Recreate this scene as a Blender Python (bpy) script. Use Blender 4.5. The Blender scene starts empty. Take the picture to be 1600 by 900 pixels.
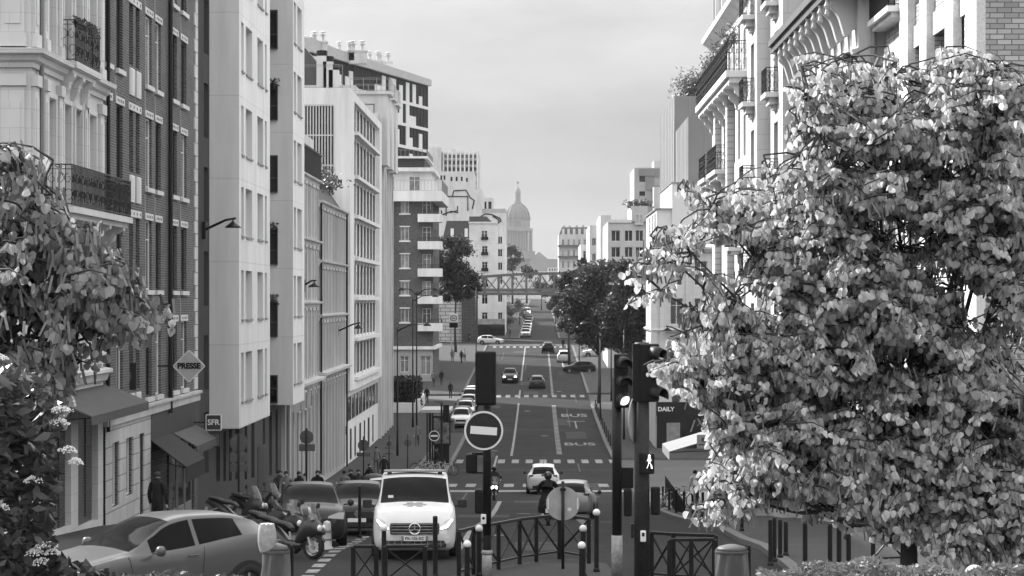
import bpy, math, random
from mathutils import Vector, Matrix
R = math.radians
rnd = random.Random(7)
SC = bpy.context.scene
COL = SC.collection
# ------------------------------------------------------------------ camera
F = 3600.0; VX = 840.0; HY = 470.0; CZ = 12.0
cam = bpy.data.cameras.new("camera"); cam.sensor_width = 36.0; cam.lens = 36.0 * F / 1600.0
cam.shift_x = -(VX - 800) / 1600.0; cam.shift_y = (HY - 450) / 1600.0
cam.clip_start = 0.5; cam.clip_end = 9000
camo = bpy.data.objects.new("camera", cam); COL.objects.link(camo)
camo.location = (0, 0, CZ); camo.rotation_euler = (R(90), 0, 0); SC.camera = camo
# ------------------------------------------------------------------ light
SUN_AZ, SUN_EL = 42.0, 36.0        # azimuth measured from -X towards +Y
SKY_STRENGTH = 0.1; SKY_LOW, SKY_HIGH = 0.39, 2.5; EXPO = 1.35
sd = Vector((-math.cos(R(SUN_AZ)) * math.cos(R(SUN_EL)), math.sin(R(SUN_AZ)) * math.cos(R(SUN_EL)), math.sin(R(SUN_EL))))
sun = bpy.data.lights.new("sun", 'SUN'); sun.energy = 4.2; sun.angle = R(1.2); sun.color = (1, 1, 1)
suno = bpy.data.objects.new("sun", sun); COL.objects.link(suno)
suno.rotation_euler = (-sd).to_track_quat('-Z', 'Y').to_euler()
W = bpy.data.worlds.new("World"); SC.world = W; W.use_nodes = True
nt = W.node_tree; nt.nodes.clear()
sky = nt.nodes.new('ShaderNodeTexSky'); sky.sky_type = 'NISHITA'; sky.sun_disc = False
sky.sun_elevation = R(SUN_EL); sky.sun_rotation = math.atan2(sd.x, sd.y); sky.dust_density = 2.0; sky.air_density = 1.3
bw = nt.nodes.new('ShaderNodeRGBToBW'); nt.links.new(sky.outputs[0], bw.inputs[0])
# thin veil of cloud: evens the sky out and gives it soft streaks
tc = nt.nodes.new('ShaderNodeTexCoord'); mp = nt.nodes.new('ShaderNodeMapping'); mp.inputs['Scale'].default_value = (3.0, 3.0, 11.0)
nz = nt.nodes.new('ShaderNodeTexNoise'); nz.inputs['Scale'].default_value = 2.6; nz.inputs['Detail'].default_value = 5; nz.inputs['Roughness'].default_value = .55
nt.links.new(tc.outputs['Generated'], mp.inputs[0]); nt.links.new(mp.outputs[0], nz.inputs['Vector'])
cr = nt.nodes.new('ShaderNodeMapRange'); cr.inputs[1].default_value = .3; cr.inputs[2].default_value = .72
cr.inputs[3].default_value = 3.5; cr.inputs[4].default_value = 5.5
nt.links.new(nz.outputs[0], cr.inputs[0])
mx = nt.nodes.new('ShaderNodeMix'); mx.data_type = 'FLOAT'; mx.inputs[0].default_value = .72
nt.links.new(bw.outputs[0], mx.inputs[2]); nt.links.new(cr.outputs[0], mx.inputs[3])
# an overcast-like deck: brighter overhead than at the horizon
sx = nt.nodes.new('ShaderNodeSeparateXYZ'); nt.links.new(tc.outputs['Generated'], sx.inputs[0])
zr_ = nt.nodes.new('ShaderNodeMapRange'); nt.links.new(sx.outputs[2], zr_.inputs[0]); zr_.inputs[1].default_value = .08; zr_.inputs[2].default_value = .55; zr_.inputs[3].default_value = SKY_LOW; zr_.inputs[4].default_value = SKY_HIGH
mm = nt.nodes.new('ShaderNodeMath'); mm.operation = 'MULTIPLY'; nt.links.new(mx.outputs[0], mm.inputs[0]); nt.links.new(zr_.outputs[0], mm.inputs[1])
bg = nt.nodes.new('ShaderNodeBackground'); bg.inputs[1].default_value = SKY_STRENGTH
nt.links.new(mm.outputs[0], bg.inputs[0])
wo = nt.nodes.new('ShaderNodeOutputWorld'); nt.links.new(bg.outputs[0], wo.inputs[0])
SC.view_settings.view_transform = 'Standard'; SC.view_settings.look = 'None'
SC.view_settings.exposure = EXPO; SC.view_settings.gamma = 1.0; SC.view_settings.use_curve_mapping = False
SC.cycles.max_bounces = 6; SC.cycles.diffuse_bounces = 3; SC.cycles.volume_bounces = 0
SC.cycles.transparent_max_bounces = 8; SC.cycles.use_denoising = True
# ------------------------------------------------------------------ helpers
def wx(px, Y): return (px - VX) * Y / F
def wz(py, Y): return CZ + (HY - py) * Y / F
def P(px, py, Y): return Vector((wx(px, Y), Y, wz(py, Y)))
GK = [(-60, -3.4), (0, -3.2), (22, -3.4), (40, -5.3), (45, -5.75), (50, -5.88), (55, -6.02), (62, -6.5), (70, -6.95), (77, -7.5), (92, -8.7), (110, -9.9),
      (133, -11.0), (150, -11.4), (181, -11.6), (215, -11.2), (262, -9.9), (300, -8.9), (345, -7.8), (376, -7.0), (450, -5.2), (700, -2.0),
      (950, 0.0), (1500, 9), (2300, 25), (2700, 27), (4000, 10)]
def gz(y):
    for i in range(len(GK) - 1):
        if y <= GK[i + 1][0]: break
    n = len(GK)
    def sl(k):
        if k <= 0 or k >= n - 1: return 0.0
        a = (GK[k][1] - GK[k-1][1]) / (GK[k][0] - GK[k-1][0]); b = (GK[k+1][1] - GK[k][1]) / (GK[k+1][0] - GK[k][0])
        return 0.0 if a * b <= 0 else 2 * a * b / (a + b)
    (x0, y0), (x1, y1) = GK[i], GK[i + 1]; h = x1 - x0; t = min(max((y - x0) / h, 0), 1)
    return CZ + (2*t**3-3*t*t+1)*y0 + (t**3-2*t*t+t)*h*sl(i) + (-2*t**3+3*t*t)*y1 + (t**3-t*t)*h*sl(i+1)

class MB:
    def __init__(s): s.v = []; s.f = []; s.m = []; s.cur = 0
    def face(s, pts):
        b = len(s.v); s.v += [tuple(p) for p in pts]; s.f.append(tuple(range(b, b + len(pts)))); s.m.append(s.cur)
    def box(s, x0, x1, y0, y1, z0, z1):
        b = len(s.v); s.v += [(x0,y0,z0),(x1,y0,z0),(x1,y1,z0),(x0,y1,z0),(x0,y0,z1),(x1,y0,z1),(x1,y1,z1),(x0,y1,z1)]
        for f in ((0,3,2,1),(4,5,6,7),(0,1,5,4),(1,2,6,5),(2,3,7,6),(3,0,4,7)): s.f.append(tuple(b+i for i in f)); s.m.append(s.cur)
        return s
    def obox(s, o, U, V, N, u0, u1, v0, v1, n0, n1):
        b = len(s.v); o = Vector(o)
        for n in (n0, n1):
            for (u, v) in ((u0,v0),(u1,v0),(u1,v1),(u0,v1)): s.v.append(tuple(o + U*u + V*v + N*n))
        for f in ((0,3,2,1),(4,5,6,7),(0,1,5,4),(1,2,6,5),(2,3,7,6),(3,0,4,7)): s.f.append(tuple(b+i for i in f)); s.m.append(s.cur)
        return s
    def bar(s, p, q, w, d=None):
        p = Vector(p); q = Vector(q); d = d or w; t = (q - p)
        if t.length < 1e-6: return s
        L = t.length; t.normalize(); a = Vector((0,0,1)) if abs(t.z) < .95 else Vector((0,1,0))
        U = t.cross(a).normalized(); V = U.cross(t)
        return s.obox(p, U, V, t, -w/2, w/2, -d/2, d/2, 0, L)
    def tube(s, pts, r, n=8, cap=True):
        pts = [Vector(p) for p in pts]; rs = r if isinstance(r, (list, tuple)) else [r]*len(pts)
        b = len(s.v); prevU = None
        for i, p in enumerate(pts):
            t = (pts[min(i+1, len(pts)-1)] - pts[max(i-1, 0)])
            if t.length < 1e-9: t = Vector((0,0,1))
            t.normalize()
            if prevU is None:
                a = Vector((0,0,1)) if abs(t.z) < .9 else Vector((1,0,0)); U = t.cross(a).normalized()
            else:
                U = prevU - t * prevU.dot(t)
                U = U.normalized() if U.length > 1e-6 else t.orthogonal().normalized()
            prevU = U; V = t.cross(U)
            for k in range(n):
                a = 2*math.pi*k/n; s.v.append(tuple(p + (U*math.cos(a) + V*math.sin(a))*rs[i]))
        for i in range(len(pts)-1):
            for k in range(n):
                k2 = (k+1) % n
                s.f.append((b+i*n+k, b+i*n+k2, b+(i+1)*n+k2, b+(i+1)*n+k)); s.m.append(s.cur)
        if cap:
            s.f.append(tuple(b+k for k in reversed(range(n)))); s.m.append(s.cur)
            s.f.append(tuple(b+(len(pts)-1)*n+k for k in range(n))); s.m.append(s.cur)
        return s
    def lathe(s, prof, c=(0,0,0), n=16, axis='z', ang=None, cap=True):
        b = len(s.v); c = Vector(c)
        for (r, h) in prof:
            for k in range(n):
                a = 2*math.pi*k/n
                x, y = r*math.cos(a), r*math.sin(a)
                v = (x, y, h) if axis == 'z' else ((x, h, y) if axis == 'y' else (h, x, y))
                s.v.append(tuple(c + Vector(v)))
        m = len(prof)
        for i in range(m-1):
            for k in range(n):
                k2 = (k+1) % n; s.f.append((b+i*n+k, b+i*n+k2, b+(i+1)*n+k2, b+(i+1)*n+k)); s.m.append(s.cur)
        if cap:
            s.f.append(tuple(b+k for k in reversed(range(n)))); s.m.append(s.cur)
            s.f.append(tuple(b+(m-1)*n+k for k in range(n))); s.m.append(s.cur)
        return s
    def prism(s, poly, o, U, V, N, n0, n1):
        b = len(s.v); o = Vector(o); k = len(poly)
        for n in (n0, n1):
            for (u, v) in poly: s.v.append(tuple(o + U*u + V*v + N*n))
        s.f.append(tuple(b+i for i in reversed(range(k)))); s.m.append(s.cur)
        s.f.append(tuple(b+k+i for i in range(k))); s.m.append(s.cur)
        for i in range(k):
            j = (i+1) % k; s.f.append((b+i, b+j, b+k+j, b+k+i)); s.m.append(s.cur)
        return s
    def grid(s, rows, closed=False):
        b = len(s.v); n = len(rows[0])
        for r in rows: s.v += [tuple(p) for p in r]
        for i in range(len(rows)-1):
            for k in range(n if closed else n-1):
                k2 = (k+1) % n; s.f.append((b+i*n+k, b+i*n+k2, b+(i+1)*n+k2, b+(i+1)*n+k)); s.m.append(s.cur)
        return s
    def panel(s, o, U, N, w, h, holes=(), depth=.25):
        """wall sheet with real openings; N points outwards; reveals go `depth` inwards"""
        o = Vector(o); Z = Vector((0,0,1)); e = 1e-5
        us = sorted({0.0, w} | {round(x,4) for q in holes for x in q[:2] if 0 < x < w})
        vs = sorted({0.0, h} | {round(x,4) for q in holes for x in q[2:4] if 0 < x < h})
        pt = lambda u, v, n=0.0: o + U*u + Z*v + N*n
        for i in range(len(us)-1):
            run = None
            for j in range(len(vs)-1):
                cu, cv = (us[i]+us[i+1])/2, (vs[j]+vs[j+1])/2
                inh = any(q[0] < cu < q[1] and q[2] < cv < q[3] for q in holes)
                if not inh:
                    if run is None: run = vs[j]
                if run is not None and (inh or j == len(vs)-2):
                    top = vs[j] if inh else vs[j+1]
                    s.face([pt(us[i],run), pt(us[i+1],run), pt(us[i+1],top), pt(us[i],top)]); run = None
        for q in holes:
            a, b_, c, d = max(q[0],0), min(q[1],w), max(q[2],0), min(q[3],h); D = -depth
            s.face([pt(a,c),pt(a,c,D),pt(b_,c,D),pt(b_,c)]); s.face([pt(a,d),pt(b_,d),pt(b_,d,D),pt(a,d,D)])
            s.face([pt(a,c),pt(a,d),pt(a,d,D),pt(a,c,D)]); s.face([pt(b_,c),pt(b_,c,D),pt(b_,d,D),pt(b_,d)])
        return s
    def mesh(s, name, mats, off=(0,0,0), smooth=False):
        me = bpy.data.meshes.new(name); o = Vector(off)
        me.from_pydata([(x-o.x, y-o.y, z-o.z) for (x,y,z) in s.v], [], s.f)
        for m in (mats if isinstance(mats, (list, tuple)) else [mats]): me.materials.append(m)
        me.polygons.foreach_set('material_index', s.m)
        if smooth: me.polygons.foreach_set('use_smooth', [True]*len(s.f))
        me.update(); return me
    def build(s, name, mat, parent=None, smooth=False, bevel=0, sub=0, auto=False):
        off = OFF.get(parent.name, Vector()) if parent is not None else Vector()
        if not s.v: return None
        me = s.mesh(name, mat, off, smooth)
        return link(name, me, parent, bevel, sub)
    def parts(s, name, mat, parent, limit=100, **kw):
        """each separate piece becomes a part of its own"""
        par = list(range(len(s.v)))
        def find(a):
            while par[a] != a: par[a] = par[par[a]]; a = par[a]
            return a
        for f in s.f:
            r0 = find(f[0])
            for i in f[1:]: par[find(i)] = r0
        isl = {}
        for k, f in enumerate(s.f): isl.setdefault(find(f[0]), []).append(k)
        isl = list(isl.values()); out = []
        groups = isl[:limit] + ([sum(isl[limit:], [])] if len(isl) > limit else [])
        for gi, ks in enumerate(groups):
            q = MB(); mp_ = {}
            for k in ks:
                fi = []
                for i in s.f[k]:
                    if i not in mp_: mp_[i] = len(q.v); q.v.append(s.v[i])
                    fi.append(mp_[i])
                q.f.append(tuple(fi)); q.m.append(s.m[k])
            o = q.build(name, mat, parent, **kw); out.append(o)
            if gi == limit: o['kind'] = 'stuff'
        return out
OFF = {}
def link(name, me, parent=None, bevel=0, sub=0):
    o = bpy.data.objects.new(name, me); COL.objects.link(o)
    if parent is not None:
        o.parent = parent; OFF[o.name] = OFF.get(parent.name, Vector())
    if bevel:
        b = o.modifiers.new('bevel', 'BEVEL'); b.width = bevel; b.segments = 2; b.limit_method = 'ANGLE'
    if sub:
        b = o.modifiers.new('sub', 'SUBSURF'); b.levels = sub; b.render_levels = sub
    return o
def tag(o, label=None, cat=None, group=None, kind=None):
    if label: o['label'] = label
    if cat: o['category'] = cat
    if group: o['group'] = group
    if kind: o['kind'] = kind
    return o
def thing(name, label, cat, loc=(0,0,0), group=None, world=True):
    """an Empty at the base of a thing; with world=True parts are given in world coordinates"""
    o = bpy.data.objects.new(name, None); COL.objects.link(o); o.location = loc; o.empty_display_size = .3
    tag(o, label, cat, group)
    if world: OFF[o.name] = Vector(loc)
    return o
KIDS = {}
def copy_tree(o, parent=None, top=True):
    c = o.copy(); COL.objects.link(c)
    if parent is not None: c.parent = parent
    for ch in list(o.children): copy_tree(ch, c, False)
    return c
def text_mesh(body, size, ext=.004, bold=.0, align='CENTER', sx=1.0):
    cu = bpy.data.curves.new('lettering', 'FONT'); cu.body = body; cu.size = size; cu.extrude = ext; cu.offset = bold
    cu.align_x = align; cu.align_y = 'CENTER'; cu.resolution_u = 3
    o = bpy.data.objects.new('lettering', cu); COL.objects.link(o)
    me = bpy.data.meshes.new_from_object(o.evaluated_get(bpy.context.evaluated_depsgraph_get()))
    bpy.data.objects.remove(o); bpy.data.curves.remove(cu)
    if sx != 1: me.transform(Matrix.Scale(sx, 4, (1,0,0)))
    return me
def lettering(body, size, mat, parent, loc, rot, bold=.0, sx=1.0, ext=.004, name='lettering'):
    me = text_mesh(body, size, ext, bold, 'CENTER', sx); me.materials.clear(); me.materials.append(mat)
    o = link(name, me, parent); o.location = Vector(loc) - (OFF.get(parent.name, Vector()) if parent else Vector()); o.rotation_euler = rot
    return o
# ------------------------------------------------------------------ materials
MT = {}
def mat(name, v, rough=.8, var=.12, scale=1.5, metal=0.0, coat=0.0, bump=0.0, bscale=40, spec=None, kind=None, **k):
    if name in MT: return MT[name]
    if spec is None: spec = .5 if v > .1 else .18
    m = bpy.data.materials.new(name); m.use_nodes = True; MT[name] = m
    n = m.node_tree; b = n.nodes['Principled BSDF']
    b.inputs['Roughness'].default_value = rough; b.inputs['Metallic'].default_value = metal
    b.inputs['Coat Weight'].default_value = coat; b.inputs['Coat Roughness'].default_value = .05
    b.inputs['Specular IOR Level'].default_value = spec
    b.inputs['Base Color'].default_value = (v, v, v, 1)
    geo = n.nodes.new('ShaderNodeNewGeometry')
    src = geo.outputs['Position']
    if k.get('local'):
        t = n.nodes.new('ShaderNodeTexCoord'); src = t.outputs['Object']
    col = None
    def wallvec():
        sp = n.nodes.new('ShaderNodeSeparateXYZ'); n.links.new(src, sp.inputs[0])
        ad = n.nodes.new('ShaderNodeMath'); n.links.new(sp.outputs[0], ad.inputs[0]); n.links.new(sp.outputs[1], ad.inputs[1])
        cb = n.nodes.new('ShaderNodeCombineXYZ'); n.links.new(ad.outputs[0], cb.inputs[0]); n.links.new(sp.outputs[2], cb.inputs[1])
        return cb.outputs[0]
    def rgb(x): return (x, x, x, 1)
    if kind == 'brick':
        bt = n.nodes.new('ShaderNodeTexBrick'); n.links.new(wallvec(), bt.inputs['Vector'])
        bt.inputs['Color1'].default_value = rgb(v*1.25); bt.inputs['Color2'].default_value = rgb(v*.7); bt.inputs['Mortar'].default_value = rgb(k.get('mortar', .3))
        bt.inputs['Scale'].default_value = 1; bt.inputs['Brick Width'].default_value = k.get('bw', .23); bt.inputs['Row Height'].default_value = k.get('bh', .075)
        bt.inputs['Mortar Size'].default_value = k.get('ms', .009); bt.inputs['Mortar Smooth'].default_value = .2
        bp = n.nodes.new('ShaderNodeBump'); bp.inputs['Strength'].default_value = .4; bp.inputs['Distance'].default_value = .01; bp.invert = True
        n.links.new(bt.outputs['Fac'], bp.inputs['Height']); n.links.new(bp.outputs[0], b.inputs['Normal'])
        col = bt.outputs['Color']
    nz = n.nodes.new('ShaderNodeTexNoise'); nz.inputs['Scale'].default_value = scale; nz.inputs['Detail'].default_value = 6; nz.inputs['Roughness'].default_value = .62
    sv = src
    if k.get('streak'):
        mpn = n.nodes.new('ShaderNodeMapping'); mpn.inputs['Scale'].default_value = (1, 1, k['streak']); n.links.new(src, mpn.inputs[0]); sv = mpn.outputs[0]
    n.links.new(sv, nz.inputs['Vector'])
    mr = n.nodes.new('ShaderNodeMapRange'); n.links.new(nz.outputs[0], mr.inputs[0]); mr.inputs[1].default_value = .28; mr.inputs[2].default_value = .72
    mr.inputs[3].default_value = 1 - var; mr.inputs[4].default_value = 1 + var
    ml = n.nodes.new('ShaderNodeMix'); ml.data_type = 'RGBA'; ml.blend_type = 'MULTIPLY'; ml.inputs[0].default_value = 1
    if col is not None: n.links.new(col, ml.inputs[6])
    else: ml.inputs[6].default_value = rgb(v)
    n.links.new(mr.outputs[0], ml.inputs[7]); out = ml.outputs[2]
    if kind == 'ashlar':
        bt = n.nodes.new('ShaderNodeTexBrick'); n.links.new(wallvec(), bt.inputs['Vector'])
        bt.inputs['Color1'].default_value = rgb(1); bt.inputs['Color2'].default_value = rgb(k.get('c2', .93)); bt.inputs['Mortar'].default_value = rgb(k.get('joint', .55))
        bt.inputs['Scale'].default_value = 1; bt.inputs['Brick Width'].default_value = k.get('bw', 1.1); bt.inputs['Row Height'].default_value = k.get('bh', .42)
        bt.inputs['Mortar Size'].default_value = k.get('ms', .012)
        m2 = n.nodes.new('ShaderNodeMix'); m2.data_type = 'RGBA'; m2.blend_type = 'MULTIPLY'; m2.inputs[0].default_value = 1
        n.links.new(out, m2.inputs[6]); n.links.new(bt.outputs['Color'], m2.inputs[7]); out = m2.outputs[2]
    if k.get('speck'):
        n2 = n.nodes.new('ShaderNodeTexNoise'); n2.inputs['Scale'].default_value = k.get('sscale', 60); n2.inputs['Detail'].default_value = 3; n.links.new(src, n2.inputs['Vector'])
        r2 = n.nodes.new('ShaderNodeMapRange'); n.links.new(n2.outputs[0], r2.inputs[0]); r2.inputs[1].default_value = .3; r2.inputs[2].default_value = .7
        r2.inputs[3].default_value = 1 - k['speck']; r2.inputs[4].default_value = 1 + k['speck']
        m3 = n.nodes.new('ShaderNodeMix'); m3.data_type = 'RGBA'; m3.blend_type = 'MULTIPLY'; m3.inputs[0].default_value = 1
        n.links.new(out, m3.inputs[6]); n.links.new(r2.outputs[0], m3.inputs[7]); out = m3.outputs[2]
    n.links.new(out, b.inputs['Base Color'])
    if bump:
        nb = n.nodes.new('ShaderNodeTexNoise'); nb.inputs['Scale'].default_value = bscale; nb.inputs['Detail'].default_value = 4; n.links.new(src, nb.inputs['Vector'])
        bp = n.nodes.new('ShaderNodeBump'); bp.inputs['Strength'].default_value = bump; bp.inputs['Distance'].default_value = .02
        n.links.new(nb.outputs[0], bp.inputs['Height']); n.links.new(bp.outputs[0], b.inputs['Normal'])
    if k.get('objrand'):
        oi = n.nodes.new('ShaderNodeObjectInfo'); r4 = n.nodes.new('ShaderNodeMapRange'); n.links.new(oi.outputs['Random'], r4.inputs[0]); r4.inputs[3].default_value = 1 - k['objrand']; r4.inputs[4].default_value = 1 + k['objrand']
        m5 = n.nodes.new('ShaderNodeMix'); m5.data_type = 'RGBA'; m5.blend_type = 'MULTIPLY'; m5.inputs[0].default_value = 1
        n.links.new(out, m5.inputs[6]); n.links.new(r4.outputs[0], m5.inputs[7]); n.links.new(m5.outputs[2], b.inputs['Base Color'])
    if k.get('trans'):
        b.inputs['Transmission Weight'].default_value = k['trans']
    if k.get('emit'):
        b.inputs['Emission Color'].default_value = (1,1,1,1); b.inputs['Emission Strength'].default_value = k['emit']
    return m
def leafmat(name, v, tr, rough=.45, var=.35, scale=6):
    m = bpy.data.materials.new(name); m.use_nodes = True; n = m.node_tree; b = n.nodes['Principled BSDF']
    geo = n.nodes.new('ShaderNodeNewGeometry'); nz = n.nodes.new('ShaderNodeTexNoise'); nz.inputs['Scale'].default_value = scale; nz.inputs['Detail'].default_value = 3
    n.links.new(geo.outputs['Position'], nz.inputs['Vector'])
    mr = n.nodes.new('ShaderNodeMapRange'); n.links.new(nz.outputs[0], mr.inputs[0]); mr.inputs[1].default_value = .3; mr.inputs[2].default_value = .7
    mr.inputs[3].default_value = v*(1-var); mr.inputs[4].default_value = v*(1+var)
    ri = n.nodes.new('ShaderNodeMath'); ri.operation = 'MULTIPLY_ADD'; n.links.new(geo.outputs['Random Per Island'], ri.inputs[0]); ri.inputs[1].default_value = .7; ri.inputs[2].default_value = .65
    mu = n.nodes.new('ShaderNodeMath'); mu.operation = 'MULTIPLY'; n.links.new(mr.outputs[0], mu.inputs[0]); n.links.new(ri.outputs[0], mu.inputs[1])
    n.links.new(mu.outputs[0], b.inputs['Base Color']); b.inputs['Roughness'].default_value = rough; b.inputs['Specular IOR Level'].default_value = .3
    t = n.nodes.new('ShaderNodeBsdfTranslucent'); m4 = n.nodes.new('ShaderNodeMath'); m4.operation = 'MULTIPLY'; n.links.new(mu.outputs[0], m4.inputs[0]); m4.inputs[1].default_value = 1.5
    n.links.new(m4.outputs[0], t.inputs[0])
    mi = n.nodes.new('ShaderNodeMixShader'); mi.inputs[0].default_value = tr
    n.links.new(b.outputs[0], mi.inputs[1]); n.links.new(t.outputs[0], mi.inputs[2]); n.links.new(mi.outputs[0], n.nodes['Material Output'].inputs[0])
    return m
EX, EY, EZ = Vector((1,0,0)), Vector((0,1,0)), Vector((0,0,1))
asphalt = mat('asphalt', .025, .9, .22, .35, bump=.3, bscale=60, speck=.25, sscale=25, spec=.06)
asphalt2 = mat('patched_asphalt', .024, .9, .25, .3, bump=.3, bscale=60, speck=.25, sscale=25)
paving = mat('pavement_asphalt', .036, .9, .18, .6, speck=.2, sscale=20)
granite = mat('granite_kerb', .1, .8, .2, 3, speck=.2, sscale=40)
paint = mat('road_paint', .16, .8, .55, 1.7, speck=.45, sscale=9)
glass = mat('window_glass', .018, .06, .1, 2, spec=.35, objrand=.8)
glass2 = mat('pale_window_glass', .26, .08, .3, 1.2, spec=.6, objrand=.5)
glass3 = mat('curtained_glass', .14, .1, .5, 1.7, spec=.5, objrand=.8)
frame_w = mat('white_frame_paint', .62, .5, .08, 4)
frame_d = mat('dark_frame_paint', .03, .45, .1, 4)
iron = mat('wrought_iron', .008, .45, .15, 6)
dark_metal = mat('dark_painted_metal', .009, .4, .15, 5)
zinc = mat('zinc_roof', .2, .5, .14, 1.2, streak=.15)
slate = mat('slate_roof', .06, .6, .2, 2.5, speck=.25, sscale=15)
stone_c = mat('cream_limestone', .52, .85, .12, .7, kind='ashlar', bw=1.3, bh=.5, joint=.72, ms=.008, streak=.25)
stone_g = mat('weathered_limestone', .42, .85, .2, .8, streak=.2)
plaster_w = mat('white_render', .6, .85, .2, 1.1, streak=.1)
plaster_t = mat('jointed_render', .6, .85, .15, .9, kind='ashlar', bw=60, bh=3.4, joint=.8, ms=.02, c2=.98, streak=.12)
plaster_p = mat('pale_render', .46, .85, .2, 1.0, streak=.2)
plaster_g = mat('grey_render', .3, .85, .1, .6, streak=.2)
concrete = mat('pale_concrete', .42, .85, .1, .8, streak=.2)
# ================================================================== setting: ground, road, pavements
def ystops(y0, y1, step):
    n = max(1, int(math.ceil((y1 - y0) / step))); return [y0 + (y1 - y0) * i / n for i in range(n + 1)]
def strip(name, m, x0, x1, y0, y1, dz=0, step=4.0, kind='structure', parent=None, thick=0):
    b = MB(); rows = [[(x0, y, gz(y) + dz), (x1, y, gz(y) + dz)] for y in ystops(y0, y1, step)]
    b.grid(rows)
    if thick:
        for a in (0, 1):
            b.grid([[r[a], (r[a][0], r[a][1], r[a][2] - thick)] for r in rows])
        for r in (rows[0], rows[-1]): b.face([r[0], r[1], (r[1][0], r[1][1], r[1][2]-thick), (r[0][0], r[0][1], r[0][2]-thick)])
    o = b.build(name, m, parent)
    if kind and parent is None: o['kind'] = kind
    return o
RL, RR = -8.0, 5.4
b = MB(); ys = ystops(-60, 500, 5) + ystops(520, 4000, 40)
b.grid([[(x, y, gz(y) - .06) for x in (-1600, -300, -60, RL - .1, RR + .1, 60, 300, 1600)] for y in ys])
ground = b.build('ground', mat('ground_tar', .07, .9, .2, .2)); ground['kind'] = 'structure'
road = strip('road', asphalt, RL - .1, RR + .1, 38, 372, 0, 3)
far_road = strip('road', asphalt, -3.0, 3.6, 392, 1000, 0, 6)
cross_road = strip('road', asphalt2, -70, 70, 372.01, 391.99, 0.004, 3)
def pave(x0, x1, y0, y1, kx=None):
    p = strip('pavement', paving, x0, x1, y0, y1, .13, 3)
    b = MB(); ysx = ystops(y0, y1, 3)
    for xk, sgn in ((x0, -1), (x1, 1)):
        if kx is not None and kx != sgn: continue
        b.grid([[(xk, y, gz(y) - .05), (xk, y, gz(y) + .136), (xk - sgn*.28, y, gz(y) + .136)] for y in ysx])
    for yy in (y0, y1):
        b.face([(x0, yy, gz(yy) - .05), (x1, yy, gz(yy) - .05), (x1, yy, gz(yy) + .136), (x0, yy, gz(yy) + .136)])
    k = b.build('kerb', granite); k['kind'] = 'structure'
    return p
pave(-60, RL, 54, 240, 1)
pave(-6.0 - 2.0, -6.0, 142, 198, 1)
pave(-60, RL, 250, 368, 1)
pave(RR, 60, 44, 112, -1)
pave(RR, 60, 168, 236, -1)
pave(RR, 60, 252, 368, -1)
pave(-40, -3.0, 394, 900, 1)
pave(3.6, 40, 394, 900, -1)
# traffic island in front: the barrier stands on it
b = MB(); isl = [(-6.0, 43.5), (-2.4, 46.2), (-1.4, 48.6), (-.6, 50.2), (.1, 51.4), (.8, 51.8), (1.5, 50.6), (1.7, 47), (4.3, 46.2), (4.6, 43.5)]
b.face([(x, y, gz(y) + .13) for x, y in isl])
isl2 = isl + [(4.6, 38), (-6, 38)]
for i in range(len(isl)-1):
    (x0, y0), (x1, y1) = isl[i], isl[i+1]
    b.face([(x0, y0, gz(y0)-.05), (x1, y1, gz(y1)-.05), (x1, y1, gz(y1)+.13), (x0, y0, gz(y0)+.13)])
b.face([(-6, 43.5, gz(43.5)+.13), (4.6, 43.5, gz(43.5)+.13), (4.6, 38, gz(38)+.13), (-6, 38, gz(38)+.13)])
o = b.build('pavement', paving); o['kind'] = 'structure'
# painted markings (children of the road)
def dash(b, x0, x1, y0, y1, dz=.008):
    ys = ystops(y0, y1, 3); b.grid([[(x0 + (0), y, gz(y) + dz), (x1, y, gz(y) + dz)] for y in ys])
b = MB()
dash(b, -2.08, -1.86, 56, 120); dash(b, -2.05, -1.87, 172, 238); dash(b, -2.05, -1.87, 246, 258); dash(b, -2.05, -1.87, 275, 366)
b.build('centre_line', paint, road)
b = MB()
for y in [174 + 1.6*i for i in range(39)]: dash(b, 1.45, 1.85, y, y + .9)
for y in [250 + 2.2*i for i in range(54)]: dash(b, 1.5, 1.75, y, y + 1.3)
b.build('bus_lane_line', paint, road)
b = MB()
for k in range(12): dash(b, -5.6 + 1.0*k - .25, -5.6 + 1.0*k + .25, 163.5, 167.5)
b.build('crosswalk', paint, road)
b = MB()
for k in range(13): dash(b, -7.2 + 1.0*k - .25, -7.2 + 1.0*k + .25, 247, 250.5)
b.build('crosswalk', paint, road)
b = MB()
for k in range(12): dash(b, -6.8 + 1.05*k - .25, -6.8 + 1.05*k + .25, 362, 366)
b.build('crosswalk', paint, road)
b = MB()
for k in range(9): dash(b, -5.2 + 1.15*k - .3, -5.2 + 1.15*k + .3, 138, 141.5)
b.build('crosswalk', paint, road)
b = MB(); dash(b, -6.0, 5.2, 132.2, 134.2); b.build('stop_line_and_sun_band', paint, road)  # pale painted band standing in for a sunlit strip across the road
b = MB(); dash(b, -7.8, 5.3, 370, 371.5); b.build('stop_line_and_sun_band', paint, road)
b = MB()
for y in [47 + 1.35*i for i in range(30)]: dash(b, -4.95 - .07, -4.95 + .2, y, y + .8)
for y in (57.5, 63.2, 69, 75, 81): dash(b, -7.9, -5.0, y, y + .12)
for y in [76 + 2.5*i for i in range(6)]: dash(b, 1.5, 1.8, y, y + 1.4)
b.build('parking_line', paint, road)
b = MB(); dash(b, -3.1, -2.95, 150, 172); dash(b, 3.4, 3.55, 205, 214); dash(b, 2.7, 4.4, 214, 214.5); dash(b, 3.3, 3.5, 300, 330); b.build('arrow_marking', paint, road)
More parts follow.
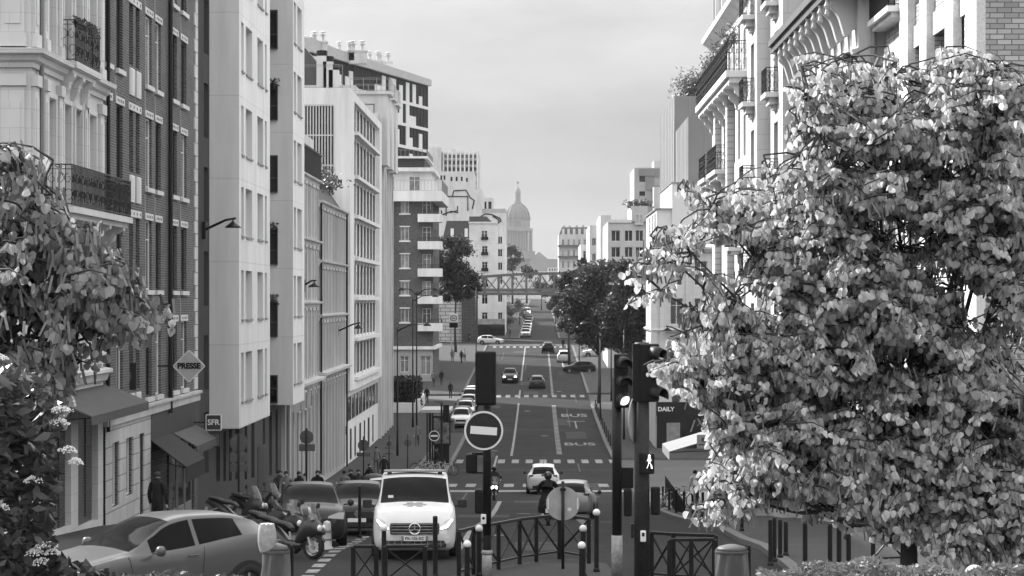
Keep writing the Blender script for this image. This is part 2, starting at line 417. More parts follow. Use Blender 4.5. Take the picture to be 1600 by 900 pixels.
def road_text(body, x, y, size, stretch):
    me = text_mesh(body, size, 0, .03, 'CENTER', 1.15); me.materials.clear(); me.materials.append(paint)
    for v in me.vertices:
        yy = y + v.co.y*stretch; v.co = (x + v.co.x, yy, gz(yy) + .012)
    link('bus_lettering', me, road)
road_text('BUS', 3.5, 222, 1.3, 4.2)
road_text('BUS', 3.4, 186, 1.3, 3.5)
# wear on the road: utility patches, seams, covers
rp = random.Random(3)
b = MB()
for k in range(16):
    y = 58 + 19*k + rp.uniform(-4,4); x = rp.uniform(-5.5, 3.5); w = rp.uniform(.6,2.2); dash(b, x, x+w, y, y+rp.uniform(2,9), .004)
b.build('tar_patch', mat('tar_patch', .017, .8, .25, .8, speck=.25, sscale=25), road)
b = MB()
for k in range(10):
    y = 60 + 30*k + rp.uniform(-8,8); x = rp.uniform(-5.5, 4); dash(b, x, x+.1, y, y+rp.uniform(8,24), .006)
for y in (88, 119, 156, 203, 291): dash(b, -7.5, 5.2, y, y+.14, .006)
b.build('tar_seam', mat('tar_seam', .01, .6, .2), road)
b = MB()
for (x, y) in ((-1.2,66),(2.6,84),(-.6,101),(3.1,126),(-3.4,178),(.6,196),(-1,228),(2.4,256),(-4,300)):
    b.face([(x+.34*math.cos(R(a)), y+.34*math.sin(R(a)), gz(y+.34*math.sin(R(a)))+.009) for a in range(0,360,20)])
b.parts('manhole_cover', mat('cast_iron_cover', .07, .5, .3, 12), road)
# ================================================================== facade kit
def win_meshes(cache, w, h, style):
    key = (round(w,2), round(h,2), style)
    if key in cache: return cache[key]
    f = MB(); g = MB(); fr = .055 if w > .5 else .035
    st = style.split('+')[0]
    def rect(x0, x1, z0, z1, t=fr, d0=0.0, d1=.06):
        f.box(x0, x1, d0, d1, z0, z0+t); f.box(x0, x1, d0, d1, z1-t, z1); f.box(x0, x0+t, d0, d1, z0+t, z1-t); f.box(x1-t, x1, d0, d1, z0+t, z1-t)
    rect(0, w, 0, h)
    if st in ('french', 'curtain', 'pale2'):
        f.box(w/2-.03, w/2+.03, .01, .05, fr, h-fr)
        if h > 1.6: f.box(fr, w-fr, .012, .048, h*.72, h*.72+.035)
    g.face([(fr*.5, .035, fr*.5), (w-fr*.5, .035, fr*.5), (w-fr*.5, .035, h-fr*.5), (fr*.5, .035, h-fr*.5)])
    if st == 'blind':
        k = int(h/.09)
        for i in range(k): f.box(fr, w-fr, .005, .03, fr + i*(h-2*fr)/k, fr + (i+.8)*(h-2*fr)/k)
    fm = {'dark':frame_d, 'tall':frame_d}.get(st, frame_w)
    gm = {'pale':glass2, 'pale2':glass2, 'curtain':glass3}.get(st, glass)
    cache[key] = (f.mesh('window', fm), g.mesh('pane', gm)); return cache[key]
WC = {}
def place_window(parent, p, ang, w, h, style):
    fm, gm = win_meshes(WC, w, h, style)
    o = link('window', fm, parent); o.location = Vector(p) - OFF[parent.name]; o.rotation_euler = (0, 0, ang)
    g = link('pane', gm, o)
    return o
def facade(mb, parent, o, U, width, z0, z1, wins, depth=.25, frame=True):
    """wins: (u0,u1,z0,z1,style) with absolute z"""
    N = Vector((U.y, -U.x, 0)); o = Vector((o[0], o[1], z0)); ang = math.atan2(U.y, U.x)
    holes = [(a, b, c - z0, d - z0) for (a, b, c, d, *_r) in wins]
    mb.panel(o, U, N, width, z1 - z0, holes, depth)
    for (a, b, c, d, *st) in wins:
        st = st[0] if st else 'french'
        if st is None: continue
        place_window(parent, o + U*a + EZ*(c - z0) - N*(depth - .06), ang, b - a, d - c, st)
def shell(mb, x0, x1, y0, y1, z0, z1, skip=()):
    if 'x0' not in skip: mb.face([(x0,y1,z0),(x0,y0,z0),(x0,y0,z1),(x0,y1,z1)])
    if 'x1' not in skip: mb.face([(x1,y0,z0),(x1,y1,z0),(x1,y1,z1),(x1,y0,z1)])
    if 'y0' not in skip: mb.face([(x0,y0,z0),(x1,y0,z0),(x1,y0,z1),(x0,y0,z1)])
    if 'y1' not in skip: mb.face([(x1,y1,z0),(x0,y1,z0),(x0,y1,z1),(x1,y1,z1)])
    if 'top' not in skip: mb.face([(x0,y0,z1),(x1,y0,z1),(x1,y1,z1),(x0,y1,z1)])
def building(name, label, x0, x1, y0, y1, z1, wmat, side='L', street=(), near=(), far=(), depth=.25, cat='building', group=None, z0=None, roofmat=None):
    """box building; street wall with openings faces the road, near wall faces the camera. street wins use u = world Y, near wins use u = world X"""
    zb = (min(gz(y0), gz(y1)) - .3) if z0 is None else z0
    xs = x1 if side == 'L' else x0
    t = thing(name, label, cat, ((x0+x1)/2, (y0+y1)/2, zb), group)
    m = MB()
    if side == 'L': facade(m, t, (x1, y0), EY, y1-y0, zb, z1, [(a-y0, b-y0, c, d, *r) for (a,b,c,d,*r) in street], depth)
    else: facade(m, t, (x0, y1), -EY, y1-y0, zb, z1, [(y1-b, y1-a, c, d, *r) for (a,b,c,d,*r) in street], depth)
    facade(m, t, (x0, y0), EX, x1-x0, zb, z1, [(a-x0, b-x0, c, d, *r) for (a,b,c,d,*r) in near], depth)
    shell(m, x0, x1, y0, y1, zb, z1, ('y0', 'x1' if side == 'L' else 'x0', 'top'))
    m.build('wall', wmat, t)
    r = MB(); r.face([(x0,y0,z1-.02),(x1,y0,z1-.02),(x1,y1,z1-.02),(x0,y1,z1-.02)]); r.build('roof', roofmat or zinc, t)
    return t
def cornice(t, side, xs, y0, y1, z, prof, m, name='cornice', near_x=None):
    """moulding: prof = [(out, up)...] swept along the street wall, and along the near wall to near_x"""
    s = 1 if side == 'L' else -1
    b = MB(); path = []
    if near_x is not None: path.append(((near_x, y0), (0, -1)))
    path.append(((xs, y0), (s, -1 if near_x is not None else 0))); path.append(((xs, y1), (s, 0)))
    rows = []
    for (px, py), (nx, ny) in path: rows.append([(px + nx*o_, py + ny*o_, z + u) for o_, u in prof])
    b.grid(rows)
    for r in (rows[0], rows[-1]): b.face(r)
    return b.build(name, m, t)
def railing(t, pts, z, h, m=None, step=.12, r=.011, scroll=False, name='railing', top=.03):
    step = step*1.25 if scroll else step
    b = MB(); m = m or iron
    for i in range(len(pts)-1):
        p, q = Vector((*pts[i], z)), Vector((*pts[i+1], z)); L = (q-p).length; d = (q-p)/L
        b.bar(p+EZ*h, q+EZ*h, top, top); b.bar(p+EZ*.06, q+EZ*.06, .025, .025); b.bar(p+EZ*(h-.12), q+EZ*(h-.12), .018, .018)
        n = max(1, int(L/step))
        for k in range(n+1):
            c = p + d*(L*k/n); b.bar(c, c+EZ*h, r*2, r*2)
        if scroll:
            k = max(1, int(round(L/.42))); w = L/k
            for j in range(k):
                c0 = p + d*(w*(j+.5))
                for sg in (-1, 1):
                    for (cz, rad, a0, a1) in ((.3*h, .16*h, -90, 250), (.66*h, .13*h, 90, 430)):
                        pp = []
                        for q_ in range(11):
                            a = R(a0 + (a1-a0)*q_/10); rr = rad*(1 - .6*q_/10)
                            pp.append(c0 + d*(sg*(.1*h + rr*math.cos(a)*.8)) + EZ*(cz + rr*math.sin(a)))
                        b.tube(pp, .009, 4, False)
    return b.build(name, m, t)
# ================================================================== left row of buildings (near to far)
XL = -13.2
def rz(z): return CZ + z
def Yl(px, X=XL): return X*F/(px - VX)
brick_d = mat('dark_brick', .075, .9, .18, .8, kind='brick', mortar=.2, bw=.24, bh=.085, ms=.011)
brick_l = mat('light_brick', .34, .9, .12, .8, kind='brick', mortar=.12, bw=.34, bh=.125, ms=.014)
brick_r = mat('red_brick', .075, .9, .12, .8, kind='brick', mortar=.16, bw=.24, bh=.085, ms=.008)
# ---- cream limestone corner building
wins = []
cols = [(62.0,62.86),(64.04,64.9),(65.6,66.5),(67.6,68.6)]
for (a, b_) in cols:
    wins += [(a, b_, rz(2.55), rz(5.46), 'pale2'), (a, b_, rz(6.75), rz(9.6), 'pale2'), (a, b_, rz(-1.2), rz(1.5), 'french'), (a, b_, rz(10.3), rz(12.6), 'pale2')]
nw = []
for k in range(5):
    x0 = -24.6 + 2.1*k
    for (c, d) in ((2.7,5.4),(6.9,9.5),(10.4,12.6)): nw.append((x0, x0+1.0, rz(c), rz(d), 'pale2'))
nw = [q for q in nw if q[1] < -15.4]
L1 = building('stone_building', 'cream limestone corner building with two ornate iron balconies, leftmost in the street', -26, XL, 60, 70, rz(14.5), stone_c, 'L',
    wins + [(62.2, 65.2, gz(62)+.15, rz(-2.6), None), (66.2, 69.2, gz(66)+.15, rz(-2.6), None)], nw, depth=.32)
prof = [(0,-.32),(.08,-.32),(.1,-.2),(.2,-.14),(.24,-.02),(.4,.02),(.42,.14),(0,.2)]
cornice(L1, 'L', XL, 60, 70, rz(6.4), prof, stone_c, near_x=-26)
cornice(L1, 'L', XL, 60, 70, rz(-2.2), [(0,-.25),(.12,-.2),(.2,0),(.3,.05),(.3,.15),(0,.2)], stone_c, near_x=-26)
cornice(L1, 'L', XL, 60, 70, rz(13.8), [(0,-.5),(.3,-.3),(.5,-.05),(.7,0),(.7,.2),(0,.3)], stone_c, near_x=-26)
for (y, w) in ((60.35,.5),(61.55,.35),(63.4,.45),(66.95,.4),(69.4,.6)):
    m = MB()
    for (z0, z1) in ((rz(-1.9), rz(5.9)), (rz(6.62), rz(13.3))):
        m.box(XL, XL+.1, y-w/2, y+w/2, z0, z1); m.box(XL, XL+.16, y-w/2-.04, y+w/2+.04, z0, z0+.35); m.box(XL, XL+.17, y-w/2-.05, y+w/2+.05, z1-.3, z1)
        m.box(XL+.1, XL+.125, y-w/2+.1, y+w/2-.1, z0+.6, z1-.6)
    m.build('pilaster', stone_c, L1)
for x in (-13.65, -16.1, -18.2):
    m = MB()
    for (z0, z1) in ((rz(-1.9), rz(5.9)), (rz(6.62), rz(13.3))):
        m.box(x-.3, x+.3, 59.9, 60, z0, z1); m.box(x-.35, x+.35, 59.84, 60, z0, z0+.35); m.box(x-.35, x+.35, 59.83, 60, z1-.3, z1); m.box(x-.2, x+.2, 59.875, 59.9, z0+.6, z1-.7)
    m.build('pilaster', stone_c, L1)
m = MB()
for (a, b_) in cols:
    for z0, z1 in ((2.55,5.46),(6.75,9.6)):
        m.box(XL, XL+.07, a-.16, a-.02, rz(z0), rz(z1)+.14); m.box(XL, XL+.07, b_+.02, b_+.16, rz(z0), rz(z1)+.14); m.box(XL, XL+.075, a-.16, b_+.16, rz(z1)+.02, rz(z1)+.16)
m.parts('window_surround', stone_c, L1)
m = MB(); m.tube([(XL+.12, 60.75, rz(-3)), (XL+.12, 60.75, rz(14))], .07, 8); m.parts('drainpipe', mat('drainpipe_grey', .16, .5), L1)
def balcony(t, y0, y1, p, zf, h, side='L', xs=XL, scroll=True, slab=.32, step=.13, m=None, wall=None, cons=()):
    s = 1 if side == 'L' else -1
    b = MB(); xa, xb = sorted((xs, xs + s*(p+.06)))
    b.box(xa, xb, y0-.08, y1+.08, zf-slab*.55, zf); xa, xb = sorted((xs, xs + s*(p-.08))); b.box(xa, xb, y0+.05, y1-.05, zf-slab, zf-slab*.55-.002)
    for yc in cons:
        pr = [(0,0),(p*.9,0),(p*.9,-.1),(p*.6,-.22),(p*.55,-.4),(p*.25,-.62),(p*.2,-.8),(0,-.95)]
        b.prism(pr, (xs, yc-.14, zf-slab), Vector((s,0,0)), EZ, EY, 0, .28)
    o = b.build('balcony', wall or stone_c, t)
    xr = xs + s*p
    railing(o, [(xs, y0), (xr, y0), (xr, y1), (xs, y1)], zf, h, m or iron, step, .011, scroll)
    return o
balcony(L1, 61.1, 69.9, .85, rz(2.52), 1.1, cons=(61.6, 63.5, 65.2, 67.1, 69.3))
balcony(L1, 63.7, 67.2, .42, rz(6.62), 1.15, cons=(63.9, 65.2, 66.6))
fl = MB()
for k in range(150):
    y = rnd.uniform(63.8, 67.1); c = Vector((XL+.4+rnd.uniform(-.08,.08), y, rz(7.75)+rnd.uniform(-.1,.15))); a = Vector((rnd.uniform(-1,1), rnd.uniform(-1,1), rnd.uniform(-.5,1))).normalized()*.09; q = a.orthogonal().normalized()*.04
    fl.face([c-a, c+q, c+a, c-q])
leaf_d = leafmat('dark_foliage', .05, .3); leaf_m = leafmat('mid_foliage', .09, .35)
t = fl.build('flower_box_plants', leaf_d); tag(t, 'dark trailing plants along the rail of the small upper stone balcony', 'plant')
# ground floor shop of the stone building
m = MB(); m.box(XL-.28, XL-.2, 62.2, 65.2, gz(62), rz(-2.6)); m.box(XL-.28, XL-.2, 66.2, 69.2, gz(66), rz(-2.6)); m.build('shop_front', mat('grey_shopfront', .07, .5, .2), L1)
for (a, b_) in ((64.3, 65.1), (66.4, 67.2), (68.1, 69.0)):
    m = MB()
    for i in range(34): m.box(XL-.2, XL-.15, a, b_, gz(65)+.3+i*.085, gz(65)+.37+i*.085)
    m.build('roller_shutter', mat('shutter_metal', .06, .5, .15), L1)
def awning(name, label, y0, y1, z, p, drop, m, side='L', xs=XL, val=.25, group=None):
    s = 1 if side == 'L' else -1
    b = MB(); q = [(0,0),(p,-drop),(p,-drop-val),(p-.03,-drop-val),(p-.03,-drop-.03),(0,-.05)]
    b.prism(q, (xs, y0, z), Vector((s,0,0)), EZ, EY, 0, y1-y0)
    o = b.build('fabric', m, None)
    t = thing(name, label, 'awning', (xs, (y0+y1)/2, z), group)
    o.parent = t; o.matrix_parent_inverse = Matrix.Translation(-Vector(t.location)); OFF[o.name] = Vector()
    f = MB(); f.tube([(xs+s*.05, y0+.2, z-.7), (xs+s*(p-.05), y0+.2, z-drop-.05)], .02, 6); f.tube([(xs+s*.05, y1-.2, z-.7), (xs+s*(p-.05), y1-.2, z-drop-.05)], .02, 6)
    f.build('arm', dark_metal, t)
    return t
canvas_d = mat('dark_canvas', .02, .8, .15, 2); canvas_g = mat('grey_canvas', .07, .8, .15, 2); canvas_w = mat('pale_canvas', .16, .8, .1, 2)
awning('shop_awning', 'long grey shop awning under the cream corner building, above roller shutters', 61.8, 70.8, rz(-2.55), 1.25, .55, canvas_g)
# ---- dark brick building with white lintels
wins = []; lint = MB(); sill = MB(); anc = MB(); bal = MB()
bcols = [(70.4,71.2),(72.2,73.3),(77.6,78.8),(79.6,80.7),(83.1,84.3),(85.3,86.6)]
pair = [(74.5,75.2),(75.7,76.4)]
rows = (13.1, 9.65, 6.18, 2.72, -.76)
for z in rows:
    bt = z-2.35 if z > -.7 else z-2.5
    for (a, b_) in bcols:
        wins.append((a, b_, rz(bt), rz(z), rnd.choice(('dark','dark','tall','curtain','french'))))
        lint.box(XL, XL+.035, a-.2, b_+.2, rz(z)+.01, rz(z)+.24); sill.box(XL, XL+.1, a-.12, b_+.12, rz(bt)-.16, rz(bt)-.01)
        anc.box(XL, XL+.03, a-.28, a-.22, rz(z)+.1, rz(z)+.85)
    for (a, b_) in pair:
        wins.append((a, b_, rz(bt+.35), rz(z), 'dark')); bal.box(XL, XL+.05, a-.05, b_+.05, rz(bt-.62), rz(bt)+.25)
        for k in range(4): bal.box(XL+.052, XL+.075, a+.04+k*.17, a+.12+k*.17, rz(bt-.55), rz(bt)+.2)
    lint.box(XL, XL+.035, 74.3, 76.6, rz(z)+.01, rz(z)+.24)
lz = rz(-3.9)
wins += [(71.2,72.4,gz(71)+.6,lz-.5,'pale'),(73.6,74.9,gz(73)+.9,lz-.5,'pale'),(76,77,gz(76)+.15,lz-.5,'pale'),(78.6,82.5,gz(80)+.15,rz(-5.2),None),(83.2,88.6,gz(86)+.15,rz(-5.0),None)]
L2 = building('brick_building', 'dark brick apartment building with white lintels over tall narrow windows', -25, XL, 70.02, 89.3, rz(15), brick_d, 'L', wins, (), depth=.15)
lint.parts('lintel', mat('white_lintel_stone', .5, .8, .15, 5), L2); sill.parts('sill', mat('white_lintel_stone', .5), L2); anc.parts('anchor_strip', mat('anchor_plaster', .3, .8), L2)
bal.parts('balustrade_panel', plaster_w, L2)
m = MB(); dots = mat('lintel_dot', .06)
for z in rows:
    for (a, b_) in bcols + [(74.3, 76.6)]:
        for k in range(4):
            y = a - .05 + (b_-a+.1)*(k+.5)/4; m.box(XL+.035, XL+.045, y-.05, y+.05, rz(z)+.08, rz(z)+.17)
m.parts('lintel_inlay', dots, L2)
m = MB(); m.tube([(XL+.12, 82.1, rz(-4)), (XL+.12, 82.1, rz(15))], .085, 8); m.tube([(XL+.1, 70.3, rz(-4)), (XL+.1, 70.3, rz(15))], .06, 8); m.parts('drainpipe', dark_metal, L2)
m = MB()
for z in [rz(-3.4)+i*.5 for i in range(37)]: m.box(XL, XL+.04, 88.45 if int(z*2) % 2 else 88.7, 89.28, z, z+.47)
m.parts('quoin', plaster_p, L2)
m = MB(); m.box(XL, XL+.045, 70.05, 78.3, gz(72)-1.2, lz+.05)
b = MB(); b.box(XL, XL+.14, 70.04, 89.25, lz+.06, lz+.34); b.box(XL, XL+.22, 70.04, 89.25, lz+.342, lz+.44); b.build('string_course', stone_g, L2)
b = MB(); zb = gz(78)-.5; holes = [(71.2-70.05,72.4-70.05,gz(71)+.6-zb,lz-.5-zb),(73.6-70.05,74.9-70.05,gz(73)+.9-zb,lz-.5-zb),(76-70.05,77-70.05,gz(76)+.15-zb,lz-.5-zb)]
b.panel((XL+.06,70.05,zb), EY, EX, 8.2, lz+.05-zb, holes, .1)
for (k, zz) in enumerate([gz(72)+.7+.55*i for i in range(7)]):
    pass
b.build('stone_base', mat('cream_base_stone', .42, .85, .14, .8, kind='ashlar', bw=1.2, bh=.5, joint=.4, ms=.02), L2)
m = MB(); m.box(XL+.005, XL+.06, 78.3, 89.3, rz(-4.75), lz+.05); m.build('shop_fascia', mat('dark_fascia', .025, .5, .15), L2)
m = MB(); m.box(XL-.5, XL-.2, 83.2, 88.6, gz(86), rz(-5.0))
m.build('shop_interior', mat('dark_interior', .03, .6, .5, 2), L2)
for (a, b_) in ((83.3,84.9),(85.1,86.7),(86.9,88.5)):
    m = MB(); m.box(XL-.15, XL-.09, a, a+.09, gz(86)+.15, rz(-5.05)); m.box(XL-.15, XL-.09, b_-.09, b_, gz(86)+.15, rz(-5.05)); m.box(XL-.15, XL-.09, a+.09, b_-.09, rz(-5.14), rz(-5.05)); m.box(XL-.15, XL-.09, a+.09, b_-.09, gz(86)+.15, gz(86)+.6)
    o = m.build('shop_window', mat('shop_frame_grey', .2, .4, .1), L2); g = MB(); g.face([(XL-.12,a+.09,gz(86)+.6),(XL-.12,b_-.09,gz(86)+.6),(XL-.12,b_-.09,rz(-5.14)),(XL-.12,a+.09,rz(-5.14))]); g.build('pane', glass, o)
m = MB()
for i in range(30): m.box(XL-.12, XL-.06, 78.7, 82.4, gz(80)+.2+i*.1, gz(80)+.285+i*.1)
m.build('roller_shutter', mat('shutter_metal', .1), L2)
awning('shop_awning', 'dark canvas awning over the dark shop at the foot of the brick building', 78.4, 82.8, rz(-4.7), 1.25, .95, canvas_d, val=.55)
awning('shop_awning', 'lighter short awning next to the dark one on the brick building', 83.2, 88.7, rz(-4.75), .9, .5, canvas_g, val=.3)
# signs on the brick building
def wallarm(t, x0, x1, y, z): 
    m = MB(); m.bar((x0, y, z), (x1, y, z), .05); m.build('bracket', dark_metal, t)
black_ink = mat('black_ink', .008, .6); white_ink = mat('white_ink', .7, .5, .05)
t = thing('press_sign', 'pale diamond sign reading PRESSE sticking out of the brick building', 'sign', (wx(295,80), 80, wz(572,80)-.6))
c = P(295.5, 572, 80); m = MB(); s_ = .54
m.prism([(0,-s_),(s_,0),(0,s_),(-s_,0)], c, EX, EZ, EY, -.04, .06); o = m.build('board', mat('sign_cream', .36, .5, .1, 3), t, bevel=.01)
lettering('PRESSE', .265, black_ink, t, c - EY*.045, (R(90),0,0), .014, 1.0)
m = MB(); 
for a in range(4):
    p = [Vector((0,0,-s_)),Vector((s_,0,0)),Vector((0,0,s_)),Vector((-s_,0,0))]; m.bar(c+p[a]-EY*.02, c+p[(a+1)%4]-EY*.02, .04, .05)
m.build('rim', frame_w, t); wallarm(t, XL, c.x-.3, 80.02, c.z)
t = thing('game_sign', 'dark square sign with a round spotted emblem on the brick building', 'sign', (wx(193,75), 75, wz(588,75)-.5))
c = P(193, 588, 75); m = MB(); m.box(c.x-.4, c.x+.42, 74.94, 75.06, c.z-.44, c.z+.44); m.build('board', mat('sign_black', .025, .5), t)
m = MB(); m.lathe([(.27,-.075),(.27,-.062)], (c.x,75,c.z), 24, 'y'); m.build('emblem', mat('emblem_grey', .09, .6), t)
m = MB()
for k in range(6):
    a = k*math.pi/3; m.lathe([(.055,-.082),(.055,-.074)], (c.x+.16*math.cos(a),75,c.z+.16*math.sin(a)), 10, 'y')
m.build('emblem_spot', mat('sign_black', .025), t); wallarm(t, XL, c.x-.3, 75.0, c.z+.2)
def boxsign(name, label, px, py, Y, w, h, m, txt=None, ts=.3, ink=None, xw=XL):
    c = P(px, py, Y); t = thing(name, label, 'sign', (c.x, Y, c.z-h/2))
    b = MB(); b.box(c.x-w/2, c.x+w/2, Y-.07, Y+.07, c.z-h/2, c.z+h/2); b.build('board', m, t, bevel=.015)
    if txt: lettering(txt, ts, ink, t, c-EY*.074, (R(90),0,0), .006)  # elder leaf colour darkened to stand in for shade on the bush
    b = MB(); 
    for (u0,u1,v0,v1) in ((-w/2-.02,w/2+.02,h/2,h/2+.03),(-w/2-.02,w/2+.02,-h/2-.03,-h/2),(-w/2-.03,-w/2,-h/2,h/2),(w/2,w/2+.03,-h/2,h/2)): b.box(c.x+u0,c.x+u1,Y-.08,Y+.08,c.z+v0,c.z+v1)
    b.build('rim', frame_w if txt else dark_metal, t); 
    if abs(c.x - xw) > w/2: wallarm(t, xw, c.x + (-w/2 if xw < c.x else w/2), Y, c.z)
    return t
boxsign('shop_sign', 'dark square sign with white letters SFR hanging beside the white tower', 334, 660, 88, .54, .55, mat('sign_dark', .05, .4), 'SFR', .3, white_ink)
boxsign('shop_sign', 'plain grey square sign hanging just below the SFR sign', 333, 687, 88.4, .5, .5, mat('sign_greyface', .12, .4))
# ---- white modern block with two projecting bays
XB = -12.2; XW = -13.42
t = thing('white_block', 'smooth white modern apartment block with two projecting bays and grey window recesses', 'building', (-18, 105, gz(90)-.3)); L3 = t
topz = rz(19); zb = gz(105)-.5
m = MB()
wn = [(92.6,94.0,rz(c),rz(d),'dark') for c,d in ((-7,-4.5),(-3.6,-1.4),(-.2,2.0),(3.2,5.4),(6.6,8.8),(10,12.2))]
gw = [(a,a+w,gz(a)+1.4,rz(-5.6) ,'dark') for a,w in ((96.2,1.2),(98.4,.9),(100.2,.9),(102.3,1.4),(105.5,1.0),(108,1.2),(112.5,1.0),(115.2,1.2),(118,1.0))]
facade(m, t, (XW, 89.32), EY, 120.5-89.32, zb, topz, [(a-89.32,b_-89.32,c,d,s) for a,b_,c,d,s in wn+gw], .3)
shell(m, -28, XW, 89.32, 120.5, zb, topz, ('x1',))
m.build('wall', mat('tower_grey_wall', .06, .85, .06, .4), t)
m = MB(); m.box(XW, XW+.04, 89.4, 92.4, gz(89)+3.5, topz); m.build('dark_cladding', mat('black_cladding', .012, .5, .2), t)
slotrows = ((14.5,12.55),(10.8,9.0),(7.25,5.4),(3.58,1.8),(0,-1.8),(-3.7,-5.1))
for (y0, y1, z0, cols3, near) in ((94.2,105,-5.23,[(94.86,95.7),(96.3,98.5),(100.3,102.4),(103.1,103.8)],0), (114.9,120.5,-5.2,[(115.3,116.4),(117,119.2)],1)):
    m = MB(); w3 = []
    for (c,d) in ((-4.2,-2.14),(-.8,1.26),(2.65,4.7),(6,8.06),(9.45,11.5),(12.9,15)):
        for (a,b_) in cols3: w3.append((a-y0, b_-y0, rz(c), rz(d), 'pale'))
    facade(m, t, (XB, y0), EY, y1-y0, rz(z0), topz, w3, .3)
    nwn = []
    m.face([(XW,y0,rz(z0)),(XB,y0,rz(z0)),(XB,y0,topz),(XW,y0,topz)])
    m.face([(XW,y1,rz(z0)),(XW,y1,topz),(XB,y1,topz),(XB,y1,rz(z0))]); m.face([(XW,y0,rz(z0)),(XW,y1,rz(z0)),(XB,y1,rz(z0)),(XB,y0,rz(z0))])
    o = m.build('projecting_bay', plaster_t, t)
    s = MB()
    for (c,d) in ((-4.2,0),(-.8,0),(2.65,0),(6,0),(9.45,0),(12.9,0)):
        for (a,b_) in cols3: s.box(XB-.2, XB+.07, a+.02, b_-.02, rz(c)-.05, rz(c)+.03)
    s.parts('sill', zinc, o)
m = MB(); dk = mat('slot_frame', .05, .4)
for (a,b_) in slotrows:
    fm = MB(); x0 = -13.36; x1 = -13.0
    fm.box(x0-.05, x0, 114.76, 114.9, rz(b_), rz(a)); fm.box(x1, x1+.05, 114.76, 114.9, rz(b_), rz(a)); fm.box(x0, x1, 114.76, 114.9, rz(a)-.06, rz(a)); fm.box(x0, x1, 114.76, 114.9, rz(b_), rz(b_)+.06); fm.box(x0, x1, 114.8, 114.88, rz(b_)+.7, rz(b_)+.75)
    o = fm.build('slot_window', dk, t); g = MB(); g.face([(x0,114.86,rz(b_)),(x1,114.86,rz(b_)),(x1,114.86,rz(a)),(x0,114.86,rz(a))]); g.build('pane', glass, o)
for k,(zz) in enumerate((10.75, 3.6, 0)):
    fl = MB()
    for i in range(70):
        c = Vector((-13.15+rnd.gauss(0,.13), 114.6+rnd.uniform(-.1,.1), rz(zz)+rnd.uniform(-.2,.3))); a = Vector((rnd.uniform(-1,1), rnd.uniform(-1,1), rnd.uniform(-.6,1))).normalized()*.1; q = a.orthogonal().normalized()*.05; fl.face([c-a,c+q,c+a,c-q])
    m = MB(); m.box(-13.36,-12.94,114.5,114.75,rz(zz)-.25,rz(zz)-.1)
    pt = thing('window_plant', ['bushy plant at the highest planted slot window of the white block','plant in the middle planted slot window of the white block','pale plant in the lowest planted slot window of the white block'][k], 'plant', (-13.15,114.6,rz(zz)-.25))
    m.build('planter', dark_metal, pt); fl.build('foliage', [leaf_d, leaf_d, leaf_m][k], pt)
m = MB(); m.box(XW, XW+.03, 110.4, 113.4, gz(112)+.6, gz(112)+3.0); o = m.build('poster', mat('poster_dark', .04, .3, .3, 3), t)
# ---- two old stucco houses
def old_house(name, label, y0, y1, bands, winw, top, attic, m, near=()):
    w_ = []
    n = max(2, int((y1-y0)/2.1)); fl = list(bands)
    for i in range(len(fl)-1):
        for k in range(n):
            c = y0 + (y1-y0)*(k+.5)/n; w_.append((c-winw/2, c+winw/2, rz(fl[i]+.25), rz(fl[i+1]-.75), 'tall'))
    for k in range(n):
        c = y0 + (y1-y0)*(k+.5)/n; w_.append((c-winw/2-.1, c+winw/2+.1, gz(c)+.5, rz(bands[0]-.9), 'tall'))
    t = building(name, label, -26, XL, y0, y1, rz(top), m, 'L', w_, near, depth=.07)
    for z in bands[1:]: cornice(t, 'L', XL, y0+.02, y1-.02, rz(z), [(0,-.35),(.06,-.3),(.12,-.12),(.3,-.05),(.32,.05),(0,.1)], stone_g)
    cornice(t, 'L', XL, y0+.02, y1-.02, rz(bands[0]), [(0,-.3),(.2,-.2),(.5,-.1),(.52,.06),(0,.1)], stone_g, 'cornice', None)
    s = MB()
    for (a,b_,c,d,_) in w_:
        s.box(XL, XL+.07, a-.2, a-.04, c-.1, d+.3); s.box(XL, XL+.07, b_+.04, b_+.2, c-.1, d+.3); s.box(XL, XL+.12, a-.25, b_+.25, d+.302, d+.45)
        if d > rz(bands[0]): s.box(XL, XL+.09, a+.1, b_-.1, d+.47, d+.6)
    s.parts('window_surround', stone_g, t)
    return t
L4a = old_house('stucco_house', 'narrow old stucco house with dark rooftop balustrade, beside the white block', 120.6, 138.5, (-4.6,-.1,3.5,7.1), .85, 7.2, 0, stone_g)
m = MB(); m.face([(XL-.1,120.6,rz(7.2)),(XL-.1,138.5,rz(7.2)),(XL-2.2,138.5,rz(10.4)),(XL-2.2,120.6,rz(10.4))]); m.face([(XL-2.2,120.6,rz(10.4)),(XL-2.2,138.5,rz(10.4)),(-26,138.5,rz(11)),(-26,120.6,rz(11))]); m.build('mansard_roof', mat('old_roof', .22, .7, .15), L4a)
railing(L4a, [(XL, 138.4),(XL+.2, 138.4)], rz(7.2), 1.4); railing(L4a, [(XL+.2, 121),(XL+.2, 138.4)], rz(7.2), 1.5, iron, .1, .02, top=.12)
m = MB(); m.box(XL-1.5, XL-.2, 131, 138, rz(7.2), rz(9.6)); m.build('attic', plaster_p, L4a)
L4b = old_house('stucco_house', 'old ornate stucco house with planted dark roof terrace next to the louvred building', 138.52, 157.9, (-4.4,-.9,2.4,6.0), .85, 6.1, 0, mat('ochre_stucco', .3, .85, .2, .8, streak=.2))
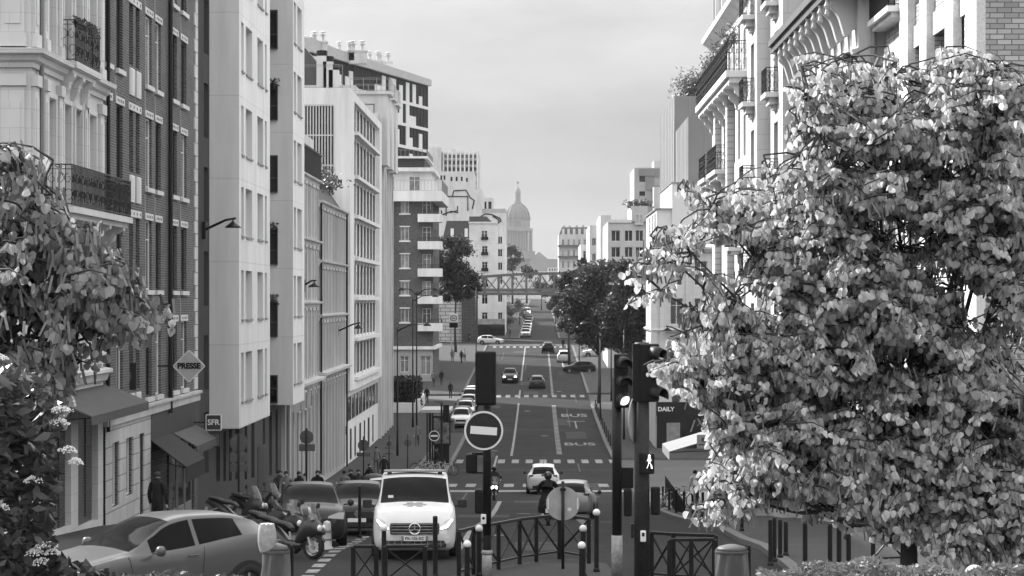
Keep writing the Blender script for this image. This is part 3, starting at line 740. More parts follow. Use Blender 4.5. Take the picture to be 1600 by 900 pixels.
m = MB(); m.face([(XL-.15,138.6,rz(6.1)),(XL-.15,157.9,rz(6.1)),(XL-1.6,157.9,rz(8.2)),(XL-1.6,138.6,rz(8.2))]); m.face([(XL-.15,138.6,rz(6.1)),(XL-1.6,138.6,rz(8.2)),(XL-9,138.6,rz(9)),(XL-9,138.6,rz(6.1))]); m.build('mansard_roof', slate, L4b)
fl = MB()
for i in range(700):
    c = Vector((XL-.8+rnd.gauss(0,.5), rnd.uniform(139,157), rz(7.9)+rnd.gauss(0,.3))); a = Vector((rnd.uniform(-1,1), rnd.uniform(-1,1), rnd.uniform(-.6,1))).normalized()*.16; q = a.orthogonal().normalized()*.09; fl.face([c-a,c+q,c+a,c-q])
tag(fl.build('roof_plants', leaf_d), 'dark mass of plants on the roof terrace of the ornate stucco house', 'plant')
for y in (123.5, 126.5, 129.5):
    c = MB()
    c.box(XL, XL+.45, y, y+.8, rz(-6.0), rz(-4.95))
    o = thing('wall_vent', ['dark wall cabinet nearest the white block above the shop', 'middle dark wall cabinet above the shop of the narrow stucco house', 'dark wall cabinet farthest along the narrow stucco house'][(123.5,126.5,129.5).index(y)], 'vent', (XL+.2, y+.4, rz(-6)), 'dark cabinets on the stucco house')
    c.build('casing', plaster_p, o); g = MB()
    for k in range(8): g.box(XL+.45, XL+.47, y+.06, y+.74, rz(-5.9)+k*.11, rz(-5.9)+k*.11+.07)
    g.build('grille', dark_metal, o)
m = MB(); m.tube([(XL+.14, 120.9, gz(121)), (XL+.14, 120.9, rz(7))], .07, 6); m.build('drainpipe', zinc, L4a)
m = MB(); m.tube([(XL+.16, 138.9, gz(139)), (XL+.16, 138.9, rz(6))], .07, 6); m.tube([(XL+.16, 157.6, gz(157)), (XL+.16, 157.6, rz(6))], .07, 6); m.parts('drainpipe', dark_metal, L4b)
# ---- louvred white-framed building
L5t = 14.6
w5 = []; slabs = (-5.6,-2.8,.1,2.9,5.9,8.7,11.8,14.2)
bay0, bay1 = 163.5, 186.5
for i in range(len(slabs)-1):
    k = 7
    for j in range(k):
        a = bay0 + (bay1-bay0)*j/k; w5.append((a+.15, a+(bay1-bay0)/k-.15, rz(slabs[i]+.35), rz(slabs[i+1]-.25), 'dark' if (i*3+j) % 4 else 'tall'))
for j in range(9): a = 160 + 3.4*j; w5.append((a, a+2.9, rz(-8.4), rz(-6.7), 'dark'))
for j, (a, w) in enumerate(((162,1.4),(166,1.2),(170.5,1.6),(175,1.2),(179,1.8),(184,1.2))): w5.append((a, a+w, gz(a)+.3, gz(a)+2.5, 'dark'))
L5 = building('louvred_building', 'white framed modern building with vertical fins and slatted screens on its near side', -40, XL, 158, 190, rz(L5t), plaster_w, 'L', w5, (), depth=.05)
m = MB()
for z in slabs[:-1]: m.box(XL+.005, XL+.5, bay0-.3, bay1+.3, rz(z)-.05, rz(z)+.2)
m.parts('floor_slab', mat('white_concrete', .58, .8, .08), L5)
m = MB()
for i in range(len(slabs)-1):
    for j in range(8):
        a = bay0 + (bay1-bay0)*j/7; m.box(XL+.005, XL+.07, a-.2, a+.2, rz(slabs[i])+.2, rz(slabs[i+1])-.05)
m.parts('fin', frame_w, L5)
m = MB(); m.box(XL, XL+.35, 158, 161.6, rz(-6.2), rz(L5t)); m.box(XL, XL+.35, 187.5, 190, rz(-6.2), rz(L5t)); m.box(XL, XL+.345, 161.6, 187.5, rz(14.0), rz(L5t)); m.box(XL, XL+.345, 161.6, 187.5, rz(-6.25), rz(-5.7)); m.build('frame', plaster_w, L5)
m = MB(); Yf = 157.9
for (x0,x1,z0,z1,vert) in ((-19.8,-17.6,9.2,13.4,0),(-17.4,-14.0,7.2,13.4,1),(-17.6,-16.2,1,7,1),(-16.1,-14.0,4,7.0,0),(-16.1,-14.0,0,3.9,1),(-16.1,-14.0,-4,-.1,0)):
    n = int(((x1-x0) if vert else (z1-z0))/.19)
    for k in range(n):
        if vert: a = x0+(x1-x0)*k/n; m.box(a, a+.08, Yf-.16, Yf, rz(z0), rz(z1))
        else: a = z0+(z1-z0)*k/n; m.box(x0, x1, Yf-.16, Yf, rz(a), rz(a)+.08)
    if vert:
        for zz in (z0, (2*z0+z1)/3, (z0+2*z1)/3, z1): m.box(x0, x1, Yf-.18, Yf-.162, rz(zz)-.05, rz(zz)+.05)
m.build('slatted_screen', mat('screen_white', .45, .6), L5)
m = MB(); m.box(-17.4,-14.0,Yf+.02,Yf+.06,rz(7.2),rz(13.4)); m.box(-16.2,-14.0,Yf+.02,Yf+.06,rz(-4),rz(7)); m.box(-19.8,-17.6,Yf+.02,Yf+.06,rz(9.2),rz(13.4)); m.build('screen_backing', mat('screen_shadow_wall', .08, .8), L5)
railing(L5, [(-20, 158.3),(-13.4, 158.3)], rz(L5t), 1.6, zinc, 1.2, .02)
# pale ribbed building closing the row
w5b = []
for z in (-8.5,-5,-1.8,1.4,4.6,7.8,11): 
    for a in (192,195,198.3,201.6,205): w5b.append((a, a+1.6, rz(z), rz(z+2.1), 'dark'))
L5b = building('ribbed_building', 'tall pale building with ribs and stacked bay windows behind the louvred one', -30, XL, 190.02, 207, rz(15.5), plaster_p, 'L', w5b, (), depth=.06)
m = MB()
for y in (191.2,194.4,197.6,200.9,204.2,206.8): m.box(XL, XL+.25, y-.22, y+.22, gz(200), rz(15.5))
m.parts('rib', plaster_p, L5b)
m = MB()
for y in (193.5, 199, 204.5):
    m.box(XL-2.5, XL+.7, y-1.6, y+1.6, rz(11.3), rz(17.2 - (204.5-y)*.0)); m.box(XL-2.6, XL+1.0, y-1.8, y+1.8, rz(17.2), rz(17.45))
m.parts('bay', plaster_p, L5b)
for y in (193.5, 199, 204.5):
    for z in (12.2, 14.8): place_window(L5b, (XL-1.6, y-1.63, rz(z)), 0, 1.2, 1.6, 'dark')
    railing(L5b, [(XL-2.4, y-1.7),(XL+.9, y-1.7),(XL+.9,y+1.7)], rz(17.45), 1.1, zinc, .9, .02)
# low white wall and hedge in the gap
t = thing('garden_wall', 'low white wall below the dark hedge at the side street', 'wall', (-13, 220, gz(220)))
m = MB(); m.box(-16, -11.6, 224, 224.4, gz(224)-.3, gz(224)+1.1); m.box(-11.9, -11.55, 224.4, 240, gz(224)-.3, gz(224)+1.4); m.build('wall', plaster_w, t)
t = building('sun_blocker', 'unseen pale block added behind the hedge to shade the road', -44, -17.5, 207.2, 251, gz(230)+25, plaster_p, 'L', [(209+5*i, 210.4+5*i, gz(230)+2+3.2*j, gz(230)+4+3.2*j, 'dark') for i in range(8) for j in range(6)], ())  # added out of view to block sun, leaving a narrow lit strip
# ---- big black and white slab behind
ang = math.atan2(33, 9.0)
p0 = Vector((-25.5, 285)); p1 = Vector((-15.3, 322)); U = Vector((p1.x-p0.x, p1.y-p0.y, 0)); L_ = U.length; U.normalize(); N = Vector((U.y, -U.x, 0))
t = thing('slab_building', 'large black slab building with scattered white panels and a sloping pale roof with chimneys', 'building', (-24, 305, gz(300))); L6 = t
m = MB(); zt = wz(135, 322)
U0 = Vector((-25.5,285,0)) - U*8
m.obox(U0, U, EZ, N, 0, L_+8, gz(300), zt, -9, 0); m.build('wall', mat('black_facade', .012, .7, .2), t)
# roof: pale band rising away from the street end
m = MB(); o_ = Vector((p1.x, p1.y, 0)); rt = [(0, zt+.003), (-(L_+8), zt+.003), (-(L_+8), wz(74,279)+1), (-L_, wz(88,285)+1), (0, zt+.9)]
m.prism([(a, z) for a, z in rt], o_, U, EZ, N, -9, .5); m.build('roof', mat('pale_roof_band', .36, .7, .1), t)
m = MB()
wp = mat('white_panel', .6, .6, .06)
zf = zt - .3
for i in range(9):
    z1 = zf - i*3.0
    m.obox(p1.to_3d(), U, EZ, N, -L_-8, .05, z1-3.0, z1-2.6, 0, .1)
    for j in range(33):
        if rnd.random() < .40:
            a = -(j+1)*1.4; m.obox(p1.to_3d(), U, EZ, N, a, a+1.4, z1-2.599, z1-2.599+rnd.choice((1.2,2.0,2.598)), 0, .08)
m.parts('white_panel', wp, t)
m = MB()
for i in range(9):
    z1 = zf - i*3.0
    for j in range(33):
        a = -(j+1)*1.4; m.obox(p1.to_3d(), U, EZ, N, a+.65, a+.75, z1-2.6, z1, 0, .05)
m.parts("mullion", dark_metal, t)
m = MB(); 
for (a, b_) in ((-3, 36),):
    m.obox(p1.to_3d(), U, EZ, N, -L_-8, .2, zt-1.9-9.5, zt-1.6-9.5, .002, 1.0)
m.build('ledge', plaster_p, t)
def chimney(px, py, Y, w, h, k, label):
    c = P(px, py, Y); t = thing('chimney', label, 'chimney', (c.x, Y, c.z), 'rooftop chimneys on the left')
    m = MB(); m.box(c.x-w/2, c.x+w/2, Y-.6, Y+.6, c.z, c.z+h); m.box(c.x-w/2-.1, c.x+w/2+.1, Y-.7, Y+.7, c.z+h, c.z+h+.2); m.build('stack', plaster_p, t)
    for i in range(k):
        x = c.x-w/2 + w*(i+.5)/k; q = MB(); q.lathe([(.22,0),(.2,.5),(.2,.9)], (x,Y,c.z+h+.2), 8); q.lathe([(.42,.75),(.42,.82)], (x,Y,c.z+h+.2), 8); q.lathe([(.42,1.1),(.36,1.2),(.0,1.3)], (x,Y,c.z+h+.2), 8); q.lathe([(.06,.9),(.06,1.1)], (x,Y,c.z+h+.2), 6); q.build('chimney_pot', concrete, t)
for (px,py,Y,w,h,k,lb) in ((483,86,281,2.2,.9,2,'leftmost chimney with two cowls, at the edge of the white block'),(498,84,281,2.0,1.3,2,'tall chimney with two cowls left of the capped stubs'),(538,95,290,2.6,1.0,2,'low wide chimney above the slatted screens'),(559,100,290,2.2,1.5,2,'tall chimney right of the middle of the sloping roof'),(584,108,310,2.2,1.0,2,'second chimney from the roof end'),(600,113,315,2.2,1.3,2,'chimney nearest the end of the sloping roof')): chimney(px,py,Y,w,h,k,lb)
t = thing('mansard_house', 'house with a steep dark roof and capped stubs above the slatted white building', 'building', (-22, 215, gz(210)))
m = MB(); m.box(-27,-16.6,210,224,gz(210),wz(133,210)); m.build('wall', plaster_p, t)
m = MB(); m.prism([(-27,wz(133,210)+.01),(wx(515,210),wz(133,210)+.01),(wx(515,210)-.2,wz(118,210)),(wx(477,210),wz(75,210)),(-27,wz(75,210))], (0,210,0), EX, EZ, EY, .2, 13); m.build('roof', mat('dark_roof_panel', .07, .5, .15), t)
m = MB()
for (px,py) in ((503,88),(513,97),(522,110)):
    c = P(px,py,209.5); m.box(c.x-.45,c.x+.45,209,210.1,c.z-3,c.z)
m.parts('chimney', plaster_p, t); m = MB()
for (px,py) in ((503,88),(513,97),(522,110)):
    c = P(px,py,209.5); m.lathe([(.5,0.01),(.5,.5),(.4,.55)],(c.x,209.55,c.z),10)
m.parts('chimney_cap', dark_metal, t)
# ---- brick apartment corner block with white balconies
YB = 272; w7 = []; zs = [wz(y, YB) for y in (334,376.5,419,461.5,504)]
for z in zs[:]:
    w7 += [(-16.15,-15.2,z+.05,z+1.65,'curtain'), (-13.6,-12.6,z-.6,z+1.65,'curtain')]
w7 += [(-16.15,-15.2,wz(362,YB),wz(345,YB),'curtain')] if 0 else []
z6 = wz(588,YB); w7 += [(-16.2,-15.2,z6+.5,z6+2.4,'curtain'),(-13.8,-12.6,z6+.2,z6+2.4,'pale2')]
L7 = building('brick_apartments', 'dark brick apartment block with white corner balconies beside the street trees', -30, -12.4, YB, 290, wz(303,YB), brick_r, 'L', [(YB+a, YB+a+1.2, z, z+1.6, 'curtain') for z in zs for a in (4,8,12)], w7, depth=.2)
m = MB(); 
for z in zs: m.box(-16.35,-15.0,YB-.08,YB-.001,z-.12,z+.04); m.box(-16.3,-15.05,YB-.05,YB-.001,z+1.66,z+1.78)
m.parts('sill', frame_w, L7)
for k, z in enumerate(zs):
    b = MB(); b.box(-14.1,-11.3,YB-1.1,YB+2.2,z-1.0,z-.75); b.box(-14.1,-11.3,YB-1.1,YB-.98,z-.75,z-.05); b.box(-11.42,-11.3,YB-.98,YB+2.2,z-.75,z-.05); b.box(-14.1,-13.98,YB-.98,YB-.002,z-.75,z-.05)
    o = b.build('balcony', plaster_w, L7); railing(o, [(-14.1,YB-1.05),(-11.35,YB-1.05),(-11.35,YB+2.2)], z-.05, .45, iron, .3, .015, name='rail')
    b = MB(); b.box(-19,-17.2,YB-1.0,YB-.002,z-1.0,z-.75); b.box(-19,-17.2,YB-1.0,YB-.88,z-.75,z+.05); b.build('balcony', plaster_w, L7)
m = MB(); m.box(-30,-11.2,YB-1.2,290,wz(303,YB)-.9,wz(303,YB)+.3); m.box(-30,-12.6,YB+.4,289,wz(303,YB)+.301,wz(268,YB)); m.box(-30,-12.2,YB-.4,289,wz(268,YB)+.002,wz(262,YB)); m.build('attic_storey', plaster_w, L7)
m = MB(); m.box(-29,-13.4,YB+1.2,288,wz(262,YB)+.01,wz(247,YB)); m.build('roof', slate, L7); m = MB(); m.box(-30,-13.0,YB+.2,288.5,wz(247,YB)+.01,wz(244,YB)); m.build('terrace_slab', plaster_w, L7)
railing(L7, [(-30,YB+.3),(-13.1,YB+.3),(-13.1,288)], wz(244,YB), .8, zinc, .5, .02); railing(L7, [(-30,YB-1.15),(-11.25,YB-1.15),(-11.25,288)], wz(303,YB)+.3, 1.3, zinc, .4, .015)
for x in (-17.6,-14.6): place_window(L7, (x-.6,YB+.36,wz(290,YB)-.6),0,1.3,1.7,'curtain')
m = MB(); m.box(-30,-12.35,YB-.3,YB-.002,gz(YB)-.2,wz(543,YB)-.01)
m.build('plinth', mat('beige_plinth', .28, .85, .12), L7) if 0 else None
m = MB(); m.box(-30,-12.0,YB-.35,290,wz(546,YB),wz(541,YB)); m.build('string_course', plaster_w, L7)
zb7 = gz(YB)-.3; b = MB(); b.panel((-30,YB-.03,zb7),EX,-EY,17.63,wz(546,YB)-zb7,[(-16.2+30,-15.2+30,z6+.5-zb7,z6+2.4-zb7),(-13.8+30,-12.6+30,z6+.2-zb7,z6+2.4-zb7)],.05); b.build('base_storey', plaster_g, L7)
# ================================================================== right row of buildings (near to far)
def Zp(py, Y): return wz(py, Y)
X1 = 10.5
peb = mat('pebbled_render', .55, .9, .2, 14, bump=.6, bscale=30)
w_ = []
zh = [rz(z) for z in (10.6, 7.0, 3.6, .2, -3)]
for z in zh:
    for (a,b_) in ((56.7,58.1),(58.95,60.9),(62.1,64.0),(65.6,67.0),(67.6,69.2)): w_.append((a,b_,z-2.4,z,'dark'))
nr = [(a, a+1.1, z-2.3, z, 'dark') for a in (13.5, 16.5, 19.5) for z in zh]
R1 = building('brick_building', 'pale brick building with rough white pilasters at the right edge, behind the big tree', X1, 26, 54, 69.6, rz(15), brick_l, 'R', w_, nr, depth=.35)
m = MB()
for (a,b_) in ((54,55.4),(57.0+.02,58.3-.2+.1),(60.95,62.05),(64.05,65.5)): m.box(X1-.22, X1-.001, a, b_-.02, gz(60), rz(14.9))
m.parts('pilaster', peb, R1)
m = MB()
for z in zh:
    for (a,b_) in ((55.45,56.98),(58.3,60.9),(62.1,64.0),(65.55,69.5)): m.box(X1-.06, X1-.001, a, b_, z+.01, z+.6)
m.parts('lintel', plaster_w, R1)
balcony(R1, 65.6, 69.4, .5, rz(8.4), 1.0, 'R', X1, False, .3, .16, iron, plaster_w)
# ---- building with the great bracketed cornice
X2 = 9.7; w_ = []
for z in (6.6, 3.0, -.6, -4.2):
    for k in range(6): a = 71.2 + 2.65*k; w_.append((a, a+1.15, rz(z-2.5), rz(z), 'french'))
R2 = building('corniced_building', 'stone building with a deep dark cornice on big scrolled brackets, right of the white bays', X2, 26, 69.7, 86.4, rz(9.2), stone_g, 'R', w_, (), depth=.3)
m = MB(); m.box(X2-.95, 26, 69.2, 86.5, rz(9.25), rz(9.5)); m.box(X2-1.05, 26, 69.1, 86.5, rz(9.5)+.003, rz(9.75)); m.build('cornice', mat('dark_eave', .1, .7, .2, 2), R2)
m = MB(); m.face([(X2-.9,69.1,rz(9.76)),(X2-.9,86.5,rz(9.76)),(X2+2.2,86.5,rz(13)),(X2+2.2,69.1,rz(13))]); m.face([(X2-.9,69.1,rz(9.76)),(X2+2.2,69.1,rz(13)),(26,69.1,rz(13)),(26,69.1,rz(9.76))]); m.face([(X2+2.2,69.1,rz(13)),(X2+2.2,86.5,rz(13)),(26,86.5,rz(13)),(26,69.1,rz(13))]); m.build('mansard_roof', mat('dark_tiles', .07, .6, .2, 4, streak=6), R2)
pr = []
for i in range(19):
    a = R(90*i/18); pr.append((.82*math.cos(a)*(.9+.1*math.cos(4*a)), -1.35*math.sin(a)*(.85 + .15*math.cos(6*a))))
pr = [(0,0)] + pr
m = MB()
for k in range(10): m.prism(pr, (X2, 70.3+1.7*k, rz(9.24)), -EX, EZ, EY, -.17, .17)
m.parts('bracket', stone_g, R2)
m = MB()
for k in range(10):
    y = 70.3+1.7*k; m.lathe([(.02,-.55),(.09,-.5),(.06,-.35),(.11,-.25),(.05,-.1),(.1,-.02)], (X2-.86,y,rz(9.24)), 8)
m.parts('pendant', stone_g, R2)
cornice(R2, 'R', X2, 69.7, 86.4, rz(7.5), [(0,-.1),(.14,-.05),(.2,.1),(0,.16)], stone_g, 'moulding')
cornice(R2, 'R', X2, 69.7, 86.4, rz(-4.6+.9), [(0,-.1),(.14,-.05),(.2,.1),(0,.16)], stone_g, 'moulding')
m = MB()
for k in range(7):
    y = 70.65 + 2.65*k; m.box(X2-.12, X2-.001, y-.35, y+.25, gz(78), rz(7.4))
m.parts('pilaster', plaster_p, R2)
m = MB(); m.tube([(X2+.45, 69.6, rz(-6)), (X2+.45, 69.6, rz(9.2))], .09, 8); m.build('drainpipe', zinc, R2)
m = MB(); m.box(X2-.1, X2+.3, 69.35, 69.7, rz(6.1), rz(6.9)); m.box(X2-.02, X2+.22, 69.42, 69.7, rz(5.5), rz(6.1)); m.build('console', stone_g, R2)
# ---- white ashlar building, two stepped bays
ash = mat('white_ashlar', .46, .8, .06, .8, kind='ashlar', bw=1.4, bh=.6, joint=.75, ms=.014, c2=.97)
t = thing('white_bay_building', 'bright white ashlar building stepped in two bays with small balconettes', 'building', (14, 90, gz(90)-.3)); R3 = t
m = MB(); wb = []
for z in (12.6, 9.1, 5.6, 2.1, -1.4, -4.9):
    pass
rows3 = [rz(z) for z in (13.9, 10.4, 6.9, 3.4, -.1, -3.6)]
facade(m, t, (9.2, 91.4), -EY, 4.9, gz(90)-.4, rz(17), [(1.7,3.2,z-2.4,z,'dark') for z in rows3], .25)
facade(m, t, (8.7, 95.0), -EY, 3.6, gz(90)-.4, rz(17), [(1.0,2.4,z-2.4,z,'dark') for z in rows3], .25)
m.face([(9.2,86.5,gz(86)),(X2,86.5,gz(86)),(X2,86.5,rz(17)),(9.2,86.5,rz(17))]); m.face([(8.7,91.4,gz(90)),(9.2,91.4,gz(90)),(9.2,91.4,rz(17)),(8.7,91.4,rz(17))])
m.face([(X2,86.5,rz(9)),(26,86.5,rz(9)),(26,86.5,rz(17)),(X2,86.5,rz(17))]); m.face([(9.2,86.5,rz(17)),(26,86.5,rz(17)),(26,95,rz(17)),(8.7,95,rz(17))])
m.face([(8.7,95,gz(90)),(26,95,gz(90)),(26,95,rz(17)),(8.7,95,rz(17))])
m.build('wall', ash, t)
for z in rows3:
    for (xs, ya, yb) in ((9.2, 88.1, 89.9), (8.7, 92.4, 94.1)):
        b = MB(); b.box(xs-.5, xs, ya-.05, yb+.05, z-2.6, z-2.42); b.box(xs-.32, xs, ya+.3, yb-.3, z-2.85, z-2.603); b.box(xs-.15, xs, ya+.5, yb-.5, z-3.05, z-2.853)
        o = b.build('balconette', plaster_w, t); railing(o, [(xs, ya),(xs-.46, ya),(xs-.46, yb),(xs, yb)], z-2.42, .95, iron, .11, .011, True)
# ---- white building with the long balcony
X4 = 8.7; w_ = []
for (za, zb_) in ((9.75,12.1),(6.1,8.5),(2.5,4.9),(-1.1,1.3),(-4.6,-2.2)):
    for k in range(7): a = 96.3 + 2.6*k; w_.append((a, a+1.1, rz(za), rz(zb_), 'french'))
w_ += [(96.5, 100.5, gz(98)+.3, gz(98)+3.0, 'dark'), (102, 106, gz(104)+.3, gz(104)+3.0, 'dark'), (107.5, 113.5, gz(110)+.2, gz(110)+3.2, None)]
R4 = building('balcony_building', 'white Parisian building with a long dark iron balcony under its roof', X4, 25, 95.05, 114.8, rz(13), mat('sunny_render', .46, .85, .18, 1.1, streak=.1), 'R', w_, (), depth=.3)
balcony(R4, 96, 114.4, .8, rz(9.6), 1.25, 'R', X4, True, .5, .14, iron, plaster_w, cons=[96.5+2.9*k for k in range(7)])
for (a, b_) in ((103.5, 108.5), (110.3, 114.2)): balcony(R4, a, b_, .7, rz(5.9), 1.1, 'R', X4, True, .35, .14, iron, plaster_w, cons=(a+.3, b_-.3))
for (a, b_) in ((98.5,100.5),): balcony(R4, a, b_, .5, rz(2.3), 1.1, 'R', X4, True, .3, .14, iron, plaster_w)
cornice(R4, 'R', X4, 95.1, 114.7, rz(12.75), [(0,-.3),(.2,-.2),(.5,0),(.55,.2),(0,.3)], plaster_w)
m = MB()
for k, y in enumerate((102.6, 109.6)): m.box(X4-.3, X4-.001, y-.5, y+.5, gz(105), rz(9.0))
m.parts('pier', mat('banded_pier', .45, .8, .1, 1, kind='ashlar', bw=2, bh=.28, joint=.6, ms=.03), R4)
m = MB(); m.face([(X4-.3,95.1,rz(13.05)),(X4-.3,114.7,rz(13.05)),(X4+1.6,114.7,rz(16)),(X4+1.6,95.1,rz(16))]); m.face([(X4-.3,114.7,rz(13.05)),(25,114.7,rz(13.05)),(25,114.7,rz(16)),(X4+1.6,114.7,rz(16))]); m.face([(X4+1.6,95.1,rz(16)),(X4+1.6,114.7,rz(16)),(25,114.7,rz(16)),(25,95.1,rz(16))]); m.build('mansard_roof', zinc, R4)
for y in (98, 101.5, 105, 108.5, 112):
    m = MB(); m.box(X4-.1, X4+1.2, y-.7, y+.7, rz(13.2), rz(15)); m.box(X4-.2, X4+1.3, y-.8, y+.8, rz(15)+.003, rz(15.2)); o = m.build('dormer', plaster_w, R4)
    g = MB(); g.face([(X4-.12,y-.45,rz(13.5)),(X4-.12,y+.45,rz(13.5)),(X4-.12,y+.45,rz(14.8)),(X4-.12,y-.45,rz(14.8))]); g.build('pane', glass, o)
fl = MB()
for i in range(900):
    yy = rnd.choice((97.5,100,102,104.5,107,109,111,113.5)) + rnd.gauss(0,.35); c = Vector((X4-.45+rnd.gauss(0,.12), yy, rz(10.9)+abs(rnd.gauss(0,.45)))); a = Vector((rnd.uniform(-1,1), rnd.uniform(-1,1), rnd.uniform(0,1.4))).normalized()*.14; q = a.orthogonal().normalized()*.03; fl.face([c-a,c+q,c+a,c-q])
tag(fl.build('balcony_plants', leaf_d), 'row of spiky plants on the long iron balcony of the white building', 'plant')
# modern block behind it
t = building('terraced_block', 'modern white block with a row of parapet fins rising behind the balcony building', 9.3, 26, 114.85, 121, rz(16.0), plaster_w, 'R', [(a, a+.9, rz(z), rz(z+2), 'dark') for a in (115.3,117.3,119.3) for z in (13.2,9.6,6,2.4,-1.2,-4.8)], [(9.6,10.8,rz(z),rz(z+2),'dark') for z in (13.2,)], depth=.25)
m = MB()
for k in range(6): y = 115.1+1.15*k; m.box(9.35, 9.45, y, y+.06, rz(16), rz(17.1)); m.box(9.35, 11, y, y+.06, rz(17.1)+.002, rz(17.2))
for k in range(6): y = 115.1+1.15*k; m.box(9.3, 9.34, y+.15, y+1.0, rz(16), rz(16.9))
m.parts('parapet_fin', plaster_w, t)
# shop at the corner
awning('shop_awning', 'pale striped awning over the corner shop on the right pavement, left of the big tree', 108.5, 114.6, rz(-6.35), 2.5, .75, canvas_w, 'R', X4, .4)
m = MB()
for (a,b_) in ((107.6,109.5),(109.6,111.5),(111.6,113.4)): m.box(X4+.1, X4+.16, a, a+.1, gz(110)+.3, gz(110)+3.2); m.box(X4+.1, X4+.16, b_-.1, b_, gz(110)+.3, gz(110)+3.2); m.box(X4+.1, X4+.16, a+.1, b_-.1, gz(110)+.3, gz(110)+.7)
m.build('shop_front', frame_w, R4); m = MB(); m.face([(X4+.13,107.6,gz(110)+.2),(X4+.13,113.4,gz(110)+.2),(X4+.13,113.4,gz(110)+3.2),(X4+.13,107.6,gz(110)+3.2)]); m.build('shop_glass', glass3, R4)
c = P(1099, 690, 100); t = thing('shop_sign', 'small pale square projecting sign right of the striped awning', 'sign', (c.x, 100, c.z-.4))
m = MB(); m.box(c.x-.28,c.x+.28,99.95,100.05,c.z-.3,c.z+.3); m.build('board', mat('sign_cream', .36), t, bevel=.01); m = MB(); m.lathe([(.1,-.062),(.1,-.055)],(c.x,100,c.z+.08),12,'y'); m.box(c.x-.2,c.x+.2,99.94,99.949,c.z-.16,c.z-.1); m.build('emblem', mat('emblem_grey', .09), t); wallarm(t, c.x+.28, X4+.02, 100, c.z+.2)
# ---- cream corner building with the DAILY shop
XD = 9.2; YD = 180
w_ = [(181.5+3.2*k, 182.6+3.2*k, Zp(y1,YD), Zp(y0,YD), 'french') for k in range(4) for (y0,y1) in ((485,507),(535,565),(423,446))]
nw = [(wx(1047,YD), wx(1067,YD), Zp(507,YD), Zp(466,YD), 'french'), (wx(1047,YD), wx(1063,YD), Zp(575,YD), Zp(527,YD), 'french'), (wx(1050,YD), wx(1062,YD), Zp(640,YD), Zp(595,YD),'dark'), (wx(1050,YD), wx(1066,YD), Zp(446,YD), Zp(408,YD), 'french'),
      (wx(1085,YD), wx(1105,YD), Zp(507,YD), Zp(466,YD), 'french'), (wx(1085,YD), wx(1105,YD), Zp(575,YD), Zp(527,YD), 'french'), (wx(1085,YD), wx(1105,YD), Zp(446,YD), Zp(408,YD), 'french')]
RD = building('cream_corner_building', 'cream classical corner building above the dark DAILY shop front', XD, 24, YD, 195.5, Zp(388,YD), stone_c, 'R', w_, nw, depth=.3)
cornice(RD, 'R', XD, YD, 195.5, Zp(388,YD), [(0,-.4),(.2,-.3),(.5,-.05),(.55,.1),(0,.3)], plaster_w, 'cornice', 24)
cornice(RD, 'R', XD, YD, 195.5, Zp(516,YD), [(0,-.2),(.15,-.12),(.25,.05),(0,.12)], plaster_w, 'moulding', 24)
m = MB()
for px in (1022, 1036, 1076, 1118): m.box(wx(px,YD)-.25, wx(px,YD)+.25, YD-.12, YD-.002, Zp(612,YD), Zp(395,YD))
m.parts('pilaster', stone_c, RD)
m = MB(); m.box(wx(1068,YD),wx(1092,YD),YD-.9,YD-.002,Zp(508,YD),Zp(502,YD)); m.box(wx(1071,YD),wx(1089,YD),YD-.6,YD-.002,Zp(516,YD),Zp(508.1,YD)); o = m.build('balcony', stone_c, RD); railing(o, [(wx(1068,YD),YD-.85),(wx(1092,YD),YD-.85)], Zp(502,YD), 1.0, iron, .13)
m = MB(); m.box(wx(1026,YD),wx(1100,YD),YD-.45,YD-.003,gz(YD)-.1,Zp(628,YD)); m.build('shop_front', mat('black_shopfront', .012, .35, .2), RD)
m = MB(); m.box(wx(1026,YD)-.05,wx(1100,YD)+.05,YD-.55,YD-.003,Zp(649,YD),Zp(628,YD)+.003); m.build('shop_fascia', mat('black_shopfront', .012), RD)
lettering('DAILY', .46, white_ink, RD, (wx(1040,YD), YD-.56, Zp(639,YD)), (R(90),0,0), .012)
m = MB(); m.box(wx(1041,YD),wx(1062,YD),YD-.5,YD-.451,Zp(690,YD),Zp(660,YD)); m.build('shop_window', mat('lit_shop_glass', .2, .15, .3, 3), RD)
# gable house, grey towers behind
t = thing('gable_house', 'plain white stepped gable wall behind the cream corner building', 'building', (13, 205, gz(200)))
m = MB(); m.box(10.2, wx(1050,197), 197.2, 216, gz(200), Zp(327,197)); m.box(wx(1050,197)+.002, 22, 197, 216, gz(200), Zp(286,197)); m.build('wall', mat('gable_render', .5, .85, .05, .4), t)
m = MB(); m.box(10.05, wx(1050,197)-.002, 197.0, 216, Zp(327,197)+.002, Zp(325,197)); m.box(wx(1050,197)-.1, 22, 196.9, 216, Zp(286,197)+.002, Zp(284.5,197)); m.build('coping', zinc, t)
for (a,b_) in ((198.5,200.5),(203,205),(208,210)): place_window(t, (10.15, b_, Zp(372,197)), R(-90), b_-a, 2.2, 'pale2')
clad = mat('grey_cladding', .17, .6, .07, .5)
t = thing('grey_tower', 'pair of grey metal clad tower blocks with vertical seams', 'building', (18, 215, gz(215)))
m = MB(); m.box(13, 26, 199, 217, Zp(300,199)-6, Zp(182,199)); m.box(12.9, 26, 217.05, 243, Zp(330,217)-6, Zp(150,217)); m.build('cladding', clad, t)
m = MB()
for k in range(9): m.box(13+1.45*k, 13.05+1.45*k, 198.95, 199, Zp(310,199), Zp(182,199)); m.box(12.9+1.45*k, 12.95+1.45*k, 217.0, 217.05, Zp(182,217), Zp(150,217))
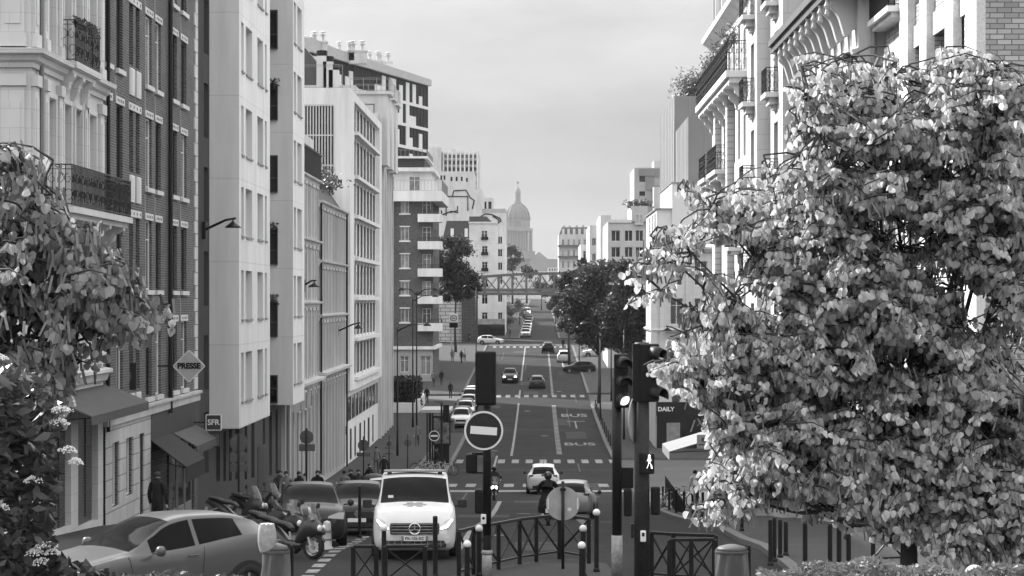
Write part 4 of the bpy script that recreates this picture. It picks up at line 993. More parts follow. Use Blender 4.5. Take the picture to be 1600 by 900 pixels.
for k in range(10): m.box(12.96, 13, 199.2+1.9*k, 199.26+1.9*k, Zp(310,199), Zp(182,199)) if k < 9 else None; m.box(12.86, 12.9, 217.3+2.7*k, 217.36+2.7*k, Zp(330,217), Zp(150,217))
m.build('seam', mat('cladding_seam', .26, .6), t)
fl = MB()
for i in range(2600):
    c = Vector((wx(1088,226)+rnd.gauss(0,.9), 226+rnd.gauss(0,1.0), Zp(138,226)+rnd.gauss(0,.7))); a = Vector((rnd.uniform(-1,1), rnd.uniform(-1,1), rnd.uniform(-.4,1.4))).normalized()*.2; q = a.orthogonal().normalized()*.06; fl.face([c-a,c+q,c+a,c-q])
t2 = thing('roof_shrub', 'bushy shrub growing on the roof edge beside the grey towers', 'shrub', (wx(1088,226), 226, Zp(151,226)))
m = MB(); m.tube([(wx(1088,226), 226, Zp(151,226)-1), (wx(1088,226), 226, Zp(130,226))], [.08,.03], 6); m.build('stem', mat('bark', .05, .9, .3, 8), t2); fl.build('foliage', leaf_d, t2)
# ---- far right buildings
def px_block(name, label, x0, x1, y0, Y, depth, wmat, wins=(), side='R', cat='building', wd=.2, group=None, style='french', roof=True):
    nw = [(wx(a,Y), wx(c,Y), wz(d,Y), wz(b,Y), style) for (a,b,c,d) in wins]
    return building(name, label, wx(x0,Y), wx(x1,Y), Y, Y+depth, wz(y0,Y), wmat, side, (), nw, (), wd, cat, group)
Y8 = 300
R8 = px_block('modern_block', 'white modern block with three columns of dark square windows above the trees', 950, 1012, 346, Y8, 24, concrete, [(955,360,969,377),(976,360,988.5,377),(993,360,1005,377),(955,386,969,402),(976,386,988.5,402),(993,386,1005,402),(955,411,969,427),(976,411,988.5,427),(993,411,1005,427)])
m = MB(); m.box(wx(987,Y8), wx(1012,Y8), Y8-.3, Y8+14, wz(346,Y8)+.002, wz(322,Y8)); m.build('stair_tower', concrete, R8); place_window(R8, (wx(992,Y8), Y8-.36, wz(351,Y8)), 0, 1.1, 1.4, 'pale2')
m = MB(); m.box(wx(950,Y8), wx(987,Y8)-.002, Y8-.15, Y8+.2, wz(348,Y8), wz(343,Y8)); m.build('parapet', plaster_w, R8)
fl = MB()
for i in range(500):
    c = Vector((wx(rnd.choice((990,1008)),Y8)+rnd.gauss(0,.5), Y8+1+rnd.gauss(0,.4), wz(318,Y8)+rnd.gauss(0,.25))); a = Vector((rnd.uniform(-1,1), rnd.uniform(-1,1), rnd.uniform(-.4,1))).normalized()*.2; q = a.orthogonal().normalized()*.1; fl.face([c-a,c+q,c+a,c-q])
tag(fl.build('roof_plants', leaf_d), 'dark plants along the top of the white modern block stair tower', 'plant')
R7 = px_block('panel_tower', 'grey panelled tower stack left of the metal clad towers', 991, 1040, 262, 340, 16, plaster_g, [(999,275,1008,284),(999,299,1008,306)], style='dark')
m = MB(); Y=339.9
for (a,b,c,d) in ((998,264,1022,274.5),(1009,276,1022,297),(1023,264,1040,276),(1023,290,1040,300)): m.box(wx(a,Y),wx(c,Y),Y-.05,Y,wz(d,Y),wz(b,Y))
m.parts('panel', clad, R7); m = MB(); m.box(wx(1023,340),wx(1036,340),342,348,wz(262,340)+.01,wz(250,340)); m.box(wx(1019,340),wx(1040,340),336,339.8,gz(340),wz(294,340)); m.parts('roof_box', plaster_p, R7)
px_block('stepped_block', 'pale narrow block left of the white modern block, stepping down the street', 938, 955, 336, 330, 20, plaster_p, [(943,352,949,364),(943,380,949,392)])
px_block('stepped_block', 'plain pale block with a thin chimney between the old apartment house and the white block', 921, 946, 352, 380, 24, plaster_p, [(925,372,931,384),(937,372,942,384),(925,396,931,408)])
px_block('stepped_block', 'small white house with a rounded terrace in front of the old apartment house', 907, 926, 382, 420, 20, plaster_w, [(911,392,920,406)])
Y10 = 560; ws = []
for yy in (358, 374, 391, 408):
    for xx in (878, 886.5, 895, 903.5, 912): ws.append((xx, yy, xx+3.6, yy+(8 if yy == 358 else 11)))
R10 = px_block('old_apartments', 'grey old apartment house with mansard roof at the far end on the right', 873, 926, 366, Y10, 25, stone_g, [w for w in ws if w[1] > 366], wd=.3, style='curtain')
m = MB(); Yq = Y10; m.prism([(wx(874,Yq),wz(366,Yq)+.01),(wx(926,Yq),wz(366,Yq)+.01),(wx(924,Yq),wz(355,Yq)),(wx(878,Yq),wz(355,Yq))], (0,Yq+.4,0), EX, EZ, EY, 0, 20); m.build('mansard_roof', mat('old_mansard', .12, .7, .2), R10)
m = MB()
for xx in (878, 886.5, 895, 903.5, 912): m.box(wx(xx,Yq),wx(xx+4,Yq),Yq+.1,Yq+.9,wz(366,Yq)+.012,wz(357.5,Yq))
m.parts('dormer', plaster_p, R10); m = MB(); 
for z in (386, 403): m.box(wx(872,Yq),wx(926,Yq),Yq-.7,Yq-.002,wz(z,Yq),wz(z-3.2,Yq))
m.parts('balcony', mat('far_balcony', .1, .7), R10); m = MB()
for xx in (880, 889, 900, 910): m.box(wx(xx,Yq),wx(xx+3.5,Yq),Yq+6,Yq+7,wz(356,Yq),wz(351,Yq))
m.parts('chimney', plaster_g, R10)
# ---- far left buildings
Y9 = 404
ws = [(x,y,x+9,y+15) for x in (753,) for y in (360,384,409,433,460,488)] + [(778,y,785,y+12) for y in (369,389,410,432,460,488)] + [(727,y,734,y+13) for y in (384,409,433,460,488)] + [(703,y,710,y+13) for y in (384,409,433)]
L9 = px_block('corner_house', 'cream corner apartment house with a dark mansard roof, over a street café beyond the viaduct', 692, 789, 380, Y9, 22, stone_c, ws, 'L', wd=.25)
m = MB(); Y=Y9; m.box(wx(733,Y),wx(775,Y),Y-.02,Y+12,wz(380,Y)+.002,wz(349,Y)); m.box(wx(732,Y),wx(776,Y),Y-.25,Y+12.2,wz(349,Y)+.003,wz(346.5,Y)); m.build('corner_tower', stone_c, L9)
place_window(L9,(wx(752,Y),Y-.1,wz(376,Y)),0,1.1,1.8,'curtain')
m = MB(); m.prism([(wx(690,Y),wz(380,Y)+.01),(wx(733,Y)-.01,wz(380,Y)+.01),(wx(733,Y)-.01,wz(345,Y)),(wx(698,Y),wz(345,Y))],(0,Y+.1,0),EX,EZ,EY,0,14); m.prism([(wx(733,Y),wz(346,Y)+.01),(wx(768,Y),wz(346,Y)+.01),(wx(760,Y),wz(338,Y)),(wx(733,Y),wz(338,Y))],(0,Y+.5,0),EX,EZ,EY,0,12); m.build('mansard_roof', slate, L9)
m = MB()
for xx in (704, 726): m.box(wx(xx,Y),wx(xx+5,Y),Y-.1,Y+.6,wz(370,Y),wz(357,Y))
m.parts('dormer', plaster_w, L9)
for z in (376,400,424,448,475,502): pass
m = MB()
for z in (375,399,424,448): m.box(wx(752,Y),wx(763,Y),Y-.3,Y-.24,wz(z,Y),wz(z-5,Y))
m.parts('window_guard', iron, L9)
m = MB(); m.box(wx(745,Y),wx(789,Y),Y-2.2,Y-.002,wz(512,Y),wz(507,Y)); m.build('cafe_awning', canvas_d, L9); m = MB(); m.box(wx(745,Y),wx(789,Y),Y-.25,Y-.002,gz(Y),wz(512.2,Y)); m.build('cafe_front', mat('cafe_dark', .03, .4, .5, 2), L9)
m = MB(); m.box(wx(745,Y),wx(789,Y),Y-.4,Y-.002,wz(506.9,Y),wz(498,Y)); m.build('shop_fascia', mat('cafe_fascia', .25, .6, .3, 1.5), L9)
Ym = 450; ink = mat('mural_line', .02, .8)
t = px_block('gable_building', 'blank gable walls with bold black line drawings above the corner house', 690, 753, 296, Ym, 20, plaster_p, (), 'L')
m = MB(); m.box(wx(753,Ym)+.002,wx(790,Ym),Ym+.5,Ym+20,gz(Ym),wz(326,Ym)); m.build('wing', plaster_g, t)
m = MB()
def mural(pts, w=.26): m.tube([P(x,y,Ym) + Vector((0,-.08,0)) for x,y in pts], w*.5, 6)
mural([(697,337),(697,307),(731,307),(731,329)]); mural([(703,332),(715,329),(715,322)]); mural([(707,306),(709,298),(728,297),(735,309),(741,313),(738,326)]); mural([(684,309),(697,311)]); mural([(690,336),(705,330),(716,332)])
m.build('mural_drawing', ink, t)
t = px_block('mural_house', 'lower white wall with a black scribbled mural between roofs', 745, 790, 333, 430, 8, plaster_p, (), 'L'); m = MB(); Ym = 430
mural([(749,340),(758,334),(768,335),(781,341),(783,345),(777,350),(780,344),(770,338)])
m.build('mural_drawing', ink, t)
t = px_block('balcony_tower', 'pale residential tower with vertical balcony ribs far away on the left', 690, 748, 238, 620, 20, plaster_p, (), 'L')
m = MB(); Y = 620
for k in range(9): x = 692 + 6.6*k; m.box(wx(x,Y),wx(x+2.2,Y),Y-1.2,Y-.002,wz(330,Y),wz(236,Y))
m.parts('rib', plaster_w, t)
m = MB()
for k in range(8):
    for i in range(9): x = 694.2+6.6*k; m.box(wx(x+.05,Y),wx(x+4.3,Y),Y-.05,Y-.001,wz(247+10.3*i,Y),wz(241.5+10.3*i,Y))
m.parts('window_bay', mat('far_window', .1, .5, .3), t)
m = MB()
for k in range(8):
    for i in range(9): x = 694.2+6.6*k; m.box(wx(x+.05,Y),wx(x+4.3,Y),Y-1.0,Y-.051,wz(250.5+10.3*i,Y),wz(247.2+10.3*i,Y))
m.parts('balcony', plaster_g, t)
m = MB(); m.box(wx(672,Y),wx(690,Y)-.01,Y-2,Y+18,gz(Y),wz(231,Y)); m.box(wx(704,Y),wx(711,Y),Y+2,Y+6,wz(238,Y)+.01,wz(232,Y)); m.parts('stair_tower', plaster_p, t)
px_block('stepped_house', 'plain pale house stepping down in front of the distant ribbed tower', 671, 740, 268, 520, 20, plaster_p, [(688,274,691,281),(693,274,696,281),(704,276,707,283),(712,276,715,283),(720,276,723,283),(728,278,731,284)], 'L', style='dark', wd=.3)
px_block('stepped_house', 'small pale house with a tall window right of the gable drawings', 753, 770, 309, 520, 15, plaster_p, [(757,315,760,327),(763,315,768,327)], 'L', style='dark', wd=.3)
# ---- elevated railway viaduct
YV = 384; t = thing('railway_viaduct', 'steel lattice truss railway bridge crossing over the street on masonry abutments', 'bridge', (1.5, YV, gz(YV)))
steel = mat('viaduct_steel', .1, .6, .15, 2); zb_ = wz(462, YV); XA, XC = -11.2, 19.0
for yy, nm in ((YV, 'front'), (YV+7.5, 'back')):
    m = MB(); n = 13; top = []
    for k in range(n+1):
        x = XA + (XC-XA)*k/n; s_ = abs(2*k/n - 1); top.append(Vector((x, yy, zb_ + 3.75 - .75*s_**2)))
    bot = [Vector((q.x, yy, zb_+.5)) for q in top]
    for k in range(n): m.bar(top[k], top[k+1], .3, .36)
    m.box(XA-.4, XC+.4, yy-.16, yy+.16, zb_+.1, zb_+.55)
    m.build('girder', steel, t)
    m = MB()
    for k in range(n+1): m.bar(bot[k], top[k], .3, .24)
    for k in range(n):
        m.bar(bot[k], top[k+1], .26, .14) if k >= n//2 else m.bar(top[k], bot[k+1], .26, .14)
        m.bar(top[k], bot[k+1], .12, .08) if k >= n//2 else m.bar(bot[k], top[k+1], .12, .08)
    m.build('lattice', steel, t)
m = MB(); m.box(XA, XC, YV+.2, YV+7.3, zb_+.1, zb_+.5); m.build('deck', mat('deck_steel', .07, .7), t)
m = MB()
for k in range(8): y = YV+.4; 
m.box(XA, XC, YV+.5, YV+.6, zb_+.6, zb_+1.2); m.build('parapet_screen', mat('screen_mesh', .16, .6), t)
mas = mat('viaduct_masonry', .38, .85, .15, 1, kind='ashlar', bw=1.6, bh=.6, joint=.3, ms=.06)
m = MB(); m.box(-34, -12.6, YV-1.5, YV+9, gz(YV)-.5, zb_+.2); m.build('abutment', mas, t)
m = MB(); m.box(-12.59, -10.2, YV-2.4, YV+9.5, gz(YV)-.5, zb_+.3); m.box(-12.8, -10.0, YV-2.6, YV+9.7, zb_+.302, zb_+1.0); m.build('pier', mat('shaded_masonry', .06, .9, .25, 1, kind='ashlar', bw=1.4, bh=.5, joint=.5, ms=.05), t)  # left pier coloured dark to carry the shade on this masonry
m = MB(); m.box(18.2, 21, YV-2.4, YV+9.5, gz(YV)-.5, zb_+.3); m.build('pier', mas, t)
# ---- domed monument on the hill
YP = 2480; cx = wx(809, YP); pst = mat('monument_stone', .12, .85, .1, .05)
t = thing('domed_monument', 'great domed stone monument with columned drum and lantern on the far hill', 'monument', (cx, YP, wz(432, YP)))
S = YP/F
def ZP(y): return wz(y, YP)
m = MB(); m.box(cx-30*S, cx+62*S, YP-10, YP+70, ZP(440), ZP(405)); m.box(cx-27*S, cx+27*S, YP-22*S, YP+24*S, ZP(405)+.02, ZP(393)); m.build('base_block', pst, t)
m = MB(); m.lathe([(16.5*S,ZP(393)),(16.5*S,ZP(360))],(cx,YP,0),32); m.build('drum', pst, t)
m = MB()
for k in range(32):
    a = 2*math.pi*k/32; m.lathe([(1.15*S,ZP(392.5)),(1.0*S,ZP(362))],(cx+22*S*math.cos(a),YP+22*S*math.sin(a),0),8)
m.parts('column', pst, t)
m = MB(); m.lathe([(23.4*S,ZP(362)),(23.8*S,ZP(360)),(23.6*S,ZP(356.8)),(19*S,ZP(356.5)),(19*S,ZP(345.5)),(20*S,ZP(345)),(20*S,ZP(343.6)),(18.7*S,ZP(343.5))],(cx,YP,0),40); m.build('entablature', pst, t)
m = MB()
for k in range(16):
    a = 2*math.pi*(k+.5)/16; x, y = 19.05*S*math.cos(a), 19.05*S*math.sin(a); d = Vector((math.cos(a), math.sin(a), 0)); U_ = Vector((-d.y, d.x, 0)); m.obox((cx+x, YP+y, 0), U_, EZ, d, -1.1*S, 1.1*S, ZP(354.5), ZP(348), -.1, .15)
m.parts('window', mat('far_window', .1), t)
pf = [(18.6*S*math.cos(R(a)), ZP(343.5) + 26*S*math.sin(R(a))) for a in range(0, 83, 6)]
m = MB(); m.lathe(pf,(cx,YP,0),40); m.build('dome', mat('lead_dome', .09, .6, .08, .1), t, smooth=True)
m = MB()
for k in range(16):
    a = 2*math.pi*k/16; m.tube([Vector((cx+(r+.3)*math.cos(a), YP+(r+.3)*math.sin(a), z)) for r, z in pf], .6, 5)
m.parts('dome_rib', mat('lead_dome', .2), t)
m = MB(); m.lathe([(6*S,ZP(318)),(6*S,ZP(316)),(4.6*S,ZP(315.8)),(4.4*S,ZP(302)),(5.4*S,ZP(301)),(5*S,ZP(299.5)),(3.5*S,ZP(296)),(1.4*S,ZP(292)),(.6*S,ZP(290)),(.3*S,ZP(287))],(cx,YP,0),20); m.build('lantern', pst, t)
m = MB(); m.box(cx-.35,cx+.35,YP-.3,YP+.3,ZP(288),ZP(283)); m.box(cx-1.6,cx+1.6,YP-.3,YP+.3,ZP(286),ZP(285)); m.build('cross', dark_metal, t)
for (px, w, y0, y1) in ((848, 46, 412, 400), (842, 28, 404, 393)):
    x0, x1 = wx(px-w/2, YP-60), wx(px+w/2, YP-60); m = MB(); m.prism([(x0, wz(430,YP-60)), (x1, wz(430,YP-60)), (x1, wz(y0,YP-60)), ((x0+x1)/2, wz(y1,YP-60)), (x0, wz(y0,YP-60))], (0,YP-60+px*.02,0), EX, EZ, EY, 0, 30); m.build('pediment_wing', pst, t)
# low roofs at the foot of the hill and along the far street
far_m = mat('far_render', .4, .85, .12, .1)
k = 0
for (x0, x1, y0, Y, lab) in ((792, 812, 424, 1500, 'pale low house left below the domed monument'), (812, 836, 420, 1400, 'pale roofline directly below the domed monument'), (834, 858, 424, 1350, 'pale low house right below the domed monument'), (856, 884, 418, 1300, 'pale house front at the right foot of the hill'), (775, 800, 418, 1000, 'pale house on the left of the far street above the viaduct'), (868, 902, 424, 900, 'pale house on the right of the far street above the viaduct')):
    t = building('far_house', lab, wx(x0,Y), wx(x1,Y), Y, Y+30, wz(y0,Y), far_m, 'L', (), [(wx(x0+2+4*i,Y), wx(x0+4+4*i,Y), wz(y0+5+8*j,Y), wz(y0+1.5+8*j,Y), 'dark') for i in range(4) for j in range(3)], .3)
for side in (-1, 1):
    for k in range(5):
        Y = 430 + 85*k; x = -13 if side < 0 else 13.5; h = 15 + 3*((k*7+side) % 3)
        lab = ('left' if side < 0 else 'right')
        xs0, xs1 = (x-16, x) if side < 0 else (x, x+16)
        building('street_house', 'pale house %s of the far street, %s' % (lab, ('just behind the bridge','one block behind the bridge','midway up the rise','near the top of the rise','last before the hill')[k]), xs0, xs1, Y+24, Y+84, gz(Y+40)+h-8, far_m, 'L' if side < 0 else 'R', [(Y+27+6*i, Y+28.4+6*i, gz(Y+40)+1.2+3.2*j, gz(Y+40)+3.2+3.2*j, 'dark') for i in range(9) for j in range(2)], [(xs0+2+4*i, xs0+3.4+4*i, gz(Y+30)+2+3.2*j, gz(Y+30)+4+3.2*j, 'dark') for i in range(4) for j in range(2)], .3)
# ================================================================== vehicles
def paintm(name, v, coat=.5, rough=.35, metal=0.0): return mat('car_paint_' + name, v, rough, .05, 2, metal, coat)
P_white = paintm('white', .5, .3, .4); P_silver = paintm('silver', .2, .3, .35, .15); P_dark = paintm('charcoal', .014, .1); P_black = paintm('black', .006, .12); P_grey = paintm('grey', .05, .2); P_light = paintm('light_grey', .42)
car_glass = mat('car_glass', .005, .05, .1, 2, spec=.04); car_glass_l = mat('car_screen_glass', .008, .05, .6, 2.2, spec=.025)
rubber = mat('tyre_rubber', .018, .85, .2, 10); alloy = mat('alloy_rim', .35, .35, .1, 8, .5); plastic_d = mat('black_plastic', .02, .55, .15, 8)
chrome = mat('chrome', .6, .15, .05, 8, .9); lampglass = mat('lamp_glass', .5, .08, .1, 9, .2); tailred = mat('tail_lamp', .06, .15, .1, 9); plate_w = mat('plate_face', .55, .5, .05)
lit = mat('lit_lamp', .9, .3, .02, emit=6.0)
seat_m = mat('leatherette', .02, .6, .1)
def pchip(keys, y):
    n = len(keys); i = 0
    while i < n-2 and y > keys[i+1][0]: i += 1
    h = keys[i+1][0]-keys[i][0]; t = min(max((y-keys[i][0])/h, 0), 1); out = []
    for c in range(1, len(keys[0])):
        def sl(k):
            if k <= 0: return (keys[1][c]-keys[0][c])/(keys[1][0]-keys[0][0])
            if k >= n-1: return (keys[-1][c]-keys[-2][c])/(keys[-1][0]-keys[-2][0])
            a = (keys[k][c]-keys[k-1][c])/(keys[k][0]-keys[k-1][0]); b = (keys[k+1][c]-keys[k][c])/(keys[k+1][0]-keys[k][0])
            return 0 if a*b <= 0 else 2*a*b/(a+b)
        out.append((2*t**3-3*t*t+1)*keys[i][c] + (t**3-2*t*t+t)*h*sl(i) + (-2*t**3+3*t*t)*keys[i+1][c] + (t**3-t*t)*h*sl(i+1))
    return out
def make_car(name, keys, ws, rw, sw, wheels, rad, paint, detail=True, rim_spokes=5, trim=None, pillar=None, lamps=None, tails=None, bar=False, rails=False):
    """front at -Y. ws/rw = windscreen / rear window ranges, sw = list of side window ranges"""
    t = bpy.data.objects.new(name, None); COL.objects.link(t); t.empty_display_size = .5
    y0, y1 = keys[0][0], keys[-1][0]
    marks = sorted({y0, y1, *ws, *rw, *[a for s in sw for a in s]}); ys = []
    for i in range(len(marks)-1):
        n = max(1, int(round((marks[i+1]-marks[i])/.16))); ys += [marks[i] + (marks[i+1]-marks[i])*k/n for k in range(n)]
    ys.append(y1)
    def ring(y):
        w, zb, zm, zbelt, zr, wt = pchip(keys, y); g0 = w*.915; top = zr - .07 if zr - zbelt > .25 else max(zbelt+.015, zr-.03)
        p = [(0, zb), (w*.84, zb), (w*.955, zb+.07), (w*.99, zb+(zm-zb)*.55), (w, zm), (w*.995, zm+(zbelt-zm)*.5), (w*.975, zbelt-.06), (w*.935, zbelt)]
        for f in (.04, .35, .68, 1.0): p.append((g0 + (wt-g0)*f, zbelt + (top-zbelt)*f + .012*(1-f)))
        p += [(wt*.95, top+(zr-top)*.62), (wt*.82, zr-.006), (wt*.45, zr+.018), (0, zr+.026)]
        return p
    rings = [ring(y) for y in ys]; body = MB(); scr = MB(); rear = MB(); side = MB(); n = len(rings[0])
    for sgn in (1, -1):
        for i in range(len(ys)-1):
            ym = (ys[i]+ys[i+1])/2
            for k in range(n-1):
                tgt = body
                if 8 <= k <= 10 and any(a < ym < b for a, b in sw): tgt = side
                elif k >= 12 and ws[0] < ym < ws[1]: tgt = scr
                elif k >= 12 and rw[0] < ym < rw[1]: tgt = rear
                q = [(sgn*rings[i][k][0], ys[i], rings[i][k][1]), (sgn*rings[i][k+1][0], ys[i], rings[i][k+1][1]), (sgn*rings[i+1][k+1][0], ys[i+1], rings[i+1][k+1][1]), (sgn*rings[i+1][k][0], ys[i+1], rings[i+1][k][1])]
                if sgn < 0: q.reverse()
                q = [Vector(a) for a in q]; dd = [q[0]]
                for a in q[1:]:
                    if all((a-b).length > 1e-5 for b in dd): dd.append(a)
                if len(dd) >= 3: tgt.face(dd)
    for yy, rg in ((y0, rings[0]), (y1, rings[-1])):
        pts = [(x, yy, z) for x, z in rg] + [(-x, yy, z) for x, z in reversed(rg[1:-1])]
        body.face(pts if yy == y1 else pts[::-1])
    def weld(m, nm, mt):
        o = m.build(nm, mt, t, smooth=True)
        if o is None: return None
        import bmesh
        b = bmesh.new(); b.from_mesh(o.data); bmesh.ops.remove_doubles(b, verts=b.verts, dist=1e-4); bmesh.ops.recalc_face_normals(b, faces=b.faces); b.to_mesh(o.data); b.free()
        return o
    bo = weld(body, 'body', paint); weld(scr, 'windscreen', car_glass_l); weld(rear, 'rear_window', car_glass)
    for sm in (1,-1):
        for (a_,b_) in sw:
            q = MB()
            for f in side.f:
                vs = [side.v[i] for i in f]; cx_ = sum(v[0] for v in vs); cy_ = sum(v[1] for v in vs)/len(vs)
                if cx_*sm > 0 and a_ < cy_ < b_: q.face(vs)
            weld(q, 'side_window', car_glass)
    # lower trim, grille, arches, wheels
    def hw(y): return pchip(keys, y)[0]
    wheels_o = []
    for wy in wheels:
        for sgn in (1, -1):
            xw = sgn*(hw(wy)+.012); arch = MB(); pr = []
            for k in range(17): a = math.pi*k/16; pr.append(((rad+.075)*math.cos(a), rad + (rad+.075)*math.sin(a)))
            pr += [(-(rad+.05), .22), (rad+.05, .22)]
            arch.prism(pr, (xw, wy, 0), EY, EZ, EX*sgn, -.3, 0); arch.build('wheel_arch', trim or plastic_d, t)
            w = MB(); prf = [(rad*.6,-.1),(rad*.9,-.1),(rad,-.07),(rad,.07),(rad*.94,.1),(rad*.66,.1),(rad*.62,.06),(rad*.6,-.1)]
            w.lathe([(r, h*sgn) for r, h in prf], (0,0,0), 20, 'x', cap=False); wo = w.build('wheel', rubber, t, smooth=True); wo.location = (xw - sgn*.075, wy, rad)
            r_ = MB(); r_.lathe([(.02,.075*sgn),(rad*.18,.07*sgn),(rad*.2,.05*sgn)], (0,0,0), 10, 'x'); r_.lathe([(rad*.56,.05*sgn),(rad*.66,.07*sgn),(rad*.66,.03*sgn)], (0,0,0), 20, 'x', cap=False); r_.lathe([(0.02,.0),(rad*.62,.0)], (0,0,0), 16, 'x', cap=False)
            for k in range(rim_spokes):
                a = 2*math.pi*k/rim_spokes+.3; r_.bar((.05*sgn, 0, 0), (.055*sgn, rad*.6*math.cos(a), rad*.6*math.sin(a)), .05, .045)
            r_.build('rim', alloy, wo)
    return t
HATCH = [(-2.08,.60,.30,.45,.60,.63,.46),(-2.0,.76,.22,.48,.70,.74,.60),(-1.72,.86,.19,.52,.82,.86,.68),(-1.0,.885,.18,.55,.92,.985,.72),(-.2,.89,.18,.57,.95,1.41,.60),(.4,.89,.18,.57,.965,1.48,.60),(1.2,.89,.18,.57,.99,1.44,.585),(1.72,.87,.2,.58,1.02,1.27,.56),(2.0,.83,.24,.6,.96,1.0,.64),(2.08,.74,.30,.58,.84,.87,.6)]
def zscale(keys, k, l=1.0, w=1.0): return [(a*l, b*w, c*(.5+.5*k), d*k, e*k, f*k, g*w) for a,b,c,d,e,f,g in keys]
def door_gap(t, keys, y, zlo=.0, zhi=9, dy=0, sides=(1,-1)):
    w, zb, zm, zbelt, zr, wt = pchip(keys, y)
    for sg in sides:
        pts = [(sg*(a+.003), y+dy*f, z) for a, z, f in ((w*.955, zb+.07, 0), (w*.99, zb+(zm-zb)*.55, .2), (w, zm, .45), (w*.995, zm+(zbelt-zm)*.5, .7), (w*.975, zbelt-.06, .9), (w*.94, zbelt, 1))]
        m = MB(); m.tube(pts, .007, 4); m.build('door_seam', plastic_d, t)
def front_kit(t, y, w, zl, zg, zp, lamp_on=False, grille_w=.45, grille_h=.09, plate=True, lower=True, lamp=(.17,.07)):
    for sgn in (1, -1):
        m = MB(); lw, lh = lamp
        m.prism([(-lw,-lh*.7),(lw,-lh),(lw*1.1,lh*.9),(lw*.4,lh),(-lw*.9,-lh*.1)], (sgn*(w-.17), y+.1, zl), EX*sgn, EZ, (EY + EX*sgn*(-.0)), -.085, .1)
        m.build('headlight', lit if lamp_on == 'all' else lampglass, t)
        if lamp_on:
            q = MB(); q.box(sgn*(w-.17)-.06, sgn*(w-.17)+.06, y-.0, y+.012, zl-.045, zl-.01); q.build('lamp', lit, t)
        q = MB(); q.lathe([(.05,-.02),(.05,.03)], (sgn*(w-.2), y+.06, zp+.02), 10, 'y'); q.build('fog_lamp', lampglass, t)
    m = MB(); m.box(-grille_w, grille_w, y-.035, y+.06, zg-grille_h, zg+grille_h); m.build('grille', plastic_d, t, bevel=.015)
    if lower: m = MB(); m.box(-w*.72, w*.72, y-.03, y+.05, zp-.2, zp-.08); m.build('lower_grille', plastic_d, t, bevel=.015)
    if plate: m = MB(); m.box(-.26, .26, y-.055, y-.03, zp-.055, zp+.055); m.build('number_plate', plate_w, t)
def rear_kit(t, y, w, zt, zp, th=.13, tw=.12):
    for sgn in (1, -1):
        m = MB(); m.box(*sorted((sgn*(w-.02), sgn*(w-.02-tw*2))), y-.16, y-.02+.03, zt-th, zt+th); m.build('tail_light', tailred, t, bevel=.02)
    m = MB(); m.box(-.26, .26, y+.005, y+.03, zp-.055, zp+.055); m.build('number_plate', plate_w, t)
    m = MB(); m.box(-w*.85, w*.85, y-.03, y+.02, .24, .42); m.build('rear_bumper', plastic_d, t, bevel=.02)
def mirrors(t, x, y, z, m=None, s=1.0):
    for sgn in (1, -1):
        b = MB(); c = (sgn*(x+.12*s), y, z); b.lathe([(.02,-.07),(.075,-.05),(.09,.0),(.085,.045),(.02,.05)], c, 10, 'y'); b.bar((sgn*(x-.06), y, z-.05), (sgn*(x+.1), y, z-.03), .035); b.build('mirror', m or plastic_d, t, smooth=True)
def hatchback(name, paint, k=1.0, l=1.0, w=1.0, **kw):
    t = make_car(name, zscale(HATCH, k, l, w), (-1.0*l, -.2*l), (1.55*l, 2.0*l), [(-.55*l, .32*l), (.40*l, 1.4*l)], (-1.28*l, 1.28*l), .31*(.6+.4*k), paint, **kw)
    front_kit(t, -2.06*l, .74*w, .68*k, .6*k, .44*k, kw.get('lamp_on', False) if 0 else False); rear_kit(t, 2.05*l, .78*w, .86*k, .66*k); mirrors(t, .9*w, -.72*l, .99*k)
    return t
protos = {}
def put(root, x, y, rot, label, cat='car', group=None, paint=None, first=None, pitch=True, loc_z=None):
    o = copy_tree(root) if root.get('used') else root
    if not root.get('used'): root['used'] = 1
    if 'used' in o.keys() and o is not root: del o['used']
    o.location = (x, y, gz(y) + .004 if loc_z is None else loc_z)
    pt = math.atan2(gz(y+1.3)-gz(y-1.3), 2.6) if pitch else 0
    o.rotation_euler = (Matrix.Rotation(pt*1.0, 3, 'X') @ Matrix.Rotation(rot, 3, 'Z')).to_euler()
    tag(o, label, cat, group)
    if paint:
        for c in o.children:
            if c.name.split('.')[0] == 'body':
                c.material_slots[0].link = 'OBJECT'; c.material_slots[0].material = paint
    return o
hatch = hatchback('parked_car', P_grey); suv = hatchback('parked_car', P_dark, 1.13, 1.05, 1.03)
G1 = 'cars parked in a line along the left kerb'
cars = [(-6.85,207.5,P_light,suv,'light grey car at the near end of the far parked line, its front showing'),(-6.9,213.2,P_dark,hatch,'dark car second in the far parked line, behind the light grey one'),(-6.85,218.8,P_light,suv,'pale car third in the far parked line'),(-6.95,224.6,P_black,hatch,'black car fourth in the far parked line'),(-6.9,230.4,P_white,hatch,'white car fifth in the far parked line'),(-6.9,236.6,P_white,suv,'tall white car sixth in the far parked line'),(-6.85,243,P_white,hatch,'white car at the far end of the parked line on the left')]
for x, y, p, pr, lb in cars: put(pr, x, y, 0, lb, 'car', G1, p)
o = put(suv, -3.25, 272, 0, 'black off-road car with lit headlights coming down the street', 'car', None, P_black)
o.name = 'car'
for sgn in (1,-1):
    q = MB(); q.box(sgn*.66-.12, sgn*.66+.12, -2.24, -2.2, .72, .86); q.build('headlamp', lit, o)
o = put(hatch, -.05, 262, math.pi, 'grey hatchback driving away up the middle of the street', 'car', None, P_grey); o.name = 'car'
o = put(suv, 1.55, 345, math.pi, 'small black car driving away, farthest up before the viaduct crossing', 'car', None, P_black); o.name = 'car'
o = put(suv, 3.6, 318, math.pi, 'white van-like car stopped by the right kerb under the trees', 'car', None, P_white); o.name = 'car'
